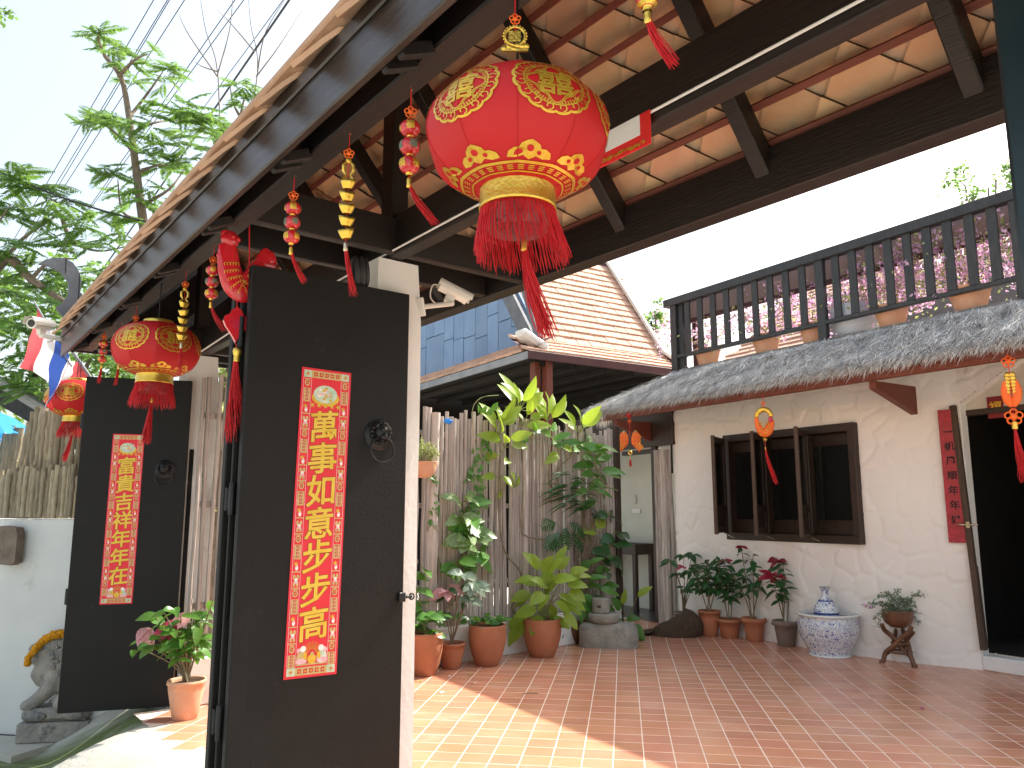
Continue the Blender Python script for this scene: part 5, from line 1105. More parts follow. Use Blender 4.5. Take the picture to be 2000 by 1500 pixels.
o = thing('wall_plaque', 'weathered grey wooden block fixed on the white wall left of the black door', 'wooden block', dep(20, 1065, 6.84), R(-8))
b = MB(); h, w = .165, .105; b.prism([(-w, -h * .9), (w * .6, -h), (w, -h * .85), (w * 1.02, h * .6), (w * .8, h * .92), (-w * .5, h), (-w, h * .92)], .09, Matrix.Translation((0, .03, 0)) @ RX); b.build('block', M_['bark'], o)
def meta(name, balls, m, par, res=.016):
    md = bpy.data.metaballs.new('m'); md.resolution = res; md.render_resolution = res; md.threshold = .55
    for (p, r, sz) in balls:
        e = md.elements.new(); e.co = p; e.radius = r
        if sz: e.type = 'ELLIPSOID'; e.size_x, e.size_y, e.size_z = sz
    o = bpy.data.objects.new('m', md); COL.objects.link(o); dg = bpy.context.evaluated_depsgraph_get(); me = bpy.data.meshes.new_from_object(o.evaluated_get(dg))
    bpy.data.objects.remove(o); bpy.data.metaballs.remove(md); me.materials.append(m); me.name = name
    for p in me.polygons: p.use_smooth = True
    return link(name, me, par)
LPt = flo(92, 1451, -.335) + Vector((.0, .17, 0)); lion = thing('lion_statue', 'grey carved stone lion seated on its block beside the black door', 'statue', LPt, R(190))
b = MB(); bs = []
out = [(-.27, -.16), (.27, -.16), (.27, .16), (-.27, .16)]
b.bbox((0, 0, .075), (.54, .33, .15), .008).build('base', M_['lionstone'], lion)
MB().bbox((0, 0, .205), (.51, .30, .105), .03).build('base', M_['lionstone'], lion)
b = MB()
for sx in (-1, 1): b.blob((sx * .14, .155, .2), (.085, .02, .035), 10, 6); b.blob((sx * .14, -.155, .2), (.085, .02, .035), 10, 6)
b.build('drapery', M_['lionstone'], lion)
B = []
def limb(pts, rs, n=7):
    P = smooth_path(pts, n)
    for i, p in enumerate(P): t = i / (len(P) - 1) * (len(rs) - 1); k = min(int(t), len(rs) - 2); B.append((p, rs[k] + (rs[k + 1] - rs[k]) * (t - k), None))
limb([(-.14, 0, .36), (-.06, 0, .46), (.03, 0, .54), (.07, 0, .60)], [.17, .165, .16, .14]); limb([(.05, 0, .56), (.10, 0, .50), (.125, 0, .46)], [.14, .13, .085], 4)
for sy in (-1, 1):
    limb([(.02, sy * .075, .5), (.06, sy * .08, .40), (.13, sy * .08, .32), (.17, sy * .08, .285)] if sy > 0 else [(.03, sy * .075, .5), (.03, sy * .085, .40), (.02, sy * .085, .32), (.06, sy * .085, .28)], [.10, .08, .066, .06])
    B.append((Vector((.2 if sy > 0 else .08, sy * .085, .275)), .07, None)); B.append((Vector((.16 if sy > 0 else .05, sy * .085, .28)), .06, None))
    limb([(-.14, sy * .09, .40), (-.10, sy * .12, .33), (-.04, sy * .12, .28)], [.13, .11, .07]); 
B += [(Vector((.06, 0, .71)), .165, None), (Vector((.02, 0, .755)), .145, None), (Vector((.12, .03, .695)), .10, None), (Vector((.12, -.03, .695)), .10, None), (Vector((.18, .02, .695)), .08, None), (Vector((.18, -.02, .695)), .08, None), (Vector((.215, 0, .705)), .058, None), (Vector((.165, 0, .615)), .075, None), (Vector((.195, 0, .61)), .055, None), (Vector((.12, 0, .62)), .09, None), (Vector((.14, .06, .755)), .06, None), (Vector((.14, -.06, .755)), .06, None), (Vector((.145, 0, .53)), .10, None), (Vector((.165, .03, .50)), .07, None), (Vector((.165, -.03, .50)), .07, None)]
meta('body', B, M_['lionstone'], lion)
b = MB(); rg = random.Random(8)
for sy in (-1, 1):
    for k in range(17):
        a = k * .72; rr = .03 + .0058 * k; c = Vector((-.01 - rr * .5 * math.cos(a), sy * (.118 + .008 * math.sin(k)), .65 + rr * math.sin(a) * 1.1)); b.blob(c, (.028, .016, .028), 8, 5)
        b.ring(c + Vector((0, sy * .014, 0)), .014, .005, 10, 5, Matrix.Rotation(R(90), 3, 'X'))
    b.blob((.165, sy * .062, .725), (.02, .014, .014), 8, 6); b.ring((.165, sy * .066, .725), .02, .006, 12, 5, RX.to_3x3()); b.blob((.232, sy * .022, .705), (.014, .012, .012), 6, 4); b.blob((-.03, sy * .11, .79), (.02, .02, .032), 8, 6)
    for k in range(4): b.blob((.20 - .012 * k if sy > 0 else .085 - .012 * k, sy * (.05 + .022 * k), .262), (.022, .012, .018), 6, 5)
b.blob((.175, 0, .475), (.036, .036, .036), 10, 7)
for k in range(6): b.blob((.19 - .01 * k, (.055 if k % 2 else -.055), .655 - .004 * k), (.012, .008, .012), 6, 4)
b.build('mane_and_face', M_['lionstone'], lion)
for c_ in lion.children:
    if c_.name.startswith(('body', 'mane')): c_.matrix_basis = Matrix.Translation((.012, 0, 0)) @ Matrix.Diagonal((1.12, 1.1, 1.0, 1))
gl_ = thing('garland', 'orange marigold garland draped over the head of the stone lion', 'garland', LPt + Vector((0, 0, 0)), R(190)); b = MB(); rg = random.Random(4)
pth = smooth_path([(.215, .09, .625), (.205, .1, .66), (.16, .115, .725), (.12, .09, .78), (.05, .10, .825), (-.04, .10, .83), (-.14, .1, .81), (-.2, .06, .74)], 7)
for p in pth:
    for q in range(7):
        a = 2 * math.pi * q / 7 + rg.uniform(-.4, .4); s = .019 if p.z > .7 else .012; c = p + Vector((rg.uniform(-.008, .008), math.cos(a) * s, math.sin(a) * s * 1.15)); b.blob(c, rg.uniform(.012, .017), 7, 5, .22, rg=rg)
b.blob((.217, .09, .605), .026, 9, 6, .2, rg=rg)
g_o = b.build('flowers', M_['marigold'], gl_, Matrix.Translation((.012, 0, 0)) @ Matrix.Diagonal((1.12, 1.1, 1.0, 1))) 

# ================================================================== power lines
def wire(label, a, c, Ya, Yc, r, group='power lines'):
    A, Cc = dep(*a, Ya), dep(*c, Yc); d = (Cc - A); A2 = A - d * 1.2; o = MB().tube([p - A for p in curve_pts(A2, Cc + d * .6, .12, 14)], r, 5, cap=False).build('power_line', M_['wire'], None, Matrix.Translation(A)); tag(o, label, 'power line', group)
for l, a, c in (('leftmost thin power line, lowest across the pale sky', (7, 497), (297, 0)), ('thin power line, upper of a close pair left of the tree', (63, 430), (324, 0)), ('thin power line, lower of a close pair left of the tree', (66, 438), (328, 0)), ('thin power line just right of the close pair', (66, 451), (357, 0)), ('thin power line passing behind the middle of the tree', (108, 493), (455, 0)), ('thin power line just right of the one behind the tree', (168, 413), (472, 0)), ('thin power line beside the thickest one', (355, 262), (549, 0))): wire(l, a, c, 26, 17, .012)
wire('thickest dark power line slanting across the sky next to the tree', (273, 416), (560, 0), 20, 13, .022)
A, Cc = dep(-60, 305, 9), dep(320, 440, 8.4); o = MB().tube([p - A for p in curve_pts(A, Cc, .1, 14)], .011, 6).build('cable', M_['wire'], None, Matrix.Translation(A)); tag(o, 'dark cable crossing the tree almost level, towards the gate roof', 'cable')

# ================================================================== trees
def frondmesh(seed):
    rg = random.Random(seed); b = MB(); P = []; n = 17; bend = rg.uniform(.18, .4); sw = rg.uniform(-.15, .15)
    for i in range(n + 1): t = i / n; P.append(Vector((t, sw * t * t, .12 * t - bend * t * t)))
    b.tube(P, [.008 - .006 * i / n for i in range(n + 1)], 4, cap=False)
    for i in range(1, n + 1):
        t = i / n; s = .24 * (math.sin(math.pi * (.14 + .8 * t))) ** .7; d = (P[i] - P[i - 1]).normalized(); sd = Vector((0, 0, 1)).cross(d).normalized()
        for q in (-1, 1):
            dd = (sd * q * .9 + d * .45 + Vector((0, 0, rg.uniform(-.45, -.05)))).normalized(); w = dd.cross(Vector((0, 0, 1))).normalized() * s * .21; a = P[i]; m = a + dd * s * .5 + Vector((0, 0, .012)); e = a + dd * s + Vector((0, 0, -.02))
            k = len(b.v); b.add([a, m - w, e, m + w, a + dd * s * .5], [(0, 1, 4), (1, 2, 4), (2, 3, 4), (3, 0, 4)], False)
    return b.mesh('frond', M_['treeleaf'])
FR = [frondmesh(k) for k in range(6)]
def frond_tree(label, trunk, limbs, clusters, Y, r0, seedv, root):
    rg = random.Random(seedv); B0 = Vector(root); o = thing('tree', label, 'tree', B0, 0); cnt = 0
    def P(x, y, dy=0): return dep(x, y, Y + dy) - B0
    tp = [Vector((0, 0, 0))] + [P(*p) for p in trunk]; n = len(tp)
    MB().tube(smooth_path(tp, 3), [r0 * (1 - .85 * i / (3 * (n - 1))) + .004 for i in range(3 * (n - 1) + 1)], 8).build('trunk', M_['bark'], o)
    b = MB()
    for l in limbs:
        q = [P(x, y, rg.uniform(-.3, .3) * i) for i, (x, y) in enumerate(l)]; k = len(q); b.tube(smooth_path(q, 4), [.028 * (1 - .8 * i / (4 * (k - 1))) for i in range(4 * (k - 1) + 1)], 6)
    if limbs: b.build('branches', M_['bark'], o)
    tw = MB()
    for (cx, cy, k, ln, rad) in clusters:
        c = P(cx, cy, rg.uniform(-.5, .5)); a0 = rg.uniform(0, 6.28)
        for i in range(int(k * 1.9)):
            a = a0 + 2.4 * i; d = Vector((math.cos(a), math.sin(a) * .8, rg.uniform(-.35, .45))); s = ln / 1530 * Y * rg.uniform(.75, 1.2)
            p = c + Vector((rg.uniform(-1, 1), rg.uniform(-1, 1), rg.uniform(-1, 1))) * rad / 1530 * Y; cnt += 1
            link('frond', FR[rg.randint(0, 5)], o, orient(p, d, Vector((rg.uniform(-.5, .5), rg.uniform(-.9, .3), 1)), s))
    return o
frond_tree('slender tree with feathery leaves rising above the gate roof among the wires', [(290, 640), (287, 520), (283, 460), (272, 380), (262, 300), (250, 215), (236, 150), (205, 110), (191, 72)],
    [[(262, 300), (228, 262), (190, 235)], [(275, 335), (300, 325), (330, 322)], [(252, 230), (290, 180), (318, 140)], [(283, 430), (240, 415), (230, 350)], [(278, 400), (330, 370), (360, 330)], [(256, 262), (300, 240), (350, 235)], [(232, 150), (262, 118), (290, 105)]],
    [(192, 66, 6, 62, 8), (215, 92, 5, 55, 10), (240, 118, 6, 52, 14), (268, 108, 4, 44, 12), (330, 128, 6, 50, 10), (312, 158, 5, 50, 14), (262, 158, 4, 46, 12), (200, 232, 7, 60, 14), (238, 250, 6, 55, 14), (172, 244, 4, 48, 8), (285, 236, 6, 55, 18), (355, 215, 7, 62, 16), (395, 236, 7, 60, 16), (425, 262, 6, 56, 14), (345, 268, 6, 60, 18), (300, 292, 6, 55, 18), (210, 335, 6, 52, 12), (240, 372, 5, 50, 14), (330, 330, 6, 58, 20), (370, 300, 6, 58, 18), (285, 385, 6, 55, 18), (330, 385, 5, 52, 16), (240, 440, 5, 50, 14)], 9.6, .085, 1, (-4.45, 9.7, -.75))
frond_tree('spreading tree with feathery leaves at the left edge behind the flag', [(-60, 760), (-40, 600), (10, 505), (60, 545), (140, 600), (200, 640)],
    [[(10, 505), (-20, 470), (20, 400)], [(-30, 560), (40, 470), (120, 410), (80, 380)], [(120, 420), (140, 470), (190, 490), (245, 482)], [(60, 545), (100, 510), (150, 505)]],
    [(20, 345, 7, 72, 12), (70, 365, 7, 72, 14), (125, 395, 6, 66, 12), (30, 420, 7, 66, 16), (85, 420, 5, 60, 14), (10, 480, 6, 66, 16), (150, 440, 7, 66, 16), (200, 470, 7, 60, 16), (225, 425, 5, 56, 12), (120, 480, 6, 60, 16), (60, 540, 8, 66, 22), (120, 545, 7, 62, 20), (180, 540, 7, 60, 20), (215, 590, 6, 58, 16), (20, 580, 8, 66, 22), (90, 610, 8, 62, 22), (150, 640, 7, 60, 20), (30, 650, 8, 64, 24), (205, 655, 6, 54, 16), (20, 710, 8, 62, 22), (190, 700, 6, 52, 16), (225, 715, 6, 50, 14), (60, 745, 8, 56, 20), (120, 730, 6, 56, 20), (-30, 400, 6, 70, 16), (-30, 620, 8, 66, 22)], 8.6, .09, 2, (-5.9, 8.8, -.75))
frond_tree('feathery branch top showing just above the tiled gate eave', [(470, 420), (472, 300), (470, 230), (478, 190)], [[(470, 230), (455, 200), (450, 170)], [(472, 260), (500, 200), (512, 178)]], [(468, 165, 5, 44, 8), (505, 185, 5, 42, 8), (475, 205, 5, 44, 10), (445, 300, 5, 46, 10), (460, 250, 4, 46, 10)], 11.0, .05, 3, (-3.95, 11.2, -.75))
# bare twigs
rg = random.Random(12); o = thing('bare_tree', 'leafless thin branches against the white sky above the gate roof', 'tree', (-4.9, 14, -.75), 0); b = MB()
for l in ([(430, 330), (425, 140), (402, 60), (392, 0)], [(425, 145), (448, 60), (455, -10)], [(470, 330), (503, 140), (490, 50), (485, -5)], [(503, 140), (520, 60), (570, -20)], [(497, 100), (450, 45), (425, 20)], [(425, 150), (370, 70), (350, 30)], [(426, 140), (395, 130), (380, 120)], [(500, 150), (545, 90), (590, 20)]): 
    q = [dep(x, y, 14 + rg.uniform(-.4, .4)) - o.location for x, y in l]; b.tube(smooth_path(q, 5), [.016 * (1 - .7 * i / (5 * (len(q) - 1))) for i in range(5 * (len(q) - 1) + 1)], 5)
b.tube([(0, 0, 0), dep(450, 520, 14) - o.location, dep(430, 330, 14) - o.location], [.08, .05, .02], 7).tube([dep(450, 520, 14) - o.location, dep(470, 330, 14) - o.location], [.04, .018], 6); b.build('branches', M_['bark'], o)
def leaf_crown(label, clumps, Y, leaf, seedv, root, m='treeleaf', name='tree', dens=1.0):
    rg = random.Random(seedv); B0 = Vector(root); o = thing(name, label, 'tree', B0, 0); b = MB(); cs = [(dep(x, y, Y + dy) - B0, r / 1530 * Y) for x, y, r, dy in clumps]
    MB().tube([(0, 0, 0), cs[0][0] * .5 + Vector((.1, 0, 0)), cs[0][0]], [.16, .1, .03], 8).build('trunk', M_['bark'], o)
    t = MB()
    for c, r in cs[1:]: t.tube([cs[0][0] * .55, (cs[0][0] * .5 + c * .5), c], [.05, .03, .008], 5)
    if len(cs) > 1: t.build('branches', M_['bark'], o)
    for c, r in cs:
        sub = [c + Vector((rg.gauss(0, .5), rg.gauss(0, .5), rg.gauss(0, .45))) * r for _ in range(9)]
        for k in range(int(330 * dens)):
            p = rg.choice(sub) + Vector((rg.gauss(0, .22), rg.gauss(0, .22), rg.gauss(0, .18))) * r; s = leaf * rg.uniform(.6, 1.3); d = Vector((rg.gauss(0, 1), rg.gauss(0, 1), rg.gauss(-.3, .6))).normalized(); e = d.cross(Vector((rg.gauss(0, .5), rg.gauss(0, .5), 1))).normalized()
            b.add([p, p + d * s * .5 + e * s * .3, p + d * s, p + d * s * .5 - e * s * .3], [(0, 1, 2), (0, 2, 3)])
    b.build('crown', M_[m], o, None, 'stuff'); return o
leaf_crown('dense green tree low behind the log screen and far lantern', [(120, 660, 70, 0), (30, 620, 80, .4), (60, 720, 70, 0), (200, 700, 60, .2), (150, 560, 60, .6), (0, 540, 60, .6), (235, 730, 50, 0), (20, 780, 60, .3)], 10.5, .12, 5, (-6.6, 10.6, -.75))
leaf_crown('leafy tree showing in the gap right of the far white pillar', [(430, 780, 45, 0), (420, 880, 50, .4), (440, 980, 50, 0), (415, 1060, 45, .3), (450, 700, 40, 0), (400, 1000, 40, 0)], 9.0, .085, 6, (-3.45, 9.1, -.75), m='paleleaf')
leaf_crown('distant small-leaved tree above the balcony railing', [(1900, 375, 45, 0), (1960, 360, 40, .5), (1870, 350, 28, .8), (1990, 330, 30, .2), (1930, 400, 40, 0), (2030, 380, 60, 0)], 26, .17, 7, (16.5, 26.3, -.75), dens=.55)
leaf_crown('tip of a far tree left of the balcony corner post', [(1280, 615, 20, 0), (1265, 640, 24, .3)], 24, .16, 8, (4.4, 24.2, -.75), dens=.6)
leaf_crown('leaf cluster hanging into the top left corner', [(-15, 15, 28, 0), (-50, 20, 40, 0)], 7.0, .05, 9, (-6.5, 7.2, -.75), dens=.7)
# neighbour roof and umbrella
nb = thing('neighbour_roof', 'dark sloping roof of a neighbouring shed beside the blue umbrella', 'shed', (-6.6, 9.0, -.75), R(12))
MB().prism([(-1.6, 0), (1.0, 0), (1.0, 2.3), (-1.6, 2.3)], 1.4, Matrix(((1, 0, 0, 0), (0, 0, 1, 0), (0, 1, 0, 0), (0, 0, 0, 1)))).build('wall', M_['darkwood'], nb)
MB().prism([(-2.2, 2.5), (.1, 4.0), (1.7, 3.0), (1.7, 2.85), (.1, 3.8), (-2.2, 2.35)], 2.0, Matrix(((1, 0, 0, 0), (0, 0, 1, -.3), (0, 1, 0, 0), (0, 0, 0, 1)))).build('roof', M_['rail'], nb)
um = thing('umbrella', 'bright blue umbrella at the left edge of the picture', 'umbrella', dep(-42, 800, 7.6) + Vector((0, 0, -1.9)), 0); b = MB(); n = 8
zt = 1.95; rim = [Vector((.62 * math.cos(2 * math.pi * k / n + .2), .62 * math.sin(2 * math.pi * k / n + .2), zt - .32)) for k in range(n)]
for k in range(n):
    a, c = rim[k], rim[(k + 1) % n]; T = Vector((0, 0, zt)); m1, m2 = T.lerp(a, .5) + Vector((0, 0, .04)), T.lerp(c, .5) + Vector((0, 0, .04)); q = (a + c) / 2 * .93 + Vector((0, 0, .015 + zt * 0)); q.z = a.z + .03
    MB().add([T, m1, m2, a, q, c], [(0, 1, 2), (1, 3, 4), (1, 4, 2), (2, 4, 5)], True).build('panel', M_['umbrella'], um)
MB().tube([(0, 0, 0), (0, 0, zt + .05)], .014, 8).build('pole', M_['camwhite'], um)
for k in range(n): MB().tube([Vector((0, 0, zt - .005)), rim[k]], .004, 5).build('rib', M_['camwhite'], um)

# ================================================================== potted and climbing plants
LH = {k: [leafmesh('leaf', M_[k], .72, .22, .18, True, 6, .01), leafmesh('leaf', M_[k], .66, .35, .3, True, 6, .015)] for k in ('leaf', 'leaflime', 'leafdark', 'leafvar', 'leafsilver')}
LO = {k: [leafmesh('leaf', M_[k], .40, .25, .3, False, 6), leafmesh('leaf', M_[k], .46, .4, .2, False, 6, .012)] for k in ('leaf', 'leaflime', 'leafdark')}
BR = {k: [leafmesh('bract', M_[k], .5, .2, .2, False, 5), leafmesh('bract', M_[k], .58, .35, .25, False, 5)] for k in ('bract', 'bractpink', 'bractdark', 'leafsilver')}
STRAP = leafmesh('leaf', M_['leafdark'], .085, .75, .3, False, 7)
def local(o): return (Matrix.Translation(o.location) @ Matrix.Rotation(o.rotation_euler.z, 4, 'Z')).inverted()
def ring_leaves(o, c, n, me, s, rg, up=.4, tilt=0, dirv=(0, 0, 0), name='leaf', jit=.02, nrm=(0, -.45, 1)):
    a0 = rg.uniform(0, 6.28)
    for i in range(n):
        a = a0 + i * 2.4; d = Vector((math.cos(a), math.sin(a), up + rg.uniform(-.35, .35))) + Vector(dirv)
        p = Vector(c) + Vector((rg.uniform(-1, 1), rg.uniform(-1, 1), rg.uniform(-1, 1))) * jit
        put_leaf(rg.choice(me), o, p, d, Vector(nrm) + Vector((rg.uniform(-.5, .5), rg.uniform(-.5, .2), rg.uniform(-.2, .3))), s * rg.uniform(.75, 1.15), name)
def pot_thing(label, x, y, wpx, hpx, m='terracotta', belly=1.0, z=0, name='potted_plant', lip=.018, scal=0, group=None, prof=None):
    P = flo(x, y, z); o = thing(name, label, 'potted plant', P, rnd.uniform(0, 1), group); k = P.y * 1.0 / 1530; P.y
    r = wpx / 2 * k; h = hpx * k * 1.02; f = prof(r, h) if prof else pot_profile(r / 1.02, h, lip, belly)
    o.location = P + Vector((0, r * .55, 0)); n = 32
    MB().lathe(f, n, mod=(lambda a, j: 1 + (scal * math.sin(8 * a) if 5 <= j <= 6 else 0)) if scal else None).build('pot', M_[m], o)
    MB().lathe([(r * .88, h - .03), (r * .5, h - .02), (0, h - .015)], 18).build('soil', M_['soil'], o); return o, r, h
def stems_of(o, paths, r=.006, m='stem'):
    for q in paths: k = len(q); MB().tube(smooth_path(q, 4), [r * (1 - .5 * i / (4 * (k - 1))) for i in range(4 * (k - 1) + 1)], 6, cap=False).build('stem', M_[m], o)
egg = lambda r, h: [(0, .004), (r * .58, 0), (r * .62, .004), (r * .82, h * .25), (r * .97, h * .55), (r * 1.0, h * .78), (r * .97, h * .93), (r * 1.0, h), (r * .9, h), (r * .88, h * .9)]
# pots along the stick fence
o, r, h = pot_thing('round terracotta pot of green heart-leaved creeper next to the white pillar edge', 826, 1322, 70, 76, prof=egg, belly=1.05); rg = random.Random(1)
for k in range(14): a = rg.uniform(0, 6.28); q = rg.uniform(.2, 1) * r; c = Vector((q * math.cos(a), q * math.sin(a), h + rg.uniform(.0, .16))); ring_leaves(o, c, 3, LH['leaf'], .12, rg, .1)
st = []
for x, y in ((812, 1150), (830, 1112), (808, 1120), (822, 1180)): c = local(o) @ dep(x, y, o.location.y + .05); st.append([(0, 0, h - .02), c * .5 + Vector((.02, 0, h * .4)), c]); ring_leaves(o, c, 2, LH['leaf'], .17, rg, .0)
stems_of(o, st, .005, 'greenstem')
def poinsettia(label, x, y, wpx, hpx, top, spread, nst, kinds, m='terracotta', scal=0, seedv=1, group=None, ls=.13, nl=9, prof=None, colour=(), stem_m='stem', bract_s=.13):
    o, r, h = pot_thing(label, x, y, wpx, hpx, m, scal=scal, group=group, prof=prof); rg = random.Random(seedv); H = (y - top) / 1530 * o.location.y; sp = spread / 1530 * o.location.y; st = []
    for k in range(nst):
        a = 2 * math.pi * k / nst + rg.uniform(-.5, .5); q = rg.uniform(.5, 1); e = Vector((math.cos(a) * sp * q, math.sin(a) * sp * q * .6, h + (H - h) * rg.uniform(.7, 1.0))); m1 = Vector((math.cos(a) * sp * .35, math.sin(a) * sp * .2, h + (e.z - h) * .45)); st.append([(rg.uniform(-.02, .02), rg.uniform(-.02, .02), h - .03), m1, e])
        P = smooth_path(st[-1], 5)
        for i in range(nl):
            t = .5 + .5 * i / max(1, nl - 1); p = P[min(len(P) - 1, int(t * (len(P) - 1)))]; a2 = i * 2.4 + a; d = Vector((math.cos(a2), math.sin(a2), rg.uniform(-.5, .25))); put_leaf(rg.choice(LO[kinds] if kinds in LO else LH[kinds]), o, p, d, Vector((rg.uniform(-.4, .4), -.5, 1)), ls * rg.uniform(.7, 1.2))
        if k < len(colour) and colour[k]:
            for i in range(8): a2 = i * 2.4; put_leaf(rg.choice(BR[colour[k]]), o, e + Vector((0, 0, .02)), Vector((math.cos(a2), math.sin(a2) - .3, rg.uniform(-.4, .35))), Vector((rg.uniform(-.3, .3), -.8, .9)), bract_s * rg.uniform(.7, 1.15), 'bract')
    stems_of(o, st, .008, stem_m); return o, r, h
o, r, h = poinsettia('small terracotta pot with a tall poinsettia showing one pink and one silvery head', 881, 1308, 52, 46, 1135, 46, 3, 'leafdark', seedv=4, colour=(None, None, None), nl=5, ls=.13); rg = random.Random(14)
for x, y, cc, n, s in ((872, 1152, 'bractpink', 10, .2), (925, 1140, 'leafsilver', 14, .17), (918, 1165, 'leafsilver', 9, .16), (905, 1120, 'leafsilver', 6, .16)):
    c = local(o) @ dep(x, y, o.location.y - .03); MB().tube(smooth_path([(0, 0, h - .02), (c.x * .4, c.y * .4, h + (c.z - h) * .5), c], 4), .007, 6).build('stem', M_['stem'], o)
    for i in range(n): a2 = i * 2.4; put_leaf(rg.choice(BR[cc]), o, c, Vector((math.cos(a2), math.sin(a2) - .4, rg.uniform(-.7, .3))), Vector((rg.uniform(-.3, .3), -.9, .8)), s * rg.uniform(.7, 1.1), 'bract' if cc != 'leafsilver' else 'leaf')
o, r, h = pot_thing('terracotta pot of low round leaves left of the largest leafy pot', 951, 1302, 72, 72, prof=egg); rg = random.Random(3)
for k in range(9): a = rg.uniform(0, 6.28); q = rg.uniform(.2, .9) * r; ring_leaves(o, (q * math.cos(a), q * math.sin(a), h + rg.uniform(.0, .07)), 2, LH['leaf'], .10, rg, .3)
for x, y in ((915, 1215), (900, 1205), (978, 1212)): c = local(o) @ dep(x, y, o.location.y); ring_leaves(o, c, 3, LH['leaf'], .11, rg, .1)
def broad_pot(label, x, y, wpx, hpx, m, leaves, seedv, prof=None, me='leaf', s=.24):
    o, r, h = pot_thing(label, x, y, wpx, hpx, m, prof=prof); rg = random.Random(seedv); st = []
    for (lx, ly, dx, dz) in [(a + rg.uniform(-14, 14) * q, b2 + rg.uniform(-14, 14) * q, c2 + rg.uniform(-.5, .5) * q, d2 + rg.uniform(-.4, .3) * q) for q in (0, 1) for a, b2, c2, d2 in leaves]:
        c = local(o) @ dep(lx, ly, o.location.y + rg.uniform(-.22, .12)); st.append([(rg.uniform(-.04, .04), rg.uniform(-.04, .04), h - .03), Vector((c.x * .45, c.y * .45, h + .55 * (c.z - h) + .03)), c]); R_ = local(o).to_3x3(); put_leaf(rg.choice(LH[me]) if me in LH and rg.random() < .6 else rg.choice(LO[me]), o, c, R_ @ Vector((dx, rg.uniform(-.5, .1), dz)), R_ @ Vector((rg.uniform(-.3, .3), -.8, .9)), s * rg.uniform(.8, 1.2))
    stems_of(o, st, .005, 'greenstem'); return o, r, h
broad_pot('largest terracotta pot with bright broad leaves on long stalks', 1060, 1285, 74, 68, 'terracotta', [(1045, 1130, -1, .1), (1070, 1120, .3, .5), (1035, 1160, -1, -.2), (1085, 1135, .8, .3), (1110, 1140, 1, .0), (1060, 1160, -.5, -.3), (1090, 1160, .7, -.3), (1045, 1190, -.9, -.2), (1075, 1185, .2, -.5), (1105, 1170, 1, -.3), (1030, 1215, -.6, -.6), (1055, 1205, -.2, -.3), (1115, 1120, .8, .4), (1090, 1110, .5, .6), (1060, 1140, -.6, .4), (1015, 1213, -.3, -.8), (1080, 1205, .6, -.2), (1100, 1195, .6, -.5), (1052, 1110, -.4, .6), (1070, 1146, 0, .2)], 5, prof=egg, me='leaflime', s=.2)
broad_pot('dark woven-looking pot behind the largest leafy pot, with drooping leaves', 1122, 1258, 52, 44, 'carved', [(1120, 1150, .3, -.5), (1140, 1160, .6, -.4), (1105, 1185, -.4, -.8), (1150, 1130, .8, .2), (1135, 1110, .5, .4), (1160, 1165, .9, -.3), (1125, 1185, .1, -.9), (1095, 1230, -.5, -.8), (1150, 1180, .6, -.6), (1165, 1115, .9, .2), (1118, 1125, -.2, .4), (1100, 1262, .2, -.4), (1128, 1262, .8, -.1), (1172, 1150, 1, -.1), (1145, 1145, .2, .1)], 6, prof=egg, s=.2)
# stone stack
P = flo(1192, 1267, 0); o = thing('stone_block', 'rough pale stone block lying at the right end of the stick fence', 'stone block', P + Vector((0, .14, 0)), R(-6)); k = P.y / 1530; rg = random.Random(5); b = MB(); vs = []
for j, (s, z) in enumerate(((1, 0), (1.03, .1), (1.0, .2), (.9, .255), (.5, .265))):
    for i in range(22):
        a = 2 * math.pi * i / 22; c_, s_ = math.cos(a), math.sin(a); e = .55; vs.append((s * .325 * abs(c_) ** e * (1 if c_ > 0 else -1) * (1 + rg.uniform(-.03, .03)), s * .15 * abs(s_) ** e * (1 if s_ > 0 else -1) * (1 + rg.uniform(-.05, .05)), z + rg.uniform(-.008, .008) * (j > 0)))
b.add(vs, [(j * 22 + i, j * 22 + (i + 1) % 22, (j + 1) * 22 + (i + 1) % 22, (j + 1) * 22 + i) for j in range(4) for i in range(22)], True); b.add(vs[-22:], [list(range(22))]); b.build('block', M_['stone'], o)
o2 = thing('grindstone', 'round grey grindstone lying on the pale stone block', 'grindstone', o.location + Vector((-.05, .0, .262)), 0); MB().lathe([(0, 0), (.15, .0), (.175, .02), (.18, .09), (.17, .105), (.1, .1), (0, .1)], 30).build('disc', M_['stone'], o2)
o3 = thing('stone_drum', 'small stone cylinder standing on the grindstone', 'stone', o2.location + Vector((-.03, 0, .102)), 0); MB().lathe([(0, 0), (.098, 0), (.1, .01), (.098, .155), (.09, .165), (0, .165)], 26).build('drum', M_['stone'], o3); MB().bbox((-.03, -.098, .08), (.04, .006, .03), .002, Matrix.Rotation(R(-17), 3, 'Z')).build('mark', M_['edgewood'], o3)
P = flo(1215, 1255, 0) + Vector((.1, .3, 0)); o = thing('leafy_plant', 'few-stemmed green plant leaning out behind the stone block', 'plant', P, 0); rg = random.Random(6); st = []
for (x, y, dx, dz) in ((1210, 1190, -.3, .6), (1200, 1195, -.6, .3), (1225, 1210, .7, .2), (1235, 1222, .6, -.5), (1245, 1165, .6, .6), (1190, 1200, -.8, .2), (1240, 1235, .4, -.7), (1215, 1180, .2, .8), (1225, 1240, -.3, -.6), (1200, 1212, .5, -.2)):
    c = dep(x, y, P.y - .15) - P; st.append([(0, 0, 0), (c.x * .4, c.y * .4, c.z * .6), c]); put_leaf(rg.choice(LO['leaflime'] if y in (1165, 1180) else LH['leaf']), o, c, (dx, -.3, dz), (rg.uniform(-.3, .3), -.8, .8), .2 * rg.uniform(.8, 1.2))
stems_of(o, st, .006, 'greenstem')
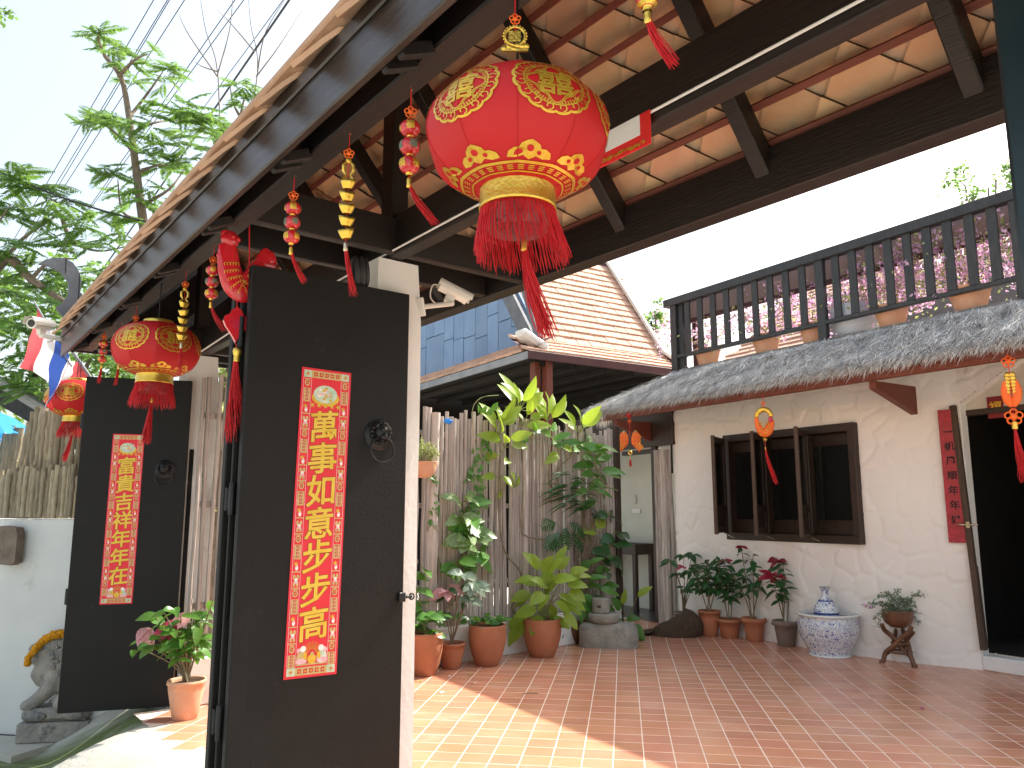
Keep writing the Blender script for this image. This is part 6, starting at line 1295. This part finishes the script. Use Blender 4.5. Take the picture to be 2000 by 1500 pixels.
# climbers on the stick fence: stems that wind down the sticks, rosettes of big leaves at the top
FO = -.06
def climber(label, stem, ros, kind, seedv, m='stem', r=.009, name='climbing_plant', nrm=(0, -1, .5)):
    P0 = at(*stem[0], FM, FO) ; o = thing(name, label, 'climbing plant', Vector(P0), FA); I = local(o); rg = random.Random(seedv); q = [I @ at(x, y, FM, FO - rg.uniform(0, .03)) for x, y in stem]
    MB().tube(smooth_path(q, 5), [r * (.75 + .5 * i / (5 * (len(q) - 1))) for i in range(5 * (len(q) - 1) + 1)], 6).build('stem', M_[m], o)
    for (x, y, n, s, up, me, kd) in ros:
        c = I @ at(x, y, FM, FO - .06)
        for i in range(n):
            a = 2 * math.pi * (i + rg.uniform(-.25, .25)) / n + .5; d = Vector((math.cos(a), math.sin(a) * .75 - .35, up + rg.uniform(-.35, .45))); L_ = Vector(c) + Vector((rg.uniform(-.03, .03), rg.uniform(-.03, .03), rg.uniform(-.08, .08)))
            tgt = L_ + d.normalized() * s * .25; MB().tube([c, tgt], .005, 5, cap=False).build('petiole', M_['greenstem'], o); put_leaf(rg.choice(me[kd]), o, tgt, d, Vector(nrm) + Vector((rg.uniform(-.4, .4), 0, rg.uniform(-.3, .4))), s * rg.uniform(.8, 1.12))
    return o
climber('tallest lime-green climber whose upright leaves top the stick fence', [(1015, 815), (1020, 880), (1022, 960), (1018, 1030), (1030, 1048), (1070, 1058), (1092, 1085), (1092, 1120)], [(1015, 800, 9, .30, 1.1, LO, 'leaflime'), (1020, 830, 5, .26, .3, LO, 'leaflime'), (1040, 850, 3, .22, .2, LO, 'leaf')], 'leaflime', 1)
climber('lime-green climber second from the right at the top of the stick fence', [(1068, 840), (1072, 900), (1073, 945), (1090, 956), (1105, 950)], [(1068, 822, 8, .30, 1.1, LO, 'leaflime'), (1075, 850, 5, .26, .2, LO, 'leaf'), (1095, 873, 2, .24, -.1, LO, 'leaflime')], 'leaflime', 2)
climber('lowest lime-green climber left of the tallest one on the stick fence', [(978, 860), (975, 920), (974, 1000), (985, 1075), (1015, 1115), (1018, 1150), (1000, 1185), (1012, 1205)], [(974, 848, 7, .29, 1.0, LO, 'leaflime'), (985, 875, 5, .27, .1, LO, 'leaflime'), (992, 905, 2, .22, -.2, LO, 'leaflime'), (975, 935, 3, .2, -.2, LO, 'leaflime'), (1010, 930, 1, .2, -.5, LO, 'leaflime'), (985, 955, 1, .18, -.6, LO, 'leaflime')], 'leaflime', 3)
climber('green leafy climber at the right end of the stick fence below the thatch corner', [(1130, 850), (1115, 890), (1092, 915), (1090, 950), (1096, 965), (1062, 977)], [(1132, 845, 6, .28, .8, LO, 'leaflime'), (1120, 870, 4, .26, .1, LO, 'leaf'), (1150, 885, 8, .28, .3, LO, 'leaf'), (1165, 915, 7, .27, .0, LO, 'leaf'), (1150, 945, 5, .25, -.2, LO, 'leaf'), (1170, 960, 4, .24, -.2, LO, 'leaf'), (1165, 900, 5, .24, .4, LO, 'leaf')], 'leaf', 4)
o = climber('dark heart-leaved creeper hanging beside the passage doorway', [(1180, 985), (1185, 1030), (1178, 1080), (1172, 1130), (1175, 1170)], [(1193, 1000, 3, .23, -.1, LH, 'leafdark'), (1200, 1038, 3, .23, -.1, LH, 'leafdark'), (1195, 1062, 3, .24, -.2, LH, 'leafdark'), (1185, 1095, 3, .23, -.2, LH, 'leafdark'), (1200, 1092, 2, .22, -.3, LH, 'leaf'), (1165, 1035, 2, .24, .3, LH, 'leaflime'), (1175, 1105, 2, .2, -.3, LH, 'leafdark')], 'leafdark', 5)
o = climber('variegated pothos climbing the middle of the stick fence in a big cluster', [(905, 985), (912, 1030), (905, 1080), (895, 1130), (890, 1175)], [(902, 985, 4, .2, .2, LH, 'leafvar'), (915, 1000, 5, .21, -.1, LH, 'leaf'), (900, 1015, 5, .22, -.2, LH, 'leafvar'), (922, 1025, 5, .21, -.2, LH, 'leaf'), (910, 1045, 6, .22, -.3, LH, 'leafvar'), (925, 1060, 4, .2, -.3, LH, 'leafvar'), (868, 1065, 1, .26, -.4, LH, 'leafvar'), (890, 1095, 3, .2, -.2, LH, 'leaf'), (900, 1105, 4, .2, -.2, LH, 'leaf'), (935, 1105, 3, .2, -.1, LH, 'leaf'), (938, 1080, 2, .2, -.3, LH, 'leaf'), (905, 1060, 4, .2, -.4, LH, 'leafvar')], 'leafvar', 6)
def smallvine(label, px, n, s, me, seedv, spread=14):
    P0 = at(*px[0], FM, FO); o = thing('climbing_plant', label, 'climbing plant', P0, FA); I = local(o); rg = random.Random(seedv); q = smooth_path([I @ at(x, y, FM, -.05) for x, y in px], 6); MB().tube(q, .004, 5).build('stem', M_['greenstem'], o)
    for k in range(n): p = rg.choice(q) + Vector((rg.uniform(-1, 1) * spread, 0, rg.uniform(-1, 1) * spread * .4)) / 1530 * 8.4; a = rg.uniform(0, 6.28); put_leaf(rg.choice(me), o, p, (math.cos(a), -.4, math.sin(a)), (rg.uniform(-.4, .4), -1, .4), s * rg.uniform(.7, 1.2))
    return o
smallvine('fine-leaved creeper halfway along the stick fence above the pothos', [(945, 860), (935, 900), (925, 940), (935, 985), (920, 990)], 70, .065, LH['leaf'], 1, 20)
smallvine('thin trailing creeper below the hanging pot on the stick fence', [(852, 930), (848, 975), (845, 1010), (850, 1040), (862, 1130)], 16, .08, LH['leaf'], 2, 8)
# shoot arching over the fence top
P0 = at(925, 812, FM, -.02); o = thing('climbing_plant', 'thin bare shoot arching above the top of the stick fence', 'climbing plant', P0, FA); I = local(o)
MB().tube(smooth_path([I @ at(x, y, FM, -.03) for x, y in ((922, 830), (923, 800), (930, 785), (945, 775), (974, 772))], 5), .004, 5).build('stem', M_['greenstem'], o); rg = random.Random(3)
for x, y in ((940, 808), (935, 806), (952, 810), (962, 800)): put_leaf(rg.choice(LH['leaf']), o, I @ at(x, y, FM, -.05), (rg.uniform(-1, 1), -.4, .5), (0, -1, .4), .1)
# orchid with strap leaves and hanging roots
P0 = at(1140, 1010, FM, -.1); o = thing('orchid', 'strap-leaved orchid with a curtain of hanging roots on the stick fence', 'orchid', P0, FA); I = local(o); rg = random.Random(7)
for (x, y, n, L_) in ((1115, 930, 10, .32), (1112, 955, 12, .34), (1108, 980, 10, .3), (1135, 965, 8, .3), (1140, 990, 8, .26), (1150, 1000, 7, .24)):
    c = I @ at(x, y, FM, -.13)
    for i in range(n): sd = -1 if i % 2 else 1; a = rg.uniform(.15, .75); put_leaf(STRAP, o, c + Vector((0, 0, rg.uniform(-.05, .05))), (sd * math.cos(a), rg.uniform(-.5, .05), math.sin(a)), (-sd * .2, -.6, 1), L_ * rg.uniform(.8, 1.2))
rt = MB()
for k in range(46):
    x0, y0 = rg.uniform(1130, 1160), rg.uniform(1000, 1030); q = [I @ at(x0 + rg.uniform(-8, 8) * j * .6 - 2 * j, y0 + 36 * j + rg.uniform(-5, 5), FM, -.09 - rg.uniform(0, .05)) for j in range(rg.randint(3, 6))]; rt.tube(smooth_path(q, 3), rg.uniform(.002, .0045), 4, cap=False)
for k in range(10): q = [I @ at(1160 + rg.uniform(-10, 22) , 1000 + 32 * j, FM, -.08 - rg.uniform(0, .04)) for j in range(5)]; rt.tube(smooth_path(q, 3), .003, 4, cap=False)
rt.build('root', M_['stem'], o, None, 'stuff'); rt2 = MB().tube([I @ at(1146, 995, FM, -.08), I @ at(1142, 1080, FM, -.08), I @ at(1140, 1160, FM, -.07)], [.05, .045, .03], 8); rt2.build('stump', M_['bark'], o)
# monstera: split leaves
def monstera():
    b = MB(); mid = [(t, 0, -.25 * t * t) for t in [i / 8 for i in range(9)]]
    for i in range(8):
        for sd in (-1, 1):
            t = (i + .1) / 8; w = .36 * math.sin(math.pi * (t * .8 + .14)); a = Vector((t, 0, -.25 * t * t)); c = Vector((t + .1, 0, -.25 * (t + .1) ** 2)); e = Vector((t + .16, sd * w, -.25 * t * t - .1)); f = Vector((t + .08, sd * w * .95, -.25 * t * t - .08)); b.add([a, c, e, f], [(0, 1, 2, 3)] if sd > 0 else [(3, 2, 1, 0)])
    return b.mesh('leaf', M_['leafdark'])
mo = monstera(); P0 = at(1105, 1045, FM, -.06); o = thing('monstera', 'split-leaved monstera below the orchid on the stick fence', 'plant', P0, FA); I = local(o); st = []
for (x, y, dx, dz) in ((1085, 1020, -.9, -.1), (1115, 1020, .6, -.4), (1095, 1040, -.6, -.6), (1120, 1040, .5, -.7), (1105, 1030, 0, -.8), (1088, 1045, -.8, -.5)): c = I @ at(x, y, FM, -.12); st.append([I @ at(1110, 1070, FM, -.05), c * .5, c]); put_leaf(mo, o, c, (dx, -.3, dz), (0, -1, .5), .24)
stems_of(o, st, .004, 'greenstem')
# hanging pot
P0 = at(829, 934, FM, -.17); o = thing('hanging_pot', 'round terracotta wall pot of fine yellow-green foliage hung on the stick fence', 'hanging pot', P0, FA); rg = random.Random(3); MB().lathe([(0, 0), (.06, .005), (.1, .05), (.115, .1), (.125, .15), (.13, .16), (.115, .16), (.11, .12)], 26).build('pot', M_['terrapale'], o); MB().tube([(0, .1, .12), (0, .15, .14)], .006, 6).build('hook', M_['iron'], o); lf = MB(); st = MB()
for k in range(90):
    a = rg.uniform(0, 6.28); q = rg.uniform(.2, 1); e = Vector((.17 * q * math.cos(a), .15 * q * math.sin(a), .2 + .2 * rg.random() * (1.2 - q * .6) - .1 * (q > .85) * rg.random())); s0 = Vector((.06 * math.cos(a), .06 * math.sin(a), .15)); P = smooth_path([s0, (s0 + e) / 2 + Vector((0, 0, .06)), e], 4); st.tube(P, .0016, 3, cap=False)
    for p in P[3:]:
        for _ in range(3): d = Vector((rg.gauss(0, 1), rg.gauss(0, 1), rg.gauss(0, 1))).normalized() * .014; f = d.cross(Vector((rg.gauss(0, 1), rg.gauss(0, 1), 1))).normalized() * .006; lf.add([p, p + d * .5 + f, p + d, p + d * .5 - f], [(0, 1, 2, 3)])
st.build('stem', M_['greenstem'], o, None, 'stuff'); lf.build('foliage', M_['paleleaf'], o, None, 'stuff')
# blue knot of string on the fence
tag(MB().blob((0, 0, 0), (.05, .02, .025), 8, 5, .3, rg=rg).build('string_knot', M_['umbrella'], None, Matrix.Translation(at(876, 823, FM, -.06))), 'scrap of blue string tied near the top of the stick fence', 'string')

# ---- potted shrub by the far door, pots under the white wall
o, r, h = poinsettia('wavy-rimmed terracotta pot of a pink-bracted shrub beside the far black door', 352, 1408, 70, 68, 1195, 48, 5, 'leaf', 'terrapale', .05, seedv=11, colour=(None,) * 5, nl=7, ls=.17); rg = random.Random(15)
for x, y, n, s, kd in ((350, 1215, 5, .2, 'bract'), (288, 1225, 3, .17, 'bractpink'), (368, 1200, 3, .15, 'bractpink')):
    c = local(o) @ dep(x, y, o.location.y); MB().tube(smooth_path([(0, 0, h - .02), (c.x * .4, c.y * .4, h + (c.z - h) * .5), c], 4), .007, 6).build('stem', M_['stem'], o)
    for i in range(n): put_leaf(rg.choice(BR[kd]), o, c, local(o).to_3x3() @ Vector((rg.uniform(-.7, .5), -.5, rg.uniform(-1, -.2))), local(o).to_3x3() @ Vector((rg.uniform(-.3, .3), -1, .3)), s * rg.uniform(.8, 1.1), 'bract')
for x, y in ((300, 1200), (320, 1195), (280, 1250), (310, 1245), (335, 1255), (360, 1250), (385, 1215), (375, 1240), (390, 1200), (300, 1265), (330, 1275), (350, 1285), (375, 1195), (270, 1265), (318, 1225), (380, 1260), (345, 1235), (365, 1270)):
    c = local(o) @ dep(x, y, o.location.y + rg.uniform(-.15, .15)); ring_leaves(o, c, 3, LO['leaf'] + LH['leaf'], .115, rg, -.1)
    MB().tube(smooth_path([(0, 0, h - .02), (c.x * .35, c.y * .3, h + (c.z - h) * .5), c], 4), .005, 5).build('stem', M_['stem'], o)
flare = lambda r, h: [(0, .004), (r * .62, 0), (r * .66, .006), (r * .76, h * .45), (r * .86, h * .78), (r * 1.0, h * .82), (r * 1.06, h * .88), (r * 1.0, h), (r * .9, h), (r * .88, h * .85)]
RO = 'potted shrubs in a row under the window'
poinsettia('leftmost reddish pot and dark shrub in the row under the window', 1390, 1244, 44, 46, 1098, 42, 4, 'leafdark', 'terracotta', 0, seedv=21, group=RO, colour=('bractdark',), nl=18, ls=.15, bract_s=.09)
poinsettia('wide wavy-rimmed terracotta pot with a thin dark shrub, second in the row', 1429, 1247, 48, 34, 1090, 46, 4, 'leafdark', 'terracotta', .05, seedv=22, group=RO, nl=17, ls=.15, prof=flare)
poinsettia('wavy-rimmed terracotta pot with the tallest bare-stemmed shrub, third in the row', 1478, 1254, 46, 42, 1083, 48, 4, 'leafdark', 'terracotta', .05, seedv=23, group=RO, nl=15, ls=.14, prof=flare, colour=(None, 'bractdark'), bract_s=.08)
poinsettia('grey wavy-rimmed pot with the shrub full of deep red bracts', 1541, 1264, 48, 46, 1105, 40, 4, 'leafdark', 'greypot', .05, seedv=24, group=RO, nl=13, ls=.14, prof=flare, colour=('bractdark', 'bractdark', 'bractdark', None), bract_s=.17)
P = BM @ Vector((-7.6, -.2, 0)); o = thing('potted_plant', 'dark shrub with a single red bract rising behind the brown sack', 'potted plant', P, 0, RO); MB().lathe(pot_profile(.12, .22), 20).build('pot', M_['greypot'], o); rg = random.Random(9); st = []
for x, y in ((1310, 1095), (1335, 1085), (1352, 1080), (1362, 1105), (1322, 1120), (1345, 1115), (1355, 1140), (1335, 1150)):
    c = dep(x, y, P.y - .05) - P; st.append([(0, 0, .2), (c.x * .3 + .02, c.y * .3, .2 + (c.z - .2) * .5), c]); ring_leaves(o, c, 6, LO['leafdark'], .15, rg, -.1)
c = dep(1333, 1107, P.y - .15) - P; ring_leaves(o, c, 4, BR['bract'], .11, rg, .2, name='bract'); stems_of(o, st, .007)
# sack
P = flo(1300, 1246, 0); o = thing('burlap_sack', 'slumped dark brown burlap sack lying at the passage doorway', 'sack', P + Vector((.12, .2, 0)), R(-20)); rg = random.Random(2); b = MB(); vs = []; n = 28
for j in range(11):
    t = j / 10
    for i in range(n):
        a = 2 * math.pi * i / n; rr = math.sin(math.pi * min(.995, .5 + .5 * t)) ** .7 if t < 1 else 0; hgt = .32 * t; sk = 1 + .05 * math.sin(3 * a + 4 * t) + .03 * math.sin(7 * a) + rg.uniform(-.012, .012); rr = (1 - t ** 2.2) ** .55
        vs.append((.33 * rr * math.cos(a) * sk + .14 * t, .19 * rr * math.sin(a) * sk, hgt * (.55 + .45 * (.5 + .5 * math.cos(a)) ** .6) * (1 + .06 * math.sin(5 * a + 3))))
b.add(vs, [(j * n + i, j * n + (i + 1) % n, (j + 1) * n + (i + 1) % n, (j + 1) * n + i) for j in range(10) for i in range(n)], True); b.build('body', M_['burlap'], o)
m = MB(); vs = [(-.2 - .34 * (1 - j / 6) + rg.uniform(-.01, .01), -.16 + .3 * i / 8, .012 + .05 * (j / 6) ** 2 + .012 * math.sin(i * 1.3 + j)) for j in range(7) for i in range(9)]; m.add(vs, [(j * 9 + i, j * 9 + i + 1, (j + 1) * 9 + i + 1, (j + 1) * 9 + i) for j in range(6) for i in range(8)], True); m.add([(x, y, z - .012) for x, y, z in vs], [(j * 9 + i, (j + 1) * 9 + i, (j + 1) * 9 + i + 1, j * 9 + i + 1) for j in range(6) for i in range(8)], True); m.build('flap', M_['burlap'], o)
# porcelain fish bowl and vase
P = flo(1634, 1286, 0); k = P.y / 1530; r = 57 * k; P = P + Vector((0, r * .55, 0)); o = thing('porcelain_bowl', 'large blue and white porcelain fish bowl against the white wall', 'porcelain bowl', P, 0); h = 79 * k
MB().lathe([(0, .004), (r * .64, 0), (r * .66, .012), (r * .64, .02), (r * .72, h * .18), (r * .9, h * .42), (r * .98, h * .66), (r * .97, h * .82), (r * .92, h * .92)], 56).build('body', M_['porcelain'], o)
wp = mat('porcelain_white', (.72, .74, .72), rough=.15, coat=.3)
MB().lathe([(r * .92, h * .92), (r * .94, h * .935), (r * 1.01, h * .96), (r * 1.015, h * .99), (r * .98, h), (r * .88, h), (r * .86, h * .9)], 56).build('rim', wp, o); MB().lathe([(r * .87, h * .92), (0, h * .92)], 30).build('water', mat('bowlwater', (.03, .05, .05), rough=.05), o)
MB().lathe([(r * .655, -.0), (r * .675, .006), (r * .675, .018), (r * .65, .022)], 48).build('foot', wp, o)
o2 = thing('porcelain_vase', 'blue and white porcelain vase standing in the fish bowl', 'vase', P + Vector((-.01, 0, h * .80)), 0); s = 1.0
vm = M_['porcelain'].copy(); vm.name = 'porcelain_vase'
for nd in vm.node_tree.nodes:
    if nd.type == 'TEX_NOISE' and nd.inputs['Scale'].default_value == 30: nd.inputs['Scale'].default_value = 17
MB().lathe([(0, 0), (.1, 0), (.125, .05), (.128, .1), (.11, .16), (.075, .205), (.045, .235), (.035, .27), (.036, .31), (.05, .345), (.058, .352), (.05, .345), (.03, .3)], 40).build('body', vm, o2)
MB().lathe([(.1285, .075), (.13, .085), (.1285, .095)], 40).lathe([(.0745, .206), (.076, .212), (.068, .217)], 40).build('blue_band', mat('cobalt', (.03, .06, .28), rough=.2), o2)
# carved plant stand
P = flo(1770, 1300, 0); k = P.y / 1530; o = thing('plant_stand', 'carved dark wooden stand of interlaced legs against the white wall', 'plant stand', P + Vector((0, .1, 0)), .3); H = 72 * k
for i in range(3):
    a = 2 * math.pi * i / 3 + .5; f = lambda q, z, da=0: Vector((q * k * math.cos(a + da), q * k * math.sin(a + da), z * H))
    MB().tube(smooth_path([f(33, 0), f(30, .1), f(25, .28), f(15, .48, .7), f(13, .66, 1.5), f(25, .84, 2.1), f(30, 1.0, 2.2)], 5), [.016, .018, .019, .018, .017, .017, .018, .02] * 4 if False else [.023] * 31, 8).build('leg', M_['carved'], o)
    MB().blob(f(34, .02), (.03, .026, .018), 8, 5).build('foot', M_['carved'], o); MB().tube(smooth_path([f(28, .2), f(9, .42, -.5), f(14, .62, -1.2), f(27, .84, -1.6)], 5), .018, 7).build('strut', M_['carved'], o)
MB().ring((0, 0, H * .52), 14 * k, .013, 20, 6).build('ring', M_['carved'], o); MB().ring((0, 0, H * .3), 20 * k, .012, 20, 6).build('ring', M_['carved'], o)
o2 = thing('planter_bowl', 'brown ribbed bowl of wispy flowering plant on the carved stand', 'potted plant', o.location + Vector((0, 0, H * .93)), 0); r = 28 * k; MB().lathe([(0, .0), (r * .5, .0), (r * .85, .04), (r * 1.0, .1), (r * .98, .15), (r * 1.02, .165), (r * .9, .165), (r * .85, .1)], 30).build('bowl', M_['carved'], o2); MB().lathe([(r * .9, .14), (0, .15)], 20).build('soil', M_['soil'], o2)
rg = random.Random(6); st, lf, fw = MB(), MB(), MB()
for (x, y) in ((1730, 1160), (1740, 1170), (1722, 1185), (1715, 1165), (1755, 1155), (1700, 1185), (1735, 1190), (1780, 1175), (1800, 1190), (1815, 1165), (1822, 1180), (1810, 1205), (1820, 1225), (1705, 1210), (1712, 1222), (1765, 1172), (1795, 1215), (1690, 1182), (1830, 1158), (1725, 1205)):
    c = dep(x, y, o2.location.y + rg.uniform(-.15, .1)) - o2.location; q = smooth_path([(rg.uniform(-.05, .05), 0, .14), (c.x * .5, c.y * .5, .16 + max(0, c.z - .1) * .7), c], 6); st.tube(q, .002, 4, cap=False)
    for p in q[3:]:
        for _ in range(6): d = Vector((rg.gauss(0, 1), rg.gauss(0, 1), rg.gauss(0, .8))).normalized() * rg.uniform(.016, .03); f = d.cross(Vector((rg.gauss(0, 1), rg.gauss(0, 1), 1))).normalized() * .009; p2 = p + Vector((rg.gauss(0, .012), rg.gauss(0, .012), rg.gauss(0, .012))); lf.add([p2, p2 + d * .5 + f, p2 + d, p2 + d * .5 - f], [(0, 1, 2, 3)])
    if y < 1186 and (x < 1710 or x > 1810): fw.blob(c, (.02, .02, .014), 6, 4, .3, rg=rg)
st.build('stem', M_['stem'], o2, None, 'stuff'); lf.build('foliage', M_['leafsilver'], o2, None, 'stuff'); fw.build('flower', M_['lilac'], o2)
# charms under the thatch
def thatch_at(x, y): return at(x, y, BM, -.74)
P = thatch_at(1229, 808); o = thing('fish_charm', 'pair of orange gold-scaled fish hanging under the thatch at the passage', 'hanging charm', P, facing(P) + R(90)); k = P.y / 1530; cord(o, .02, -.30, .004); knot(o, -.02, 2.6, 'tassel'); knot(o, -.10, 1.6)
for sx in (-1, 1):
    b = MB(); fz = [(sx * 11 * k, 0, -36 * k), (sx * 12 * k, -.004, -46 * k), (sx * 12 * k, 0, -56 * k), (sx * 16 * k, 0, -64 * k), (sx * 22 * k, 0, -70 * k)]
    sweep(b, fz, [.03, .062, .064, .042, .05], .35); b.build('fish', M_['orange'], o); b = MB()
    for i in range(5):
        for j in range(4): b.blob((sx * (6 + 4.2 * j + (i % 2) * 2) * k, -.0195 + .0015 * abs(j - 1.5), -(42 + 4.2 * i) * k), (.0075, .003, .0075), 6, 4)
    for i in range(4): b.tube([(sx * (12 + 3 * i) * k, -.016, -60 * k), (sx * (15 + 4 * i) * k, -.016, -70 * k)], .004, 4)
    b.build('gold_scales', M_['gold'], o); MB().blob((sx * 11 * k, -.016, -36 * k), (.018, .012, .018), 8, 6).blob((sx * 11 * k, -.028, -36 * k), (.008, .005, .008), 6, 4).build('eye', M_['palegold'], o)
MB().ring((0, 0, -77 * k), .022, .008, 16, 6, RX.to_3x3()).build('ring', M_['gold'], o); tassel(o, (0, 0, -86 * k), .12, (.0, 0, 0), .016, 40, seedv=21, w=.002)
def loop_charm(label, x, y, s, seedv, lean):
    P = thatch_at(x, y); o = thing('loop_charm', label, 'hanging charm', P, facing(P) + R(90)); k = P.y / 1530 * s; cord(o, .02, -30 * k, .004); knot(o, -14 * k, 1.6)
    g = MB(); rg = random.Random(seedv)
    for i in range(9): a = R(20 + 140 * i / 8); g.blob((14 * k * math.cos(a) , 0, (-42 + 17 * math.sin(a)) * k), (5.2 * k, 3 * k, 5.2 * k), 8, 6, .12, rg=rg)
    g.build('gold_cluster', M_['palegold'] if False else M_['gold'], o)
    b = MB(); sweep(b, [(-14 * k, 0, -40 * k), (-13 * k, 0, -54 * k), (-4 * k, 0, -70 * k), (6 * k, 0, -68 * k), (12 * k, 0, -54 * k), (14 * k, 0, -46 * k)], [.018 * s, .028 * s, .05 * s, .052 * s, .04 * s, .026 * s], .45); b.build('carp', M_['orange'], o)
    d = MB()
    for i in range(60): d.blob((rg.uniform(-12, 12) * k, -.024 * s, rg.uniform(-78, -50) * k), .0065 * s, 5, 4)
    d.build('gold_scales', M_['gold'], o); MB().blob((12 * k, -.01, -46 * k), (5 * k, 4 * k, 6 * k), 8, 6).build('pearl', M_['bract'], o)
    cord(o, -78 * k, -104 * k, .003); knot(o, -84 * k, 1.3, 'gold'); tassel(o, (0, 0, -100 * k), 70 * k, lean, .02, 60, seedv=seedv, w=.0022); return o
loop_charm('gold and orange carp loop charm with a red tassel hanging before the dark window', 1490, 775, 1.0, 31, (.09, 0, 0))
P = at(1968, 695, BM, -.74); o = thing('knot_charm', 'long orange and gold knot charm with a red tassel hanging before the doorway', 'hanging charm', P, facing(P) + R(90)); k = P.y / 1530; cord(o, .02, -150 * k, .004); knot(o, -12 * k, 3.2, 'orange')
b = MB(); rg = random.Random(8)
for sx in (-1, 1):
    for i in range(6): b.blob((sx * (4 + .5 * i) * k, 0, (-38 - 7 * i) * k), (6 * k, 3 * k, 5.5 * k), 8, 6, .15, rg=rg)
b.build('gold_cluster', M_['gold'], o); b = MB()
for sx in (-1, 1): sweep(b, [(sx * 9 * k, 0, -50 * k), (sx * 11 * k, 0, -70 * k), (sx * 7 * k, 0, -90 * k), (sx * 2 * k, 0, -102 * k)], [.014, .03, .034, .012], .5)
b.build('carp', M_['orange'], o); knot(o, -122 * k, 4.2, 'orange'); MB().lathe([(.02, -.0), (.024, -.02), (.02, -.03), (.024, -.045), (.02, -.06)], 14, (0, 0, -132 * k)).build('cap', M_['gold'], o); tassel(o, (0, 0, -140 * k), .45, (.03, 0, 0), .03, 90, seedv=33, w=.003)
# scraps on the tiles
for x, y, m, l in ((1803, 1384, 'petal', 'magenta petal alone on the shaded floor tiles'), (820, 1331, 'dryleaf', 'yellowish leaf on the tiles below the round pot'), (918, 1318, 'dryleaf', 'fallen green-yellow leaf on the tiles before the fence pots'), (877, 1322, 'whiteprint', 'white blossom fallen at the shadow edge'), (925, 1335, 'whiteprint', 'white blossom fallen just inside the shadow'), (864, 1353, 'whiteprint', 'white blossom fallen on the sunlit tiles'), (1035, 1355, 'stem', 'thin twig lying on the tiles at the shadow edge')):
    P = flo(x, y, .003); b = MB(); rg = random.Random(x)
    if m == 'stem': b.tube([(-.06, 0, 0), (0, .02, .004), (.07, .01, 0)], .003, 5)
    else:
        for k in range(4): a = rg.uniform(0, 6.28); d = Vector((math.cos(a), math.sin(a), .35)) * .028; e = Vector((-math.sin(a), math.cos(a), 0)) * .013; b.add([Vector((0, 0, 0)), d * .5 + e, d, d * .5 - e], [(0, 1, 2, 3)])
    tag(b.build('twig' if m == 'stem' else 'fallen_leaf' if m == 'dryleaf' else 'petal', M_[m], None, Matrix.Translation(P)), l, 'twig' if m == 'stem' else 'leaf' if m == 'dryleaf' else 'petal')
